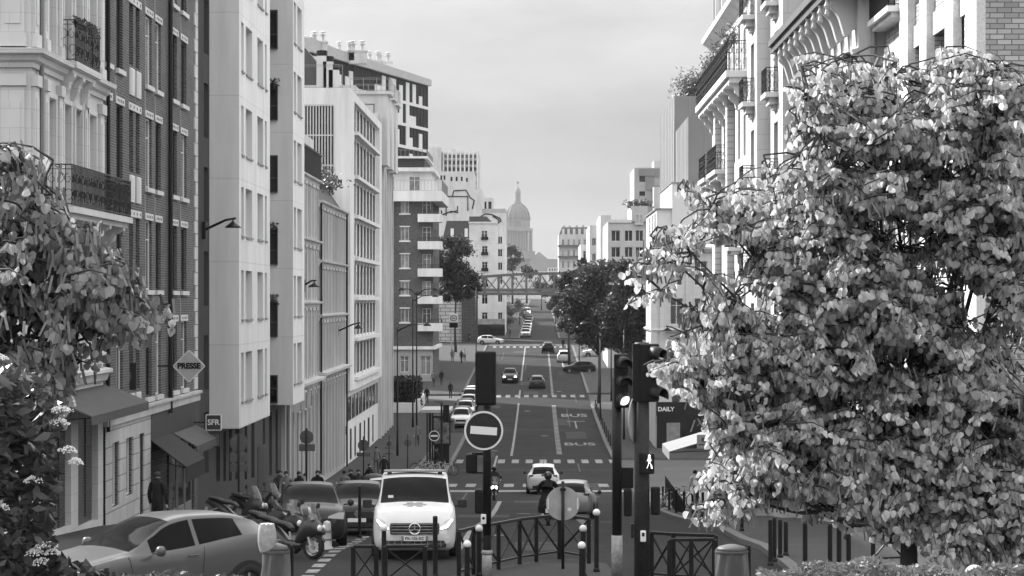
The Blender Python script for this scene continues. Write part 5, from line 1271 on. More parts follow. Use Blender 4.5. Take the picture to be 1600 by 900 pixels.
o = put(hatch, 5.2, 292, R(-84), 'low black car turning out of the right side across the bus lane', 'car', None, P_black); o.name = 'car'
o = put(suv, 8.6, 332, R(-90), 'white car half hidden behind the tree trunks on the right', 'car', None, P_white); o.name = 'car'
# far parked cars beyond the viaduct
G2 = 'cars parked beyond the viaduct on the left'
for i, (y, p) in enumerate(((402,P_light),(414,P_white),(428,P_light),(446,P_white),(468,P_dark),(492,P_grey))):
    put(hatch, -2.1 + .004*(y-400), y, 0, ['pale car parked first beyond the viaduct crossing','white car parked second beyond the viaduct crossing','pale car parked third beyond the viaduct crossing','white car parked fourth beyond the viaduct crossing','dark car parked fifth beyond the viaduct crossing','grey car parked sixth beyond the viaduct crossing'][i], 'car', G2, p)
put(hatch, -7.6, 374, R(80), 'pale car crossing in front of the café under the viaduct', 'car', None, P_light).name = 'car'
# two cars stopped ahead with the riders between them
wsuv = hatchback('car', P_white, 1.12, 1.06, 1.04); m = MB(); m.box(-.6,.6,2.2,2.222,.32,.5); m.build('bumper_insert', plastic_d, wsuv); m = MB(); m.lathe([(.11,2.19),(.11,2.2)], (0,0,1.07), 20, 'y'); m.build('spare_badge', chrome, wsuv); m = MB(); m.bar((0,1.1,1.66),(0,1.35,1.86),.02); m.build('antenna', plastic_d, wsuv)
put(wsuv, .32, 131.5, math.pi, 'white compact SUV seen from behind, driving away ahead of the scooter rider')
ssal = hatchback('car', P_silver, 1.04, 1.1, 1.03)
put(ssal, 1.42, 93, math.pi-R(4), 'silver estate car seen from behind, right of the scooter rider')
wh = hatchback('parked_car', P_white, 1.08, 1.05, 1.02)
put(wh, -5.55, 84, R(2), 'white car parked behind the dark hatchback and the ambulance'); put(wh, -6.1, 97, R(2), 'second white car parked farther behind, roof only showing')
# dark hatchback with lozenge badge
ren = hatchback('parked_car', P_black, 1.02, 1.0, 1.03)
m = MB(); m.prism([(0,-.12),(.085,0),(0,.12),(-.085,0)], (0,-2.12,.63), EX, EZ, EY, 0, .03); m.build('lozenge_badge', chrome, ren)
put(ren, -5.25, 67.6, R(3), 'glossy black hatchback with a lozenge badge, parked between the minivan and the ambulance')
MPV = [(-2.1,.62,.28,.45,.62,.66,.5),(-2.0,.80,.2,.5,.78,.82,.64),(-1.7,.87,.18,.55,.93,.98,.7),(-1.15,.89,.18,.58,1.02,1.09,.74),(-.3,.9,.18,.6,1.05,1.56,.62),(.3,.9,.18,.6,1.07,1.63,.62),(1.4,.9,.18,.6,1.1,1.6,.6),(1.9,.87,.22,.62,1.08,1.35,.6),(2.1,.8,.28,.62,.95,1.0,.62)]
P_cross = paintm('mid_silver', .068, .3, .3, .1)
mpv = make_car('parked_car', MPV, (-1.15,-.3), (1.7,2.05), [(-.75,.25),(.33,1.5)], (-1.3,1.3), .32, P_dark)
front_kit(mpv, -2.08, .78, .78, .62, .44, False, .5, .1, True, True, (.2,.09)); rear_kit(mpv, 2.08, .78, .95, .7); mirrors(mpv, .92, -.85, 1.1)
m = MB(); m.box(-.7,-.67,-.6,1.5,1.585,1.62); m.box(.67,.7,-.6,1.5,1.585,1.62); m.parts('roof_rail', chrome, mpv)
put(mpv, -6.0, 60.6, R(7), 'dark grey minivan parked behind the motorcycles, front towards us')
# ambulance van
VAN = [(-2.56,.74,.28,.5,.72,.78,.6),(-2.48,.88,.2,.55,.96,1.02,.72),(-2.2,.94,.18,.6,1.08,1.14,.8),(-1.6,.96,.18,.65,1.17,1.25,.84),(-.8,.965,.18,.7,1.19,1.80,.78),(-.35,.965,.18,.7,1.19,1.9,.78),(.6,.965,.18,.7,1.19,1.91,.78),(2.3,.965,.2,.7,1.19,1.9,.78),(2.5,.95,.26,.7,1.16,1.82,.76),(2.56,.92,.32,.7,1.12,1.7,.74)]
amb = make_car('ambulance', VAN, (-1.6,-.8), (2.45,2.55), [(-1.15,-.1),(.05,1.1),(1.2,2.2)], (-1.62,1.5), .33, P_white)
y = -2.56
for sgn in (1,-1):
    m = MB(); m.prism([(-.16,-.14),(.05,-.1),(.19,.1),(.17,.17),(-.02,.08),(-.17,-.04)], (sgn*.73, y-.03, .80), EX*sgn, EZ, EY, 0, .2); m.build('headlight', lampglass, amb, bevel=.01)
    m = MB(); m.tube([(sgn*.60,y-.045,.69),(sgn*.72,y-.045,.73),(sgn*.86,y-.03,.9)], .018, 6); m.build('lamp', lit, amb)
    m = MB(); m.lathe([(.07,-.03),(.07,.05)], (sgn*.74, y-.0, .42), 14, 'y'); m.build('fog_lamp', lampglass, amb)
    b = MB(); b.box(*sorted((sgn*1.0, sgn*1.22)), -1.42, -1.28, 1.12, 1.32); b.bar((sgn*.93,-1.35,1.15),(sgn*1.02,-1.35,1.18),.06); b.build('mirror', plastic_d, amb, bevel=.04)
m = MB(); m.box(-.56,.56,y-.04,y+.05,.56,.82); m.build('grille', plastic_d, amb, bevel=.03)
m = MB()
for z in (.6,.67,.74,.8): m.box(-.54,.54,y-.06,y-.041,z-.012,z+.012)
m.parts('grille_bar', chrome, amb)
m = MB(); m.tube([(.125*math.cos(R(a)), y-.075, .69+.125*math.sin(R(a))) for a in range(0,361,20)], .014, 6, False)
for a in (90, 210, 330): m.bar((0,y-.075,.69),(.12*math.cos(R(a)),y-.075,.69+.12*math.sin(R(a))),.028,.02)
m.build('star_badge', chrome, amb)
m = MB(); m.box(-.72,.72,y-.03,y+.05,.26,.42); m.build('lower_grille', plastic_d, amb, bevel=.02); m = MB()
for k in range(9): m.box(-.6+.15*k-.01,-.6+.15*k+.01,y-.04,y-.031,.27,.41)
m.box(-.7,.7,y-.042,y-.032,.335,.35); m.build('grille_mesh', chrome, amb)
m = MB(); m.box(-.3,.3,y-.075,y-.045,.415,.525); pl = m.build('number_plate', plate_w, amb)
m = MB(); m.box(-.3,-.25,y-.078,y-.0751,.415,.525); m.box(.25,.3,y-.078,y-.0751,.415,.525); m.parts('plate_band', mat('plate_band', .12), amb)
lettering('FX-155-XC', .098, black_ink, amb, (0,y-.078,.47), (R(90),0,0), .002, .95)
m = MB(); red = mat('emblem_red', .17, .5); 
for a in (0,60,120):
    c = Vector((0,-1.92,1.205)); U_ = Vector((math.cos(R(a)),.96*math.sin(R(a)),.17*math.sin(R(a)))); V_ = Vector((-math.sin(R(a)),.96*math.cos(R(a)),.17*math.cos(R(a)))); m.obox(c, U_, V_, EZ, -.27,.27,-.075,.075,-.03,.012+.002*a/60)
m.build('medical_emblem', red, amb)
m = MB(); m.box(-.74,.74,-.62,-.3,1.93,1.985); m.build('light_bar', mat('light_bar_plastic', .2, .2, .2, 9), amb, bevel=.02)
m = MB()
for x in (-.6,.6): m.box(x-.05,x+.05,-.55,-.35,1.88,1.93)
m.parts('bar_mount', plastic_d, amb)
m = MB(); m.bar((-.5,-1.5,1.32),(.1,-1.42,1.36),.02); m.bar((.55,-1.5,1.32),(-.05,-1.42,1.36),.02); m.parts('wiper', plastic_d, amb)
m = MB(); m.box(-.62,-.5,-1.56,-1.55,1.36,1.42); m.build('sticker', plate_w, amb)
for yy, d_ in ((-1.05,-.05),(.02,0),(1.2,0)): door_gap(amb, VAN, yy, dy=d_)
put(amb, -2.95, 52.9+2.4, R(3), 'white ambulance van with a medical star on its bonnet, front towards us', 'ambulance')
# silver crossover crossing in the foreground
CH = [(-2.2,.60,.34,.5,.64,.67,.44),(-2.12,.76,.26,.52,.76,.8,.58),(-1.85,.87,.24,.56,.88,.93,.66),(-1.3,.91,.23,.6,.98,1.04,.72),(-1.0,.90,.22,.62,1.0,1.085,.74),(-.1,.885,.22,.63,1.03,1.52,.58),(.35,.885,.22,.63,1.07,1.58,.57),(1.0,.895,.22,.64,1.15,1.56,.55),(1.55,.925,.24,.66,1.2,1.47,.53),(1.95,.89,.28,.68,1.12,1.25,.56),(2.1,.82,.34,.68,1.02,1.06,.58),(2.18,.74,.4,.66,.88,.9,.55)]
chr_ = make_car('car', CH, (-1.0,-.1), (1.55,1.98), [(-.62,.28),(.36,1.25)], (-1.33,1.31), .35, P_cross)
for sgn in (1,-1):
    m = MB(); m.tube([(sgn*.30,-2.19,.70),(sgn*.55,-2.17,.73),(sgn*.74,-2.06,.80),(sgn*.845,-1.85,.86)], [.03,.045,.05,.02], 8); m.build('headlight', lampglass, chr_, smooth=True)
    m = MB(); m.tube([(sgn*.5,-2.215,.72),(sgn*.72,-2.12,.77)], .018, 6); m.build('lamp', lit, chr_)
    m = MB(); m.lathe([(.05,-.02),(.05,.03)], (sgn*.66,-2.14,.46), 10, 'y'); m.build('fog_lamp', lampglass, chr_)
    m = MB(); m.tube([(sgn*.9,-1.0,.36),(sgn*.905,.9,.36)], [.07,.07], 8); m.build('sill_trim', plastic_d, chr_, smooth=True)
    m = MB(); m.box(*sorted((sgn*.888,sgn*.915)),.08,.27,.93,.955); m.build('door_handle', P_cross, chr_, bevel=.008)
m = MB(); m.box(-.62,.62,-2.22,-2.1,.36,.56); m.build('grille', plastic_d, chr_, bevel=.03); m = MB(); m.box(-.26,.26,-2.25,-2.222,.44,.55); m.build('number_plate', plate_w, chr_)
m = MB(); m.box(-.4,.4,-2.235,-2.15,.635,.665); m.build('grille_slot', plastic_d, chr_)
mirrors(chr_, .92, -.62, 1.08, P_cross, 1.2); rear_kit(chr_, 2.15, .78, .98, .75, .07, .15)
m = MB(); m.tube([(0,1.15,1.53),(0,1.35,1.6)], [.03,.01], 6); m.build('antenna', plastic_d, chr_)
for yy, d_ in ((-.98,-.12),(.33,.1),(1.0,.35)): door_gap(chr_, CH, yy, dy=d_)
put(chr_, wx(240,39), 39, R(-45), 'silver crossover car turning across the foreground beside the flowering bush', 'car', pitch=False)
# far van
vn = copy_tree(amb)
for c in list(vn.children):
    if c.name.split('.')[0] in ('lettering','light_bar','medical_emblem','bar_mount','plate_band','sticker'): bpy.data.objects.remove(c)
vn.name = 'van'; vn['used'] = 1; put_v = vn; vn.location = (-2.6, 560, gz(560)); vn.rotation_euler = (0,0,0); vn['label'] = 'white van parked far beyond the viaduct, highest on the rise'; vn['category'] = 'van'
if 'group' in vn.keys(): del vn['group']
for o in bpy.data.objects:
    if 'used' in o.keys(): del o['used']
# ================================================================== people, two-wheelers
skin_m = mat('skin', .36, .6, .08); hair_m = mat('hair', .02, .6, .2); shoe_m = mat('shoe', .03, .5)
cl_black = mat('black_cloth', .009, .9, .2, 8); cl_dark = mat('dark_cloth', .035, .9, .2, 8); cl_mid = mat('grey_cloth', .12, .9, .2, 8); cl_light = mat('light_cloth', .4, .9, .12, 8); cl_denim = mat('denim', .07, .9, .2, 10)
def skin_person(name, J, bones, mats, hair=True, helmet=None, fingers=True):
    """J: joint -> (x,y,z,rx[,ry]); bones: (a,b,materialindex); one continuous skinned body"""
    keys = list(J); idx = {k: i for i, k in enumerate(keys)}
    me = bpy.data.meshes.new('body'); me.from_pydata([J[k][:3] for k in keys], [(idx[a], idx[b]) for a, b, _ in bones], [])
    o = bpy.data.objects.new('body', me); COL.objects.link(o)
    md = o.modifiers.new('skin', 'SKIN'); md.use_smooth_shade = True
    for i, k in enumerate(keys):
        r = J[k][3]; r2 = J[k][4] if len(J[k]) > 4 else r; me.skin_vertices[0].data[i].radius = (r, r2); me.skin_vertices[0].data[i].use_root = (k == 'pelvis')
    sb = o.modifiers.new('sub', 'SUBSURF'); sb.levels = 1
    dg = bpy.context.evaluated_depsgraph_get(); m2 = bpy.data.meshes.new_from_object(o.evaluated_get(dg)); bpy.data.objects.remove(o)
    m2.materials.clear()
    for m in mats: m2.materials.append(m)
    segs = [(Vector(J[a][:3]), Vector(J[b][:3]), mi, (J[a][3]+J[b][3])/2) for a, b, mi in bones]
    for p in m2.polygons:
        c = p.center; best = None
        for a, b, mi, r in segs:
            d = b-a; t = max(0, min(1, (c-a).dot(d)/max(d.length_squared,1e-9))); q = (c-(a+d*t)).length - r
            if best is None or q < best[0]: best = (q, mi)
        p.material_index = best[1]; p.use_smooth = True
    import bmesh
    if fingers:
        b = bmesh.new(); b.from_mesh(m2); mb = MB()
        for s in ('l', 'r'):
            if 'hand_'+s not in J: continue
            w, h = Vector(J['wrist_'+s][:3]), Vector(J['hand_'+s][:3]); d = (h-w).normalized(); sd_ = d.cross(EX).normalized() if abs(d.x) < .8 else d.cross(EZ).normalized(); cu = d.cross(sd_)
            for i, L in enumerate((.062,.075,.08,.07)):
                r0 = h + sd_*((i-1.5)*.02); mb.tube([r0, r0+d*L*.55+cu*.004, r0+d*L+cu*.022], [.0095,.009,.007], 5)
            mb.tube([h-d*.05+sd_*-.03, h-d*.02-sd_*.055, h+d*.02-sd_*.06+cu*.01], [.012,.011,.008], 5)
        base = len(b.verts); vs = [b.verts.new(v) for v in mb.v]
        for f in mb.f:
            try: nf = b.faces.new([vs[i] for i in f]); nf.material_index = 0; nf.smooth = True
            except ValueError: pass
        b.to_mesh(m2); b.free()
    t = bpy.data.objects.new(name, None); COL.objects.link(t); link('body', m2, t)
    hd = Vector(J['head'][:3]); fw = Vector(J.get('_face', (0,-1,0))[:3]) if '_face' in J else Vector((0,-1,0))
    if not helmet:
        f = MB(); f.lathe([(.0,-.012),(.011,-.008),(.012,0),(.011,.008),(0,.012)], hd+Vector((.034,-.088,.012)), 6); f.lathe([(.0,-.012),(.011,-.008),(.012,0),(.011,.008),(0,.012)], hd+Vector((-.034,-.088,.012)), 6); f.build('eyes', hair_m, t)
        f = MB(); f.tube([hd+Vector((0,-.09,.01)), hd+Vector((0,-.118,-.025)), hd+Vector((0,-.092,-.035))], [.008,.016,.008], 6); f.build('nose', skin_m, t, smooth=True)
        hm = MB(); hm.lathe([(.096*math.cos(R(a)), .1*math.sin(R(a))) for a in (-25,0,20,40,60,80,89)], hd+Vector((0,.022,.03)), 14); hm.build('hair', hair_m, t, smooth=True)
    else:
        hm = MB(); hm.lathe([(.135*math.cos(R(a)), .14*math.sin(R(a))) for a in range(-60,91,15)], hd+Vector((0,.005,.02)), 18); h = hm.build('helmet', helmet, t, smooth=True)
        v = MB(); v.grid([[hd+Vector((.138*math.sin(R(a)), -.142*math.cos(R(a)), z)) for a in range(-60,61,12)] for z in (-.03,.06)]); v.build('visor', car_glass, h, smooth=True)
    return t
BONES = [('pelvis','waist',1),('waist','chest',1),('chest','neck0',1),('neck0','neck',0),('neck','head',0),('head','crown',0)]
for s in ('l','r'):
    BONES += [('neck0','sh_'+s,1),('sh_'+s,'el_'+s,1),('el_'+s,'wrist_'+s,1),('wrist_'+s,'hand_'+s,0),('pelvis','hip_'+s,2),('hip_'+s,'kn_'+s,2),('kn_'+s,'an_'+s,2),('an_'+s,'toe_'+s,3)]
def person(name, stride=0.0, arm=None, mats=None, coat=1.0, hips=.95, swing=.12, female=False):
    s = stride; J = {}
    w = .9 if female else 1.0
    J['pelvis'] = (0,0,hips,.15*coat,.115*coat); J['waist'] = (0,.0,hips+.14,.14*coat*w,.11*coat); J['chest'] = (0,-.01,hips+.36,.165*coat*w,.125*coat); J['neck0'] = (0,0,hips+.52,.085,.075)
    J['neck'] = (0,-.01,hips+.585,.056); J['head'] = (0,-.025,hips+.69,.088,.1); J['crown'] = (0,-.015,hips+.76,.075,.08)
    for q, sg in (('l',1),('r',-1)):
        k = sg*s
        J['sh_'+q] = (sg*.175*w,.0,hips+.49,.07*coat)
        a = -k*.8
        if arm == 'fold': J['el_'+q] = (sg*.24,-.02,hips+.22,.056*coat); J['wrist_'+q] = (sg*.06,-.24,hips+.26,.042); J['hand_'+q] = (-sg*.02,-.25,hips+.27,.036)
        else:
            J['el_'+q] = (sg*.24*w,.02+a*.4,hips+.2,.056*coat); J['wrist_'+q] = (sg*.25*w,-.06+a*.9,hips-.03,.042*coat); J['hand_'+q] = (sg*.25*w,-.085+a*1.0,hips-.11,.036,.03)
        J['hip_'+q] = (sg*.09,0,hips-.08,.095)
        J['kn_'+q] = (sg*.095,-.03+k*-.5-abs(s)*.08,.5,.066); J['an_'+q] = (sg*.1,.03-k*1.0+(.06 if k < 0 else 0),.09+(.06 if k < 0 else 0),.046); J['toe_'+q] = (sg*.11,-.14-k*1.0+(.06 if k < 0 else 0),.04,.042,.035)
    return skin_person(name, J, BONES, mats or [skin_m, cl_black, cl_dark, shoe_m])
walk_a = person('person', .3, mats=[skin_m, cl_black, cl_dark, shoe_m]); walk_b = person('person', -.26, mats=[skin_m, cl_mid, cl_denim, shoe_m], coat=1.1)
stand_a = person('person', .03, mats=[skin_m, cl_black, cl_black, shoe_m], coat=1.12); stand_b = person('person', .04, 'fold', [skin_m, cl_dark, cl_denim, shoe_m]); stand_c = person('person', .05, mats=[skin_m, cl_light, cl_dark, shoe_m], female=True)
def put_p(root, x, y, rot, label, s=1.0, dz=.135):
    o = put(root, x, y, rot, label, 'person', None, None, None, False, gz(y)+dz); o.scale = (s,s,s); return o
put_p(stand_a, wx(246,62.5), 62.5, R(165), 'person in a dark hooded coat walking close to the brick building shop', 1.0)
put_p(stand_b, wx(437,92), 92, R(25), 'person in dark clothes standing in a doorway beside the poster', 1.03)
put_p(stand_a, wx(467,93), 93, R(50), 'person in black leaning in, left of the two companions by the shop wall', 1.0)
put_p(stand_c, wx(477,95.5), 95.5, R(-40), 'person in a pale top between two people in black by the shop wall', .95)
put_p(stand_a, wx(496,92.5), 92.5, R(15), 'person in a black jacket over a white shirt, facing us by the shop wall', 1.02)
put_p(walk_b, wx(538,98), 98, R(170), 'person in grey walking away, leftmost of the crowd by the round sign', 1.02)
put_p(stand_a, wx(548,101), 101, R(10), 'person in black facing us, middle of the crowd by the round sign', 1.04)
put_p(stand_b, wx(560,103), 103, R(20), 'person with folded arms, rightmost of the crowd by the round sign', 1.03)
put_p(walk_b, -9.6, 88, R(10), 'person in grey walking towards us on the left pavement, behind the second white car', 1.0)
put_p(stand_c, -10.2, 108, R(190), 'slim person in a pale top walking away near the white wall', .96)
put_p(walk_a, -9.2, 138, R(0), 'person in black walking towards us on the left pavement before the sign posts', 1.0)
put_p(walk_b, -10.5, 150, R(180), 'person in grey walking away beside the louvred building', 1.02)
put_p(walk_a, wx(577,125), 125, R(60), 'person bending along the white wall by the recycling bin', .98)
put_p(walk_b, wx(652,181), 181, R(5), 'person in a grey jacket walking towards us left of the bus shelter', 1.0)
put_p(walk_a, -6.6, 151, R(-100), 'person in dark clothes crossing the street left of the no entry post', 1.0, .004)
put_p(walk_b, wx(677,262), 262, R(180), 'person with a pale backpack stripe, left of the pair on the far pavement', 1.02)
put_p(walk_a, wx(690,264), 264, R(180), 'person in black, right of the pair on the far pavement', 1.0)
put_p(stand_a, wx(667,236), 236, R(0), 'person in a long dark coat at the corner before the pair', .98)
put_p(walk_a, wx(704,243), 243, R(180), 'person in black walking behind the line of parked cars', 1.0)
put_p(walk_b, wx(707,315), 315, R(0), 'person in a pale hooded top walking towards us under the oval sign', 1.0)
put_p(walk_a, wx(721,312), 312, R(170), 'person in dark clothes walking ahead of a companion farther up the left pavement', 1.0)
put_p(stand_c, wx(726,318), 318, R(180), 'slim person beside the walker farther up the left pavement', .95)
put_p(stand_a, wx(733,380), 380, R(90), 'person in black crossing near the viaduct pier', 1.0)
put_p(walk_b, wx(796,396), 396, R(180), 'person standing near the café terrace beyond the viaduct', 1.0)
put_p(walk_a, wx(880,352), 352, R(180), 'person in dark clothes at the kerb beside the far black car', 1.0)
put_p(stand_c, wx(1086,100), 100, R(180), 'person in a light grey top walking away on the right pavement by the railing', 1.02)
put_p(walk_a, wx(1343,57), 57, R(90), 'person half hidden by the big tree, walking behind the hedge', 1.0)
for o in bpy.data.objects:
    if 'used' in o.keys(): del o['used']
# ---- scooters and motorcycles
def wheel2(t, y, r, w=.06):
    m = MB(); m.lathe([(r*.72,-w),(r*.95,-w*.9),(r,-w*.4),(r,w*.4),(r*.95,w*.9),(r*.72,w),(r*.72,-w)], (0,0,0), 22, 'x', cap=False); o = m.build('wheel', rubber, t, smooth=True); o.location = (0,y,r)
    k = MB(); k.lathe([(.05,-.05),(.05,.05)], (0,0,0), 10, 'x'); k.lathe([(r*.66,-.03),(r*.74,-.03),(r*.74,.03),(r*.66,.03),(r*.66,-.03)], (0,0,0), 20, 'x', cap=False); k.lathe([(.06,-.012),(r*.5,-.012)], (0,0,0), 18, 'x', cap=False)
    for i in range(5): a = 2*math.pi*i/5; k.bar((0,0,0),(0,r*.7*math.cos(a),r*.7*math.sin(a)),.03)
    k.build('rim', alloy, o)
def scooter(name, body_m, r=.29, lit_on=False, screen=True, topbox=False):
    t = bpy.data.objects.new(name, None); COL.objects.link(t)
    wheel2(t, -.68, r); wheel2(t, .62, r, .07)
    def loft(secs, nm, m):
        b = MB(); rows = []
        for (y, z, w, h) in secs: rows.append([(w*math.cos(2*math.pi*k/14), y, z + h*math.sin(2*math.pi*k/14)) for k in range(14)])
        b.grid(rows, True); b.face(rows[0][::-1]); b.face(rows[-1]); return b.build(nm, m, t, smooth=True)
    loft([(-.98,.62,.03,.03),(-.9,.66,.12,.1),(-.72,.74,.2,.2),(-.5,.72,.22,.3),(-.36,.6,.2,.28),(-.25,.42,.16,.12)], 'front_fairing', body_m)
    loft([(-.4,.3,.16,.07),(0,.32,.18,.1),(.3,.45,.2,.2),(.6,.64,.19,.17),(.88,.76,.12,.09),(1.0,.8,.05,.04)], 'rear_body', body_m)
    loft([(-.05,.66,.1,.04),(.1,.76,.16,.06),(.45,.8,.17,.07),(.6,.86,.16,.07),(.9,.9,.12,.05)], 'seat', seat_m)
    loft([(-.98,.42,.04,.02),(-.85,.56,.08,.03),(-.65,.6,.09,.035),(-.42,.5,.07,.02)], 'front_mudguard', body_m)
    m = MB(); m.bar((-.09,-.68,r),(-.09,-.5,.7),.05); m.bar((.09,-.68,r),(.09,-.5,.7),.05); m.parts('fork', alloy, t)
    m = MB(); m.tube([(-.36,-.34,1.03),(-.2,-.42,1.0),(0,-.46,.98),(.2,-.42,1.0),(.36,-.34,1.03)], .016, 8); m.build('handlebar', plastic_d, t)
    for s in (1,-1):
        m = MB(); m.tube([(s*.25,-.42,1.0),(s*.33,-.45,1.2)], .009, 6); m.lathe([(.01,-.02),(.065,-.01),(.065,.01),(.01,.02)], (s*.36,-.45,1.24), 12, 'y'); m.build('mirror', plastic_d, t)
        m = MB(); m.lathe([(.03,-.03),(.075,-.01),(.085,.03)], (s*.08,-.9,.72), 14, 'y'); m.build('headlight', lit if lit_on else lampglass, t)
    if screen:
        m = MB(); m.grid([[Vector((w*math.sin(R(a)), -.62+dy-.12*math.cos(R(a)), z)) for a in range(-60,61,15)] for (z, w, dy) in ((.9,.24,-.02),(1.1,.22,.08),(1.28,.16,.17))]); m.build('windscreen', mat('screen_plastic', .5, .08, .1, trans=.9), t, smooth=True)
    m = MB(); m.box(-.09,.09,.99,1.0,.5,.64); m.build('number_plate', plate_w, t); m = MB(); m.box(-.08,.08,.96,1.0,.72,.8); m.build('tail_light', tailred, t)
    m = MB(); m.tube([(.15,.2,.28),(.17,.5,.3),(.18,.9,.42)], [.03,.05,.055], 10); m.build('exhaust', alloy, t, smooth=True)
    m = MB(); m.box(-.1,.1,-.25,.5,.2,.42); m.build('engine', plastic_d, t, bevel=.03)
    return t
sc1 = scooter('scooter', mat('scooter_black', .006, .35, .1, 3, 0, .12)); sc2 = scooter('scooter', mat('scooter_grey', .025, .35, .1, 3, 0, .2))
def put_s(root, x, y, rot, label, lean=0, cat='scooter', group=None, dz=.004):
    o = put(root, x, y, rot, label, cat, group, None, None, False, gz(y)+dz); o.rotation_euler = (Matrix.Rotation(rot,3,'Z') @ Matrix.Rotation(lean,3,'Y')).to_euler(); return o
put_s(sc2, wx(452,53.5), 53.5, R(58), 'large grey and black scooter with windscreen parked in front of the minivan', R(7))
put_s(sc1, wx(428,55.5), 55.5, R(50), 'black scooter parked behind the grey one, its handlebars above the silver car', R(7))
put_s(sc1, wx(398,56.2), 56.2, R(120), 'black scooter farthest left of the three parked by the silver car', R(8))
put_s(sc2, -8.7, 66.5, R(70), 'dark grey scooter parked on the left pavement edge behind the minivan', R(6), dz=.135)
put_s(sc1, -8.8, 72, R(65), 'black scooter parked alone on the left pavement beside the black hatchback', R(6), dz=.135)
put_s(sc1, -8.7, 118, R(75), 'black scooter parked on the left pavement beyond the recycling container', R(6), dz=.135)
s3 = scooter('scooter', mat('scooter_black', .015), .27, False, False); put_s(s3, .35, 77, math.pi, 'dark scooter carrying the rider in a dark coat, seen from behind')
s4 = scooter('motorcycle', mat('scooter_black', .015), .3, True); put_s(s4, wx(772,122), 122, R(2), 'oncoming motorcycle with its headlight lit', 0, 'motorcycle')
for o in bpy.data.objects:
    if 'used' in o.keys(): del o['used']
def rider(name, mats, helmet, coat):
    J = {'pelvis':(0,.32,.92,.18*coat,.15*coat),'waist':(0,.3,1.05,.16*coat,.13*coat),'chest':(0,.22,1.28,.19*coat,.14*coat),'neck0':(0,.18,1.46,.09),'neck':(0,.15,1.53,.06),'head':(0,.12,1.64,.09),'crown':(0,.12,1.71,.08)}
    for q, sg in (('l',1),('r',-1)):
        J['sh_'+q] = (sg*.19,.17,1.42,.08*coat); J['el_'+q] = (sg*.34,-.02,1.2,.065*coat); J['wrist_'+q] = (sg*.33,-.24,1.08,.05); J['hand_'+q] = (sg*.33,-.32,1.05,.04)
        J['hip_'+q] = (sg*.11,.24,.9,.11*coat); J['kn_'+q] = (sg*.2,-.16,.82,.085); J['an_'+q] = (sg*.18,-.02,.42,.055); J['toe_'+q] = (sg*.19,-.18,.36,.045)
    return skin_person(name, J, BONES, mats, helmet=helmet)
hm_d = mat('helmet_dark', .02, .25, .1, 5, 0, .7)
ra = rider('person', [skin_m, cl_black, cl_black, shoe_m], hm_d, 1.2)
m = MB(); rows = []
for (z, a, b_, oy) in ((1.1,.2,.16,.3),(.85,.3,.26,.36),(.6,.34,.3,.42),(.45,.33,.28,.45)): rows.append([(a*math.cos(R(k)), oy + b_*math.sin(R(k)), z + .02*math.sin(R(3*k))) for k in range(-20, 201, 20)])
m.grid(rows); m.build('coat_tail', cl_black, ra, smooth=True)
put_s(ra, .35, 77, math.pi, 'person in a long dark coat and dark helmet riding the scooter away', 0, 'person')
rb = rider('person', [skin_m, cl_dark, cl_dark, shoe_m], hm_d, 1.1); put_s(rb, wx(772,122), 122, R(2), 'person in dark gear and helmet riding the oncoming motorcycle', 0, 'person')
for o in bpy.data.objects:
    if 'used' in o.keys(): del o['used']
# ---- bicycles
def bicycle():
    t = bpy.data.objects.new('bicycle', None); COL.objects.link(t)
    for y in (-.52,.52):
        m = MB(); m.tube([(0, y+.33*math.cos(R(a)), .34+.33*math.sin(R(a))) for a in range(0,361,18)], .02, 5, False); o = m.build('wheel', rubber, t); k = MB()
        for i in range(8): a = math.pi*i/8; k.bar((0,y-.32*math.cos(a),.34-.32*math.sin(a)),(0,y+.32*math.cos(a),.34+.32*math.sin(a)),.006)
        k.build('spokes', alloy, o)
    m = MB(); A, B, C_, D = (0,-.42,.78), (0,-.02,.3), (0,.12,.76), (0,.52,.34)
    for a, b_ in ((A,B),(B,C_),(A,C_),(C_,D),(B,D),((0,-.52,.34),(0,-.38,.92))): m.bar(a, b_, .04)
    m.build('frame', cl_m, t); m = MB(); m.tube([(-.28,-.3,.98),(-.1,-.4,.96),(.1,-.4,.96),(.28,-.3,.98)], .014, 6); m.build('handlebar', plastic_d, t)
    m = MB(); m.lathe([(.02,-.03),(.09,0),(.08,.03),(.01,.04)], (0,.15,.86), 10); m.bar((0,.13,.76),(0,.15,.85),.03); m.build('saddle', seat_m, t); return t
cl_m = mat('bicycle_paint', .3, .4, .3, 6)
bk = bicycle(); GB = 'bicycles parked at the racks'
for i, (px, Y, rr) in enumerate(((660,150,80),(667,148,100),(676,147,70),(686,149,95),(696,148,85),(1046,104,60),(1056,107,75),(1066,105,100))):
    o = put_s(bk, wx(px,Y), Y, R(rr), ['pale framed bicycle leftmost at the rack beside the bus shelter','bicycle second from the left at the rack beside the bus shelter','bicycle in the middle of the rack beside the bus shelter','bicycle fourth from the left at the rack beside the bus shelter','bicycle rightmost at the rack beside the bus shelter','bicycle leaning at the left end of the right pavement railing','bicycle in the middle of the right pavement railing','bicycle nearest the awning on the right pavement railing'][i], R(6), 'bicycle', GB, .14)
for o in bpy.data.objects:
    if 'used' in o.keys(): del o['used']
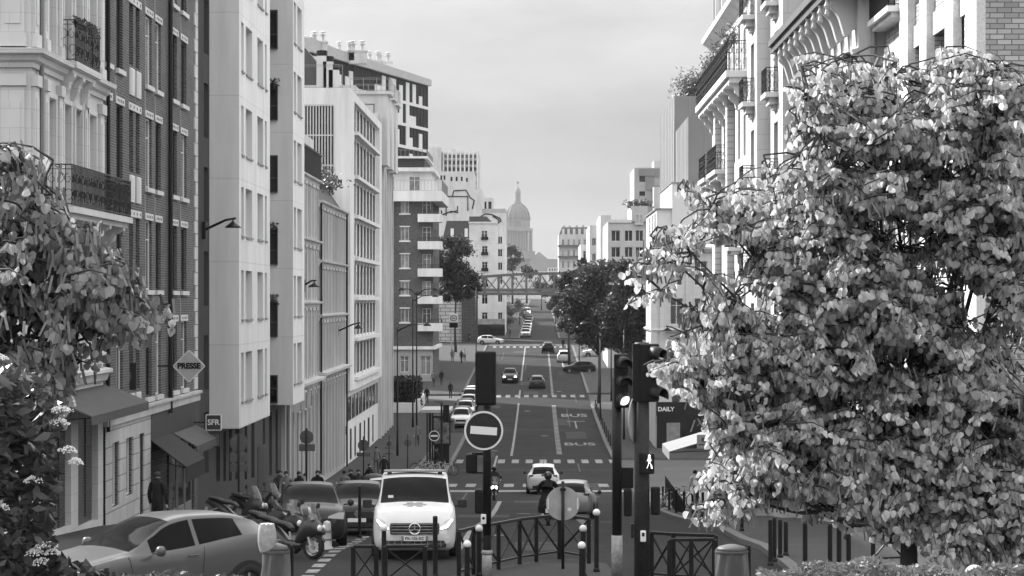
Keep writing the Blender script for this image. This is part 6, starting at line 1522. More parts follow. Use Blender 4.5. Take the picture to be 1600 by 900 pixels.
# ================================================================== street furniture
pole_m = mat('pole_paint', .009, .45, .2, 4, speck=.2, sscale=20); pole_l = mat('pole_band', .2, .6, .3, 6, speck=.25, sscale=15)
sign_back = mat('sign_back_grey', .3, .5, .15, 4); sign_face_r = mat('no_entry_red', .022, .4, .15, 6); sign_wht = mat('sign_white', .6, .45, .05); box_black = mat('signal_black', .006, .5, .2, 6); wood_p = mat('brown_post', .028, .6, .25, 3, speck=.25, sscale=15)
GP = lambda y: gz(y) + .13
def disc(c, r, d, n=32, f=-1): m = MB(); m.lathe([(r, 0), (r, d)], c, n, 'y'); return m
# --- post with the no entry sign and the back of a traffic signal
Y = 47.0; x = wx(761, Y); zb_ = GP(Y); t = thing('signal_post', 'dark street post carrying a no entry sign and the blank back of a signal', 'signal post', (x, Y, zb_))
m = MB(); m.tube([(x,Y,zb_+.9),(x,Y,wz(560,Y))], .088, 14); m.build('post', pole_m, t, smooth=True); m = MB(); m.tube([(x,Y,zb_),(x,Y,zb_+.55)], .1, 14); m.lathe([(.1,.5),(.12,.55),(.1,.6)], (x,Y,zb_), 14); m.build('base_collar', pole_l, t, smooth=True); m = MB(); m.tube([(x,Y,zb_+.55),(x,Y,zb_+.9)], .09, 14); m.build('post_foot', pole_m, t)
m = MB(); c = P(759, 591, Y-.14); m.box(c.x-.215, c.x+.215, Y-.22, Y-.1, wz(633,Y), wz(548,Y)); m.build('signal_back', box_black, t, bevel=.05)
c = P(755.5, 673.5, Y-.3); r = 30.5*Y/F; q = disc((c.x, Y-.14, c.z), r, .02); o = q.build('sign_plate', sign_wht, t); q = disc((c.x, Y-.146, c.z), r*.9, .004); q.build('sign_face', sign_face_r, o)
q = MB(); q.obox((c.x, Y-.152, c.z), Vector((1,0,-.07)).normalized(), Vector((.07,0,1)).normalized(), EY, -r*.68, r*.68, -r*.2, r*.2, 0, .005); q.build('white_bar', sign_wht, o)
q = MB(); q.box(x-.16,x+.16,Y-.12,Y-.09,c.z-.04,c.z+.04); q.box(x-.16,x+.16,Y-.12,Y-.09,c.z+.2,c.z+.25); q.parts('bracket', pole_m, t)
def pedbox(t, px, py, Y, w, h, side, m=box_black):
    c = P(px, py, Y); b = MB(); b.box(c.x-w/2, c.x+w/2, Y-.12, Y+.1, c.z-h/2, c.z+h/2); return b.build('pedestrian_signal', m, t, bevel=.04)
pedbox(t, 748, 783, Y, .16, .5, -1); pedbox(t, 737, 724, Y+.2, .24, .4, -1); m = MB(); m.box(wx(737,Y),x,Y+.12,Y+.17,wz(712,Y),wz(708,Y)); m.box(wx(737,Y),x,Y+.12,Y+.17,wz(741,Y),wz(738,Y)); m.parts('bracket', pole_m, t)
m = MB(); c = P(755.5, 811, Y-.1); m.box(c.x-.055,c.x+.055,Y-.14,Y-.08,c.z-.1,c.z+.1); o = m.build('call_button', sign_wht, t, bevel=.02); m = MB(); m.lathe([(.03,-.15),(.03,-.141)], (c.x,Y,c.z+.02), 10, 'y'); m.build('button', box_black, o)
# --- posts with traffic lights on the right
def signal_head(t, px, y0, y1, Y, w, hood, heads=3, litk=None, side=1):
    c = P(px, (y0+y1)/2, Y); h = (y1-y0)*Y/F; b = MB(); b.box(c.x-w/2, c.x+w/2, Y-.1, Y+.12, c.z-h/2, c.z+h/2); o = b.build('signal_head', box_black, t, bevel=.03)
    for k in range(heads):
        z = c.z + h/2 - h*(k+.5)/heads; q = MB(); r = h/heads*.42
        ang = R(hood); d = Vector((math.sin(ang), -math.cos(ang), 0)); U = Vector((math.cos(ang), math.sin(ang), 0))
        rows = []
        for L in (0, .12, .34):
            rows.append([Vector((c.x, Y, z)) + d*(.1+L*(1-.0)) + U*(r*math.cos(R(a))) + EZ*(r*math.sin(R(a)) - L*.22) for a in range(-25 if L < .3 else 20, 206 if L < .3 else 161, 15)] if L < .3 else [Vector((c.x, Y, z)) + d*(.1+L*.75) + U*(r*.98*math.cos(R(a))) + EZ*(r*.98*math.sin(R(a)) - L*.22) for a in [-25 + i*15 for i in range(16)]])
        n_ = min(len(r_) for r_ in rows); q.grid([r_[:n_] for r_ in rows]); hd = q.build('hood', box_black, o, smooth=True)
        if hd: s_ = hd.modifiers.new('solid','SOLIDIFY'); s_.thickness = .012
        q = MB(); q.lathe([(r*.85,0),(r*.6,.02),(.01,.03)], OFF[t.name], 18, 'y'); lens = q.build('lens', mat('lit_signal_lens', .6, .3, .02, emit=.55) if litk == k else mat('dead_lens', .03, .2, .2, 8), o, smooth=True); lens.location = Vector((c.x,Y,z)) + d*.135 - OFF[t.name]; lens.rotation_euler = (0,0,ang+math.pi)
    return o
Y = 47.0; x = wx(964, Y); zb_ = GP(Y); t = thing('signal_post', 'left post of the traffic light pair, with one round lamp glowing', 'signal post', (x, Y, zb_), 'traffic light posts on the right')
m = MB(); m.tube([(x,Y,zb_+.9),(x,Y,wz(590,Y))], .1, 14); m.build('post', pole_m, t, smooth=True); m = MB(); m.tube([(x,Y,zb_),(x,Y,zb_+.9)], .115, 14); m.build('base_collar', pole_l, t, smooth=True)
signal_head(t, 971, 553, 637, Y-.1, .3, 16, 3, 2)
m = MB(); m.box(wx(957,Y),wx(990,Y),Y-.02,Y+.16,wz(763,Y),wz(730,Y)); m.build('control_box', box_black, t, bevel=.03)
pedbox(t, 981, 785, Y, .17, .56, 1)
Y = 45.0; x = wx(1003, Y); zb_ = GP(Y); t = thing('signal_post', 'thick brown post of the traffic light pair, with a green walking man and push button', 'signal post', (x, Y, zb_), 'traffic light posts on the right')
m = MB(); m.tube([(x,Y,zb_),(x,Y,wz(535,Y))], [.155,.14], 16); m.build('post', wood_p, t, smooth=True)
signal_head(t, 1015, 537, 628, Y-.15, .36, 48, 3, None)
m = MB(); c = P(993, 585, Y); m.box(c.x-.06,c.x+.14,Y-.2,Y+.05,wz(628,Y),wz(537,Y)); m.build('backing_board', box_black, t)
q = MB(); c = P(992, 657, Y); q.lathe([(.45,-.012),(.45,.012)], OFF[t.name], 30, 'y'); o = q.build('round_sign', sign_back, t); o.location = c + Vector((0,.1,0)) - OFF[t.name]; o.rotation_euler = (0,0,R(72))
m = MB(); c = P(1010, 723, Y-.15); m.box(c.x-.15,c.x+.15,Y-.3,Y-.1,wz(739,Y),wz(707,Y)); o = m.build('pedestrian_signal', box_black, t, bevel=.025)
m = MB(); c = P(1014.5, 722, Y-.3); k = .011; yy = Y-.31; gl = mat('lit_green_man', .8, .4, .02, emit=.9)
m.lathe([(.022,-.005),(.022,.0)], (c.x,yy,c.z+.125), 12, 'y'); 
for a, b_, w in (((0,.1),(0,.0),.045),((0,.0),(-.045,-.12),.028),((0,.0),(.04,-.06),.028),((.04,-.06),(.05,-.125),.024),((0,.085),(-.045,.02),.02),((0,.085),(.045,.03),.02)): m.bar((c.x+a[0],yy,c.z+a[1]),(c.x+b_[0],yy,c.z+b_[1]),w,.008)
m.build('walking_man', gl, o)
m = MB(); c = P(1005, 838, Y-.2); m.box(c.x-.055,c.x+.055,Y-.22,Y-.14,c.z-.11,c.z+.11); o = m.build('call_button', sign_wht, t, bevel=.02); m = MB(); m.box(c.x-.025,c.x+.025,Y-.225,Y-.221,c.z+.0,c.z+.07); m.build('button', box_black, o)
pedbox(t, 1024, 782, Y, .18, .56, 1); m = MB(); m.box(wx(986,Y),wx(989.8,Y),Y-.1,Y+.1,wz(840,Y),wz(818,Y)); m.build('service_box', box_black, t)
for (pa, pb) in ((735,1024),(760,1024)): pass
# --- round sign seen from behind
Y = 49.3; x = wx(879.5, Y); zb_ = GP(Y); t = thing('traffic_sign', 'pale round traffic sign seen from behind on a thin dark post in the island', 'sign', (x, Y, zb_))
m = MB(); m.tube([(x,Y,zb_),(x,Y,wz(752,Y))], .035, 10); m.build('post', pole_m, t, smooth=True); c = P(879.5, 787, Y); q = disc((c.x, Y+.045, c.z), 26.5*Y/F, .02); o = q.build('plate', sign_back, t)
m = MB(); m.box(c.x-.33,c.x-.3,Y+.02,Y+.044,c.z-.12,c.z+.12); m.box(c.x+.3,c.x+.33,Y+.02,Y+.044,c.z-.12,c.z+.12); m.box(c.x+.1,c.x+.18,Y+.042,Y+.0449,c.z-.16,c.z-.09); m.parts('sticker', sign_wht, o); m = MB(); m.box(c.x-.06,c.x+.06,Y-.04,Y+.045,c.z+.28,c.z+.33); m.build('clamp', pole_m, t)
# --- barriers with crossed bars
def barrier(label, pts, h=.98, n=None):
    t = thing('street_barrier', label, 'barrier', (pts[0][0], pts[0][1], GP(pts[0][1])), 'crossed bar street barriers')
    for i, (x, y) in enumerate(pts):
        m = MB(); m.box(x-.045,x+.045,y-.045,y+.045,GP(y)-.02,GP(y)+h); m.build('post', pole_m, t, bevel=.008)
    for i in range(len(pts)-1):
        a, b_ = Vector((*pts[i], GP(pts[i][1]))), Vector((*pts[i+1], GP(pts[i+1][1]))); m = MB(); m.bar(a+EZ*h, b_+EZ*h, .075, .06); m.bar(a+EZ*.16, b_+EZ*.16, .05, .04); m.parts('rail', pole_m, t)
        m = MB(); d = (b_-a)*.03; m.bar(a+d+EZ*.18, b_-d+EZ*(h-.05), .04, .03); m.bar(a+d+EZ*(h-.05)+EY*.035, b_-d+EZ*.18+EY*.035, .04, .03); m.parts('cross_bar', pole_m, t)
def pts(l): return [(wx(px, y), y) for px, y in l]
barrier('short crossed bar barrier on the left of the island, below the silver car', pts([(552,45),(588,45)]), .82)
barrier('crossed bar barrier in front of the ambulance wheels', pts([(602,45),(664,45.1)]), .82)
barrier('long curving crossed bar barrier around the tip of the traffic island', pts([(717,47),(740,48),(779,49.2),(812,50.4),(838,51),(874,51.8),(920,50.6)]))
barrier('crossed bar barrier right of the brown post, rear one of two', pts([(1018,46.6),(1052,46.2),(1118,45.8)]))
barrier('crossed bar barrier right of the brown post, front one of two', pts([(1046,44.8),(1080,44.9),(1116,45)]), .96)
barrier('crossed bar barrier behind the hedge below the big tree', pts([(1364,50),(1411,50.3)]), .95)
# --- bollards
def bollard(px, top, Y, r, ball, label, group='bollards on the traffic island'):
    x = wx(px, Y); zb_ = GP(Y); zt = wz(top, Y); t = thing('bollard', label, 'bollard', (x, Y, zb_), group)
    rb = .078 if ball else 0
    m = MB(); m.lathe([(r+.02,0),(r+.02,.05),(r,.09),(r,zt-zb_-rb*1.6),(r*1.08,zt-zb_-rb*1.6+.01),(r*.8,zt-zb_-rb*1.6+.05 if not ball else zt-zb_-rb*1.55)], (x,Y,zb_), 14); m.build('post', pole_m, t, smooth=False)
    if ball: m = MB(); m.lathe([(rb*math.cos(R(a)), rb*math.sin(R(a))) for a in range(-88,89,16)], (x,Y,zt-rb), 16); m.build('ball', sign_wht, t, smooth=True)
for a in ((748.5,820,47.6,.055,1,'white ball bollard standing close left of the no entry post'),(730,844,45,.055,1,'white ball bollard lower left of the no entry post'),(911,820,47.6,.055,1,'white ball bollard at the right tip of the curved barrier, rear one'),(909,846,44.8,.055,1,'white ball bollard at the right tip of the curved barrier, front one'),(932,795,48.6,.05,1,'tall white ball bollard standing alone left of the traffic lights'),(680,810,47.2,.05,0,'tall dark bollard with plain top right of the ambulance number plate'),(600,819,47.2,.05,1,'tall bollard with pale top in front of the ambulance headlight'),(562,762,62,.045,0,'dark bollard beside the lozenge badge of the black hatchback')): bollard(*a)
for i, (px, top, Y) in enumerate(((1204,815,50),(1210,812,51),(1219,815,52),(1228,818,52.5),(1258,820,47.5),(1297,822,47.5),(1311,828,46.5),(1326,825,47),(1382,812,56))): bollard(px, top, Y, .05, 0, ['dark bollard leftmost under the big tree','second dark bollard from the left under the big tree','third dark bollard from the left under the big tree','fourth dark bollard from the left under the big tree','dark bollard fifth from the left under the big tree','sixth dark bollard from the left, behind the hedge','seventh dark bollard, behind the hedge','eighth dark bollard, left of the person behind the hedge','tall dark bollard right of the barrier behind the hedge'][i], 'dark bollards under the big tree')
for i in range(9):
    Y = 66 + 5.2*i; x = 5.85; zz = gz(Y); bollard(VX + x*F/Y, HY - (zz+1.05-CZ)*F/Y, Y, .05, 0, '%s slim bollard from us along the right kerb' % ('first','second','third','fourth','fifth','sixth','seventh','eighth','ninth')[i], 'bollards along the right kerb')
for i in range(12):
    Y = 172 + 5.2*i; x = 5.75; zz = gz(Y); bollard(VX + x*F/Y, HY - (zz+1.0-CZ)*F/Y, Y, .05, 0, '%s dark bollard past the side street on the right kerb' % ('first','second','third','fourth','fifth','sixth','seventh','eighth','ninth','tenth','eleventh','twelfth')[i], 'far bollards on the right kerb')
# --- railing on the right pavement with bikes
t = thing('pavement_railing', 'dark pavement railing with bars in front of the corner shop, bicycles against it', 'railing', (6.1, 106, GP(106)))
for a in (railing(t, [(6.1, 96),(6.1, 110)], GP(103), 1.0, pole_m, .25, .014, name='rail'),): pass
# --- litter bag holders
bagm = mat('clear_bag', .075, .35, .35, 5, streak=.3, trans=.15); capm = mat('holder_cap', .07, .5, .15)
def bag(px, py, Y, h, w, label):
    x = wx(px, Y); zt = wz(py, Y); t = thing('litter_bag', label, 'litter bin', (x, Y, zt-h), 'see-through litter bag holders')
    rows = []
    for k in range(11):
        f = k/10; z = zt - h*f; rr = w*(.46 + .1*f - .12*max(0, f-.85)/.15)
        rows.append([(x + rr*(1+.07*math.sin(7*a+3*f)+.04*math.sin(13*a))*math.cos(a), Y + rr*(1+.07*math.sin(7*a+3*f))*math.sin(a), z) for a in [2*math.pi*i/40 for i in range(40)]])
    m = MB(); m.grid(rows, True); m.face(rows[-1]); m.build('bag', bagm, t, smooth=True)
    m = MB(); m.lathe([(w*.5,-.02),(w*.52,.0),(w*.5,.03)], (x,Y,zt), 24, cap=False); m.lathe([(w*.5,.03),(w*.4,.09),(w*.15,.13)], (x,Y+.02,zt), 20); m.build('lid', capm, t, smooth=True)
    m = MB(); m.tube([(x+w*.55,Y+.1,GP(Y)),(x+w*.55,Y+.1,zt+.1)], .03, 8); m.build('post', pole_m, t)
bag(431, 862, 37.3, .72, .45, 'see-through litter bag hanging beside the silver car'); bag(1143, 862, 42, .85, .6, 'see-through litter bag hanging right of the barriers')
m = MB(); x, Y = wx(417, 37.2), 37.2; c = P(417, 838, Y); rows = []
for k in range(9):
    f = k/8; rr = .15*(1-.25*abs(2*f-1)**2) ; rows.append([(c.x+rr*math.cos(a)*(1+.08*math.sin(5*a)), Y+.7*rr*math.sin(a), c.z+.2-.45*f+.012*math.sin(9*a+5*f)) for a in [2*math.pi*i/20 for i in range(20)]])
m.grid(rows, True); m.face(rows[0][::-1]); m.face(rows[-1]); o = m.build('rubbish_bag', mat('white_bag', .26, .4, .35, 9), smooth=True); tag(o, 'crumpled white rubbish bag propped on the litter holder by the silver car', 'bag')
# --- striped plastic marker post
Y = 56.5; x = wx(511, Y); t = thing('marker_post', 'worn pale plastic marker post beside the minivan front wheel', 'marker post', (x, Y, gz(Y)+.004))
m = MB(); m.lathe([(.17,0),(.16,.03),(.12,.06),(.105,.35),(.095,.62),(.075,.68),(.02,.7)], (x,Y,gz(Y)+.004), 16); m.build('shell', mat('worn_white_plastic', .4, .6, .3, 6), t, smooth=True); m = MB()
for z in (.22,.42): m.lathe([(.115,z),(.109,z+.05)], (x,Y,gz(Y)+.004), 16, cap=False)
m.parts('band', mat('worn_grey_band', .15, .6, .2), t)
# --- round signs and panels seen from behind along the left pavement
def sign_post(px, py, Y, d, label, top=None, panels=(), m=None):
    x = wx(px, Y); t = thing('traffic_sign', label, 'sign', (x, Y, GP(Y)), 'signs seen from behind on the left pavement'); q = MB(); q.tube([(x,Y,GP(Y)),(x,Y,wz(py-14,Y))], .035, 10); q.build('post', pole_m, t, smooth=True)
    c = P(px, py, Y); q = disc((c.x, Y+.04, c.z), d/2, .02); q.build('plate', m or mat('dull_sign_back', .09, .5, .2, 4), t)
    for (a, b_, c0, d0) in panels: q = MB(); q.box(wx(a,Y),wx(c0,Y),Y+.04,Y+.06,wz(d0,Y),wz(b_,Y)); q.build('panel', mat('dull_sign_back', .09), t, bevel=.01)
sign_post(373, 692, 74, .56, 'round dark sign with two panels below it, in front of the white block', None, [(359,708,388,722),(359,725,388,737)])
sign_post(479, 683, 84, .5, 'round dark sign with one wide panel below, in front of the stucco houses', None, [(467,694,492,705)])
sign_post(568, 696, 112, .56, 'round sign near the crowd beside the white wall', None, [(557,707,578,713)])
sign_post(608, 694, 128, .3, 'small round sign on a thin post with short bars, left of the walking person', None, [(601,699,615,701),(601,708,615,710)])
sign_post(637, 692, 135, .42, 'round dark sign left of the bus shelter bicycles', None, [])
# --- lamp posts and wall lamps
def lamp_post(x, Y, h, label, arms=((-1,1.6),), group='tall street lamps', r=.07):
    t = thing('street_lamp', label, 'street lamp', (x, Y, GP(Y)), group); z0 = GP(Y); m = MB(); m.tube([(x,Y,z0),(x,Y,z0+1.2),(x,Y,z0+h)], [r*1.5,r*1.1,r*.6], 10); m.build('pole', pole_m, t, smooth=True)
    for sg, L in arms:
        m = MB(); m.tube([(x,Y,z0+h-.3),(x+sg*L*.4,Y,z0+h+.15),(x+sg*L,Y,z0+h+.25)], [.05,.04,.03], 8); o = m.build('arm', pole_m, t, smooth=True)
        m = MB(); m.lathe([(.05,.12),(.12,.08),(.3,-.08),(.32,-.12),(.05,-.1)], (x+sg*L,Y,z0+h+.2), 14); m.build('lamp_head', pole_m, o, smooth=True)
lamp_post(wx(645,205), 205, 11.5, 'tall dark street lamp nearest on the left pavement, beside the hedge', ((1,2.0),)); lamp_post(wx(651,190), 190, 12.2, 'tall dark street lamp right of the nearest one on the left pavement', ((1,1.6),(-1,1.2)))
lamp_post(wx(621,170), 170, 9.5, 'dark street lamp against the brick apartments, left one', ((1,2.2),)); lamp_post(wx(744,330), 330, 10, 'street lamp in front of the viaduct pier', ((-1,1.5),))
lamp_post(wx(938,215), 215, 8.8, 'street lamp under the right trees, farther one', ((-1,1.6),)); lamp_post(wx(975,190), 190, 9, 'street lamp under the right trees, nearer one', ((-1,1.6),)); lamp_post(wx(905,300), 300, 10.2, 'street lamp at the left edge of the right trees', ((-1,1.4),))
lamp_post(wx(955,240), 240, 9.6, 'street lamp in the middle of the right trees', ((-1,1.6),))
def wall_lamp(xm, ym, xt, yt, Y, d, label, base=True):
    a = P(xm, ym, Y); b_ = P(xt, yt, Y); t = thing('wall_lamp', label, 'wall lamp', a, 'wall mounted street lamps'); m = MB(); top = b_ + EZ*.28
    m.tube([a, a+(top-a)*.75+EZ*.05, top+EX*math.copysign(-.12, b_.x-a.x), top, b_+EZ*.1], [.055,.05,.045,.035,.03], 8); m.build('arm', dark_metal, t, smooth=True)
    m = MB(); m.lathe([(.05,.16),(.1,.1),(.16,.06),(d*.42,-.04),(d*.5,-.1),(d*.47,-.1),(.04,-.05)], b_, 20); m.build('lamp_shade', dark_metal, t, smooth=True)
    if base: m = MB(); m.box(min(a.x,a.x)-.1,a.x+.1,Y-.1,Y+.1,a.z-.35,a.z+.35); m.build('wall_plate', dark_metal, t, bevel=.02)
wall_lamp(318, 360, 364, 352, 92, .68, 'large dark wall lamp on a curved arm in front of the white block'); wall_lamp(474, 446, 491, 446, 130, .72, 'dark wall lamp on the narrow stucco house'); wall_lamp(527, 518, 560, 511, 152, .6, 'dark wall lamp farthest along, before the louvred building'); wall_lamp(1072, 522, 1043, 515, 179.3, .8, 'pale wall lamp on the cream corner building')
# --- bus shelter with poster, recycling bin, cabinets, oval sign
Y = 160; xs = [wx(664,Y), wx(712,Y)]; z0 = GP(Y); t = thing('bus_shelter', 'bus shelter with a large dark poster panel on the left pavement', 'bus shelter', ((xs[0]+xs[1])/2, Y, z0))
m = MB(); m.box(xs[0]-.3, xs[1]-.35, Y-.2, Y+5, wz(645,Y), wz(640,Y)); m.build('roof', mat('shelter_roof', .3, .5, .1), t, bevel=.02); m = MB()
for a in (xs[0]+.15, xs[0]+.3): m.box(a-.05,a+.05,Y,Y+.1,z0,wz(645,Y)-.003); m.box(a-.05,a+.05,Y+4.8,Y+4.9,z0,wz(645,Y)-.003)
m.parts('post', pole_m, t); m = MB(); m.box(wx(676,Y),wx(704,Y),Y-.05,Y+.12,wz(696,Y),wz(650,Y)); o = m.build('poster_case', box_black, t, bevel=.02)
pm = mat('poster_print', .1, .4, .9, 2.6); m = MB(); m.box(wx(678,Y),wx(702,Y),Y-.06,Y-.051,wz(693,Y),wz(653,Y)); m.build('poster', pm, o)
m = MB(); m.box(wx(678,Y),wx(702,Y),Y+.05,Y+.1,z0,wz(696,Y)-.003); m.build('case_foot', box_black, t)
Y = 157; x = wx(678.5,Y); t = thing('traffic_sign', 'small no entry sign standing before the bus shelter poster', 'sign', (x,Y,GP(Y))); m = MB(); m.tube([(x,Y,GP(Y)),(x,Y,wz(672,Y))], .03, 8); m.build('post', pole_m, t); q = disc((x,Y-.05,wz(681,Y)), .36, .02); o = q.build('plate', sign_face_r, t); q = MB(); q.lathe([(.36,-.062),(.36,-.052),(.31,-.052),(.31,-.062),(.36,-.062)], (x,Y,wz(681,Y)), 24, 'y', cap=False); q.box(x-.24,x+.24,Y-.062,Y-.054,wz(681,Y)-.06,wz(681,Y)+.06); q.parts('white_mark', sign_wht, o)
Y = 150; x = wx(690,Y); t = thing('signal_post', 'dark signal post with small heads in front of the bus shelter', 'signal post', (x,Y,GP(Y))); m = MB(); m.tube([(x,Y,GP(Y)),(x,Y,wz(630,Y))], .07, 10); m.build('post', pole_m, t); m = MB(); m.box(x+.1,x+.5,Y-.15,Y+.15,wz(660,Y),wz(632,Y)); m.build('signal_head', box_black, t, bevel=.04); m = MB(); m.box(x-.5,x+.1,Y-.1,Y-.06,wz(630,Y),wz(626,Y)); m.build('name_plate', mat('dull_sign_back', .09), t)
Y = 112; x = wx(584,Y); t = thing('recycling_bin', 'rounded dark recycling container behind the parked cars', 'bin', (x,Y,GP(Y))); m = MB(); rows = []
for (z, k) in ((0,.9),(.1,1),(1.0,1),(1.25,.92),(1.4,.7),(1.48,.3)): rows.append([(x+.62*k*math.copysign(abs(math.cos(a))**.6,math.cos(a)), Y+.6*k*math.copysign(abs(math.sin(a))**.6,math.sin(a)), GP(Y)+z) for a in [2*math.pi*i/24 for i in range(24)]])
m.grid(rows, True); m.face(rows[-1]); m.build('tub', mat('bin_green', .05, .5, .15), t, smooth=True); m = MB(); m.lathe([(.09,-.6),(.09,-.62)], (x,Y,GP(Y)+1.05), 14, 'y'); m.box(x-.25,x+.25,Y-.61,Y-.59,GP(Y)+1.2,GP(Y)+1.28); m.parts('opening', box_black, t)
Y = 203; x = wx(711,Y-1); t = thing('litter_bin', 'dark grey litter bin in front of the first parked car', 'bin', (x,Y-1.0,gz(Y-1))); Y -= 1; m = MB(); m.lathe([(.32,0),(.36,.9),(.38,1.0),(.3,1.12),(.05,1.18)], (x-.3,Y-2.2,gz(Y)+.1), 16); m.build('tub', mat('bin_grey', .1, .6), t); m = MB(); m.box(x-.45,x-.15,Y-2.6,Y-2.55,gz(Y)+.9,gz(Y)+1.0); m.build('opening', box_black, t)
Y = 322; x = wx(705.5,Y); t = thing('station_sign', 'white petrol station sign with an oval emblem on a pale mast', 'sign', (x,Y,GP(Y))); m = MB(); m.tube([(x,Y,GP(Y)),(x,Y,wz(500,Y))], .1, 10); m.build('mast', sign_back, t); m = MB(); w2 = 6.6*Y/F; m.box(x+.3-w2,x+.3+w2,Y-.25,Y-.12,wz(504,Y),wz(490,Y)); o = m.build('panel', sign_wht, t, bevel=.03); m = MB(); m.box(x+.3-w2,x+.3+w2,Y-.25,Y-.12,wz(512,Y),wz(504,Y)-.004); m.build('price_panel', box_black, t); m = MB(); m.tube([(x+.3+.46*math.cos(R(a)),Y-.26,wz(497,Y)+.34*math.sin(R(a))) for a in range(0,361,15)], .05, 6, False); m.build('oval', box_black, o)
lettering('Esso', .3, box_black, t, (x+.3, Y-.262, wz(497,Y)), (R(90),0,0), .008)
# small sign on the white wall
c = P(536, 672, 157.8); t = thing('wall_sign', 'small black and white panel on the side of the louvred building', 'sign', (c.x, 157.8, c.z-.5)); m = MB(); m.box(c.x-.28,c.x+.28,157.7,157.88,c.z-.35,c.z+.3); m.build('board', sign_wht, t); m = MB()
for k in range(3): m.box(c.x-.26,c.x+.26,157.69,157.699,c.z-.2+k*.17,c.z-.1+k*.17)
m.parts('stripe', box_black, t)
# ================================================================== vegetation
bark = mat('bark', .05, .9, .3, 8)
leaf_r = leafmat('redbud_leaf', .37, .38, .5, .2, 5); leaf_l = leafmat('shaded_redbud_leaf', .22, .38, .4, .3, 5); leaf_e = leafmat('shaded_elder_leaf', .045, .25, .45, .3, 6); leaf_h = leafmat('hedge_leaf', .1, .3, .5, .35, 5); pod_m = mat('seed_pod', .16, .6, .3, 9); flower_m = mat('elder_flower', .6, .7, .1, 20)
from mathutils import noise as mnoise
def inside(poly, x, y):
    c = False; n = len(poly)
    for i in range(n):
        (x0, y0), (x1, y1) = poly[i], poly[(i+1) % n]
        if (y0 > y) != (y1 > y) and x < (x1-x0)*(y-y0)/(y1-y0)+x0: c = not c
    return c
def heart(m, base, d, side, size, fold=.25):
    """heart shaped leaf: d = direction base->tip, side = width direction"""
    n = d.cross(side)
    for sg in (1, -1):
        P_ = [(0,.04,0),(.2,-.03,.1),(.44,.12,.22),(.52,.4,.24),(.4,.72,.14),(.16,.92,0),(0,.97,-.1)]
        if sg < 0: P_ = P_[::-1]
        m.face([base + side*(sg*x*size) + d*(y*size) + n*((z*fold*2 - .25*(y-.5)**2)*size) for x, y, z in P_])
def spray(leaves, wood, pods, a, b, r, size, hang=1.0, podp=.15, dens=.026):
    L = (b-a).length; d = (b-a)/L; mid = (a+b)/2 + EZ*L*.06; b2 = b - EZ*L*.08
    pts = [a, mid, b2]; wood.tube(pts, [.007, .005, .002], 4, False)
    n = max(3, int(L/dens))
    for k in range(1, n+1):
        f = k/n; p = a*(1-f)**2 + (mid*2 - (a+b2)/2)*2*f*(1-f) + b2*f*f
        s = size*r.uniform(.45, 1.15); out = Vector((r.uniform(-1,1), r.uniform(-1,1), 0))
        dd = (Vector((0,0,-1))*hang + out*.6 + d*.2*r.random()).normalized()
        az = r.uniform(0, 6.283); sd_ = Vector((math.cos(az), math.sin(az), r.uniform(-.3,.3))); sd_ = (sd_ - dd*sd_.dot(dd)).normalized()
        p0 = p + out*.03 - EZ*.02; heart(leaves, p0, dd, sd_, s, r.uniform(.3,.95))
    if r.random() < podp:
        c = a.lerp(b, r.uniform(.1,.7))
        for i in range(r.randint(6, 14)):
            q = c + Vector((r.gauss(0,.05), r.gauss(0,.05), r.uniform(-.02,.03))); l = r.uniform(.06,.1); o = Vector((r.gauss(0,.02), r.gauss(0,.02), -l)); w = Vector((.006, r.uniform(-.005,.005), 0)); pods.face([q-w, q+w, q+w+o, q-w+o])
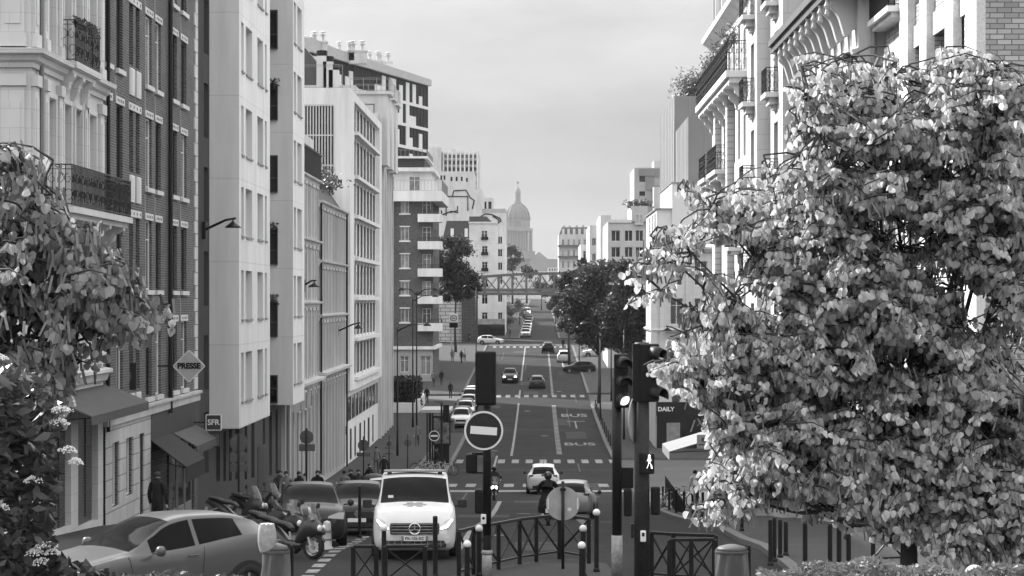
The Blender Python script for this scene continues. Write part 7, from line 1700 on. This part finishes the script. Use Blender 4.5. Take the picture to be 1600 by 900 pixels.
def fg_tree(name, label, poly, Yc, dY, root_px, limbs, ntw, size, lm, seed, tw=(.22,.5), droop=.25, podp=.15, fork=None):
    r = random.Random(seed); xs = [p[0] for p in poly]; ys = [p[1] for p in poly]
    rx = wx(root_px, Yc); z0 = gz(Yc); t = thing(name, label, 'tree', (rx, Yc, z0))
    fork = fork or Vector((rx, Yc, wz(max(ys)+20, Yc)))
    tr = MB(); tr.tube([(rx+.05, Yc, z0-.1), (rx, Yc, (z0+fork.z)/2), fork], [.12,.09,.06], 10); lw = MB(); leaves = MB(); wood = MB(); pods = MB()
    def samp():
        while True:
            x, y = r.uniform(min(xs), max(xs)), r.uniform(min(ys), max(ys))
            jx, jy = x + 26*mnoise.noise((x*.02, y*.02, seed)), y + 26*mnoise.noise((x*.02, y*.02, seed+9.5))
            edge = sum(inside(poly, jx+a, jy+b_) for a, b_ in ((-55,0),(55,0),(0,-50),(0,50),(-40,-40),(40,-40)))/6
            if inside(poly, jx, jy) and r.random() < edge**(1.6 if seed == 5 else .4) + .06 and mnoise.noise((x*.011, y*.016, seed+3.3)) + .35*mnoise.noise((x*.03, y*.04, seed+5.1)) > -.26 and (x > 1260 or x < 900 or r.random() < (.5 if y < 520 else .75)): return x, y
    nodes = []
    for (lx, ly) in limbs:
        Y = Yc + r.uniform(-dY, dY)*.6; e = P(lx, ly, Y); c = fork.lerp(e, .45) + EZ*(e-fork).length*.14 + Vector((r.gauss(0,.06), r.gauss(0,.06), 0)); pts = []
        for k in range(13):
            f = k/12; pts.append(fork*(1-f)**2 + c*2*f*(1-f) + e*f*f + Vector((r.gauss(0,.012), r.gauss(0,.012), r.gauss(0,.012))))
        lw.tube(pts, [.024*(1-k/12.6)+.003 for k in range(13)], 6); nodes += pts[4:]
    for i in range(ntw):
        x, y = samp(); Y = Yc + r.gauss(0, .5)*dY; e = P(x, y, Y)
        nb = min(nodes, key=lambda q: (q-e).length + .3*r.random()); dv = (e - nb)
        L = min(max(dv.length, .15), r.uniform(*tw)) ; dirn = (dv.normalized() + Vector((r.gauss(0,.3), r.gauss(0,.3), r.gauss(0,.2)))).normalized(); dirn.z *= .7; dirn.normalize()
        a = e - dirn*L
        if (a-nb).length > .05: wood.tube([nb, nb.lerp(a,.5)+EZ*.03, a], [.008,.007,.006], 4, False)
        spray(leaves, wood, pods, a, e, r, size, 1.0, podp)
    o = tr.build('trunk', bark, t, smooth=True); lw.build('limbs', bark, o, smooth=True); wood.build('twigs', bark, o)
    leaves.build('crown', lm, t); pods.build('seed_pods', pod_m, t)
    return t
CR = [(975,425),(1010,392),(1065,330),(1085,262),(1130,255),(1190,272),(1232,235),(1232,180),(1222,90),(1262,92),(1330,72),(1400,102),(1440,122),(1470,78),(1540,75),(1572,118),(1660,92),(1660,930),(1420,850),(1345,820),(1290,765),(1215,765),(1140,808),(1070,790),(1110,705),(1105,655),(1080,605),(1005,575),(1010,560),(1070,545),(1045,500),(985,455)]
limbs = [(1000,430),(1075,290),(1045,360),(1035,565),(1085,790),(1250,100),(1250,200),(1330,90),(1250,300),(1130,330),(1100,450),(1160,560),(1150,680),(1200,780),(1300,200),(1400,120),(1480,100),(1560,110),(1640,120),(1420,260),(1540,260),(1640,300),(1350,380),(1500,420),(1620,480),(1300,520),(1440,560),(1580,620),(1260,650),(1350,700),(1640,760),(1180,420),(1120,620),(1500,720)]
fg_tree('heart_leaf_tree', 'large foreground tree with pale drooping heart shaped leaves filling the right side', CR, 17, .75, 1420, limbs, 7400, .058, leaf_r, 5, podp=.3, tw=(.14,.5), fork=Vector((wx(1420,17), 17, wz(850,17))))
CL = [(-60,215),(30,222),(50,280),(85,330),(130,335),(165,345),(185,395),(235,425),(258,455),(272,500),(220,535),(160,540),(140,580),(110,620),(80,680),(-60,720)]
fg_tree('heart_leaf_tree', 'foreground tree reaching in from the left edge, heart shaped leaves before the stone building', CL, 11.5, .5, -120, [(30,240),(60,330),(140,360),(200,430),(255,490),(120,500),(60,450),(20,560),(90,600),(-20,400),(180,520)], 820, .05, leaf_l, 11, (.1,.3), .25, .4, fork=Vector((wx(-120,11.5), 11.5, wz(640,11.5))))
# elder bush with flower heads, lower left
def leaf_cloud(mb, pts_fn, n, size, r, asp=.4, up=.3):
    for i in range(n):
        c = pts_fn(); a = Vector((r.gauss(0,1), r.gauss(0,1), r.gauss(0,.6)-up)).normalized()*size*r.uniform(.6,1.2); q = a.orthogonal().normalized(); q.rotate(Matrix.Rotation(r.uniform(0,6.28), 3, a.normalized())); q *= a.length*asp
        mb.face([c-a*.5, c+q*.5-a*.1, c+a*.5, c-q*.5-a*.1])
r = random.Random(21); EP = [(-60,560),(60,590),(95,640),(80,700),(90,760),(78,820),(85,868),(190,900),(220,960),(-60,960)]
def epts():
    while True:
        x, y = r.uniform(-60,260), r.uniform(560,960)
        if inside(EP, x, y): return P(x, y, 10.2 + r.uniform(-.5,.5))
t = thing('elder_bush', 'dark elder bush with flat white flower heads at the lower left corner', 'bush', (wx(20,10.2), 10.2, gz(10)))
m = MB(); leaf_cloud(m, epts, 5200, .085, r, .42); m.build('foliage', leaf_e, t); m = MB()
for k in range(9): a = Vector((wx(-40+20*k,10.2), 10.2+r.uniform(-.2,.2), gz(10)-.1)); m.tube([a, a+Vector((r.gauss(0,.1),0,.9)), a+Vector((r.gauss(0,.25),r.gauss(0,.1),1.5 if k < 5 else .7))], [.02,.014,.006], 5)
m.build('stems', bark, t)
for (px, py, w) in ((73,857,20),(55,868,16),(82,868,12),(66,883,16),(0,565,14),(52,755,16),(105,708,16),(97,645,18),(92,665,18),(2,798,14),(118,726,12)):
    c = P(px, py, 9.75); m = MB()
    for i in range(90):
        a, q = r.uniform(0,6.28), math.sqrt(r.random())*w*9.75/F; p = c + Vector((q*math.cos(a), q*math.sin(a), .012*r.random()+.02*(1-(q/(w*9.75/F))**2))); s_ = .0035; m.lathe([(.0005,-s_),(s_,0),(.0005,s_)], p, 5)
    m.build('flower_head', flower_m, t)
def hedge(name, label, x0, x1, Y, y_top, depth, n, size, lm, amp=8):
    rr = random.Random(int(x0)); ph = rr.random()*6
    def f():
        x = rr.uniform(x0, x1); top = y_top + amp*math.sin(x*.021+ph) + amp*.6*math.sin(x*.067+ph); Yq = Y + rr.uniform(-depth, depth); return P(x, top + abs(rr.gauss(0,.5))*50, Yq)
    t = thing(name, label, 'hedge', (wx((x0+x1)/2,Y), Y, gz(Y))); m = MB(); leaf_cloud(m, f, n, size, rr, .35, -.4); m.build('foliage', lm, t)
    m = MB()
    for k in range(14): x = wx(x0+(x1-x0)*(k+.5)/14, Y); m.tube([(x,Y,gz(Y)-.1),(x+rr.gauss(0,.05),Y+rr.gauss(0,.1),wz(y_top+30,Y))], [.015,.006], 5)
    m.build('stems', bark, t)
hedge('hedge', 'low feathery hedge along the bottom right under the big tree', 1185, 1640, 13, 882, .4, 5200, .055, leaf_h)
hedge('hedge', 'dark low hedge in front of the silver car', 70, 420, 12, 899, .3, 1500, .06, leaf_e, 5)
Y = 15; c = P(1523, 899, Y); t = thing('bollard', 'white ball bollard top showing above the hedge at the lower right', 'bollard', (c.x, Y, gz(Y))); m = MB(); m.tube([(c.x,Y,gz(Y)),(c.x,Y,c.z)], .045, 10); m.build('post', pole_m, t); m = MB(); m.lathe([(.07*math.cos(R(a)), .07*math.sin(R(a))) for a in range(-88,89,16)], c, 16); m.build('ball', sign_wht, t, smooth=True)
# street trees
def street_tree(label, px, Y, clumps, n, size, lm, seed, group=None, trunk_r=.18, name='street_tree'):
    """clumps: (px,py,rx,ry) ellipses of the crown in photo pixels"""
    r = random.Random(seed); x = wx(px, Y); z0 = GP(Y); t = thing(name, label, 'tree', (x, Y, z0), group); s = Y/F; lv = MB(); lb = MB()
    low = min(wz(c[1]+c[3], Y) for c in clumps); fk = Vector((x, Y, max(low - .3, z0+1.5)))
    tr = MB(); tr.tube([(x,Y,z0-.1),(x+r.gauss(0,.08),Y,(z0+fk.z)/2),fk], [trunk_r*1.25,trunk_r,trunk_r*.8], 9)
    tot = sum(c[2]*c[3] for c in clumps)
    for (cx_, cy_, rx, ry) in clumps:
        c = P(cx_, cy_, Y) + EY*r.uniform(-1.2,1.2); lb.tube([fk, fk.lerp(c,.5)+Vector((r.gauss(0,.2),r.gauss(0,.2),.1)), c+EZ*ry*s*.4], [trunk_r*.6,trunk_r*.35,.03], 6)
        sub = []
        for k in range(max(5, int(9*rx*ry/500))):
            v = Vector((r.gauss(0,1), r.gauss(0,1), r.gauss(0,1))).normalized()*r.uniform(.35,1.0); q = c + Vector((v.x*rx*s, v.y*rx*s*.9, v.z*ry*s)); sub.append(q); lb.tube([c.lerp(q,.1), q], [.05,.015], 4)
        for i in range(int(n*rx*ry/tot)):
            q = r.choice(sub); v = Vector((r.gauss(0,1), r.gauss(0,1), r.gauss(0,.75)))*min(rx,ry)*s*.3; leaf_cloud(lv, lambda: q+v, 1, size, r, .65, .1)
    o = tr.build('trunk', bark, t, smooth=True); lb.build('limbs', bark, o); lv.build('crown', lm, t); return t
lt_d = leafmat('tree_leaf_dark', .03, .25, .5, .3, 1.2); lt_m = leafmat('tree_leaf_mid', .05, .3, .5, .3, 1.2); lt_l = leafmat('tree_leaf_light', .14, .3, .5, .3, 1.2)
GT = 'street trees on the right pavement'
street_tree('bushy street tree nearest us on the right pavement, behind the traffic lights', 985, 200, [(985,440,26,28),(1000,480,26,30),(965,475,26,32),(990,515,30,22),(970,520,24,26),(975,500,26,26)], 15000, .38, lt_d, 31, GT)
street_tree('broad street tree with sunlit top in the middle of the right hand group', 936, 238, [(925,430,24,22),(950,425,22,20),(905,462,22,26),(935,465,30,26),(962,465,24,30),(915,500,24,22),(945,505,30,24),(888,510,16,20),(925,525,30,20),(900,480,24,26),(930,440,26,22),(955,535,22,16)], 24000, .38, lt_m, 32, GT)
street_tree('dark narrow street tree behind the broad one, beside the viaduct', 890, 300, [(890,440,17,30),(905,420,14,16),(880,470,14,20),(895,485,18,18)], 12000, .4, lt_d, 33, GT)
street_tree('dark street tree farthest right along the pavement, beside the cream building', 1003, 225, [(1003,500,20,28),(985,540,16,16)], 5500, .36, lt_d, 34, GT)
street_tree('dark spreading tree beside the brick apartments, left of the viaduct', 712, 345, [(700,375,14,22),(718,395,22,20),(705,425,22,24),(728,430,20,24),(697,452,14,18),(740,450,10,12),(700,405,18,24),(718,455,18,14)], 17000, .42, lt_d, 35)
street_tree('small light leaved tree left of the far street under the viaduct', 793, 425, [(790,475,12,14),(800,490,11,14),(785,500,8,12)], 1700, .36, lt_l, 36, 'small trees beyond the viaduct', .1)
street_tree('small light leaved tree farther up the far street beside parked cars', 812, 470, [(812,478,8,12),(818,490,6,8)], 1100, .36, lt_l, 37, 'small trees beyond the viaduct', .1)
street_tree('dark tree left of the domed monument', 801, 800, [(797,392,9,12),(806,402,10,14),(800,415,10,10)], 1700, .9, lt_d, 38, 'trees below the monument', .3)
street_tree('dark rounded tree directly below the domed monument', 823, 820, [(821,420,9,10),(828,428,8,7)], 1200, .9, lt_d, 39, 'trees below the monument', .3)
for i, (px, Y, cl, lb) in enumerate(((776,500,[(772,452,14,14),(782,468,12,16),(768,475,10,14)],'dark tree behind the left end of the railway bridge'),(846,640,[(842,448,12,10),(852,456,12,9)],'dark tree in the middle of the far street rise behind the bridge'),(868,470,[(866,470,9,18),(874,490,9,16),(862,452,9,12)],'dark tree right of the far street just behind the bridge'))):
    street_tree(lb, px, Y, cl, 2600, .5, lt_d, 50+i, 'trees behind the railway bridge', .14)
street_tree('pale tree right of the far street below the old apartment house', 872, 520, [(868,440,12,10),(880,450,10,10),(862,475,8,14)], 1700, .5, lt_m, 40, None, .15)
r = random.Random(44)
t = thing('hedge', 'tall dark clipped hedge mass beside the brick apartments', 'hedge', (wx(632,226), 226, gz(226))); m = MB()
leaf_cloud(m, lambda: Vector((r.uniform(wx(609,226), wx(655,226))+r.gauss(0,.1), 228+r.uniform(-1.5,1.5), wz(r.uniform(592,652),226)+.25*math.sin(9*r.random()))), 6000, .34, r, .6); m.build('foliage', leafmat('hedge_dark', .03, .2, .5, .3, 1.5), t); m = MB()
for k in range(5): x = wx(614+9*k,226); m.tube([(x,228,gz(228)-.1),(x+.1,228,wz(600,226))], [.08,.03], 6)
m.build('stems', bark, t)
# ================================================================== air
m = MB(); m.box(-1650, 1650, -70, 4050, -1.5, 146); hm = bpy.data.materials.new('haze'); hm.use_nodes = True; n = hm.node_tree; n.nodes.clear()
pv = n.nodes.new('ShaderNodeVolumePrincipled'); pv.inputs['Color'].default_value = (.95,.95,.95,1); pv.inputs['Density'].default_value = .00006; pv.inputs['Anisotropy'].default_value = .2
ou = n.nodes.new('ShaderNodeOutputMaterial'); n.links.new(pv.outputs[0], ou.inputs['Volume'])
hz = m.build('haze', hm); hz['kind'] = 'stuff'; hz['label'] = 'pale even haze filling the street and fading the far hill'; hz['category'] = 'haze'
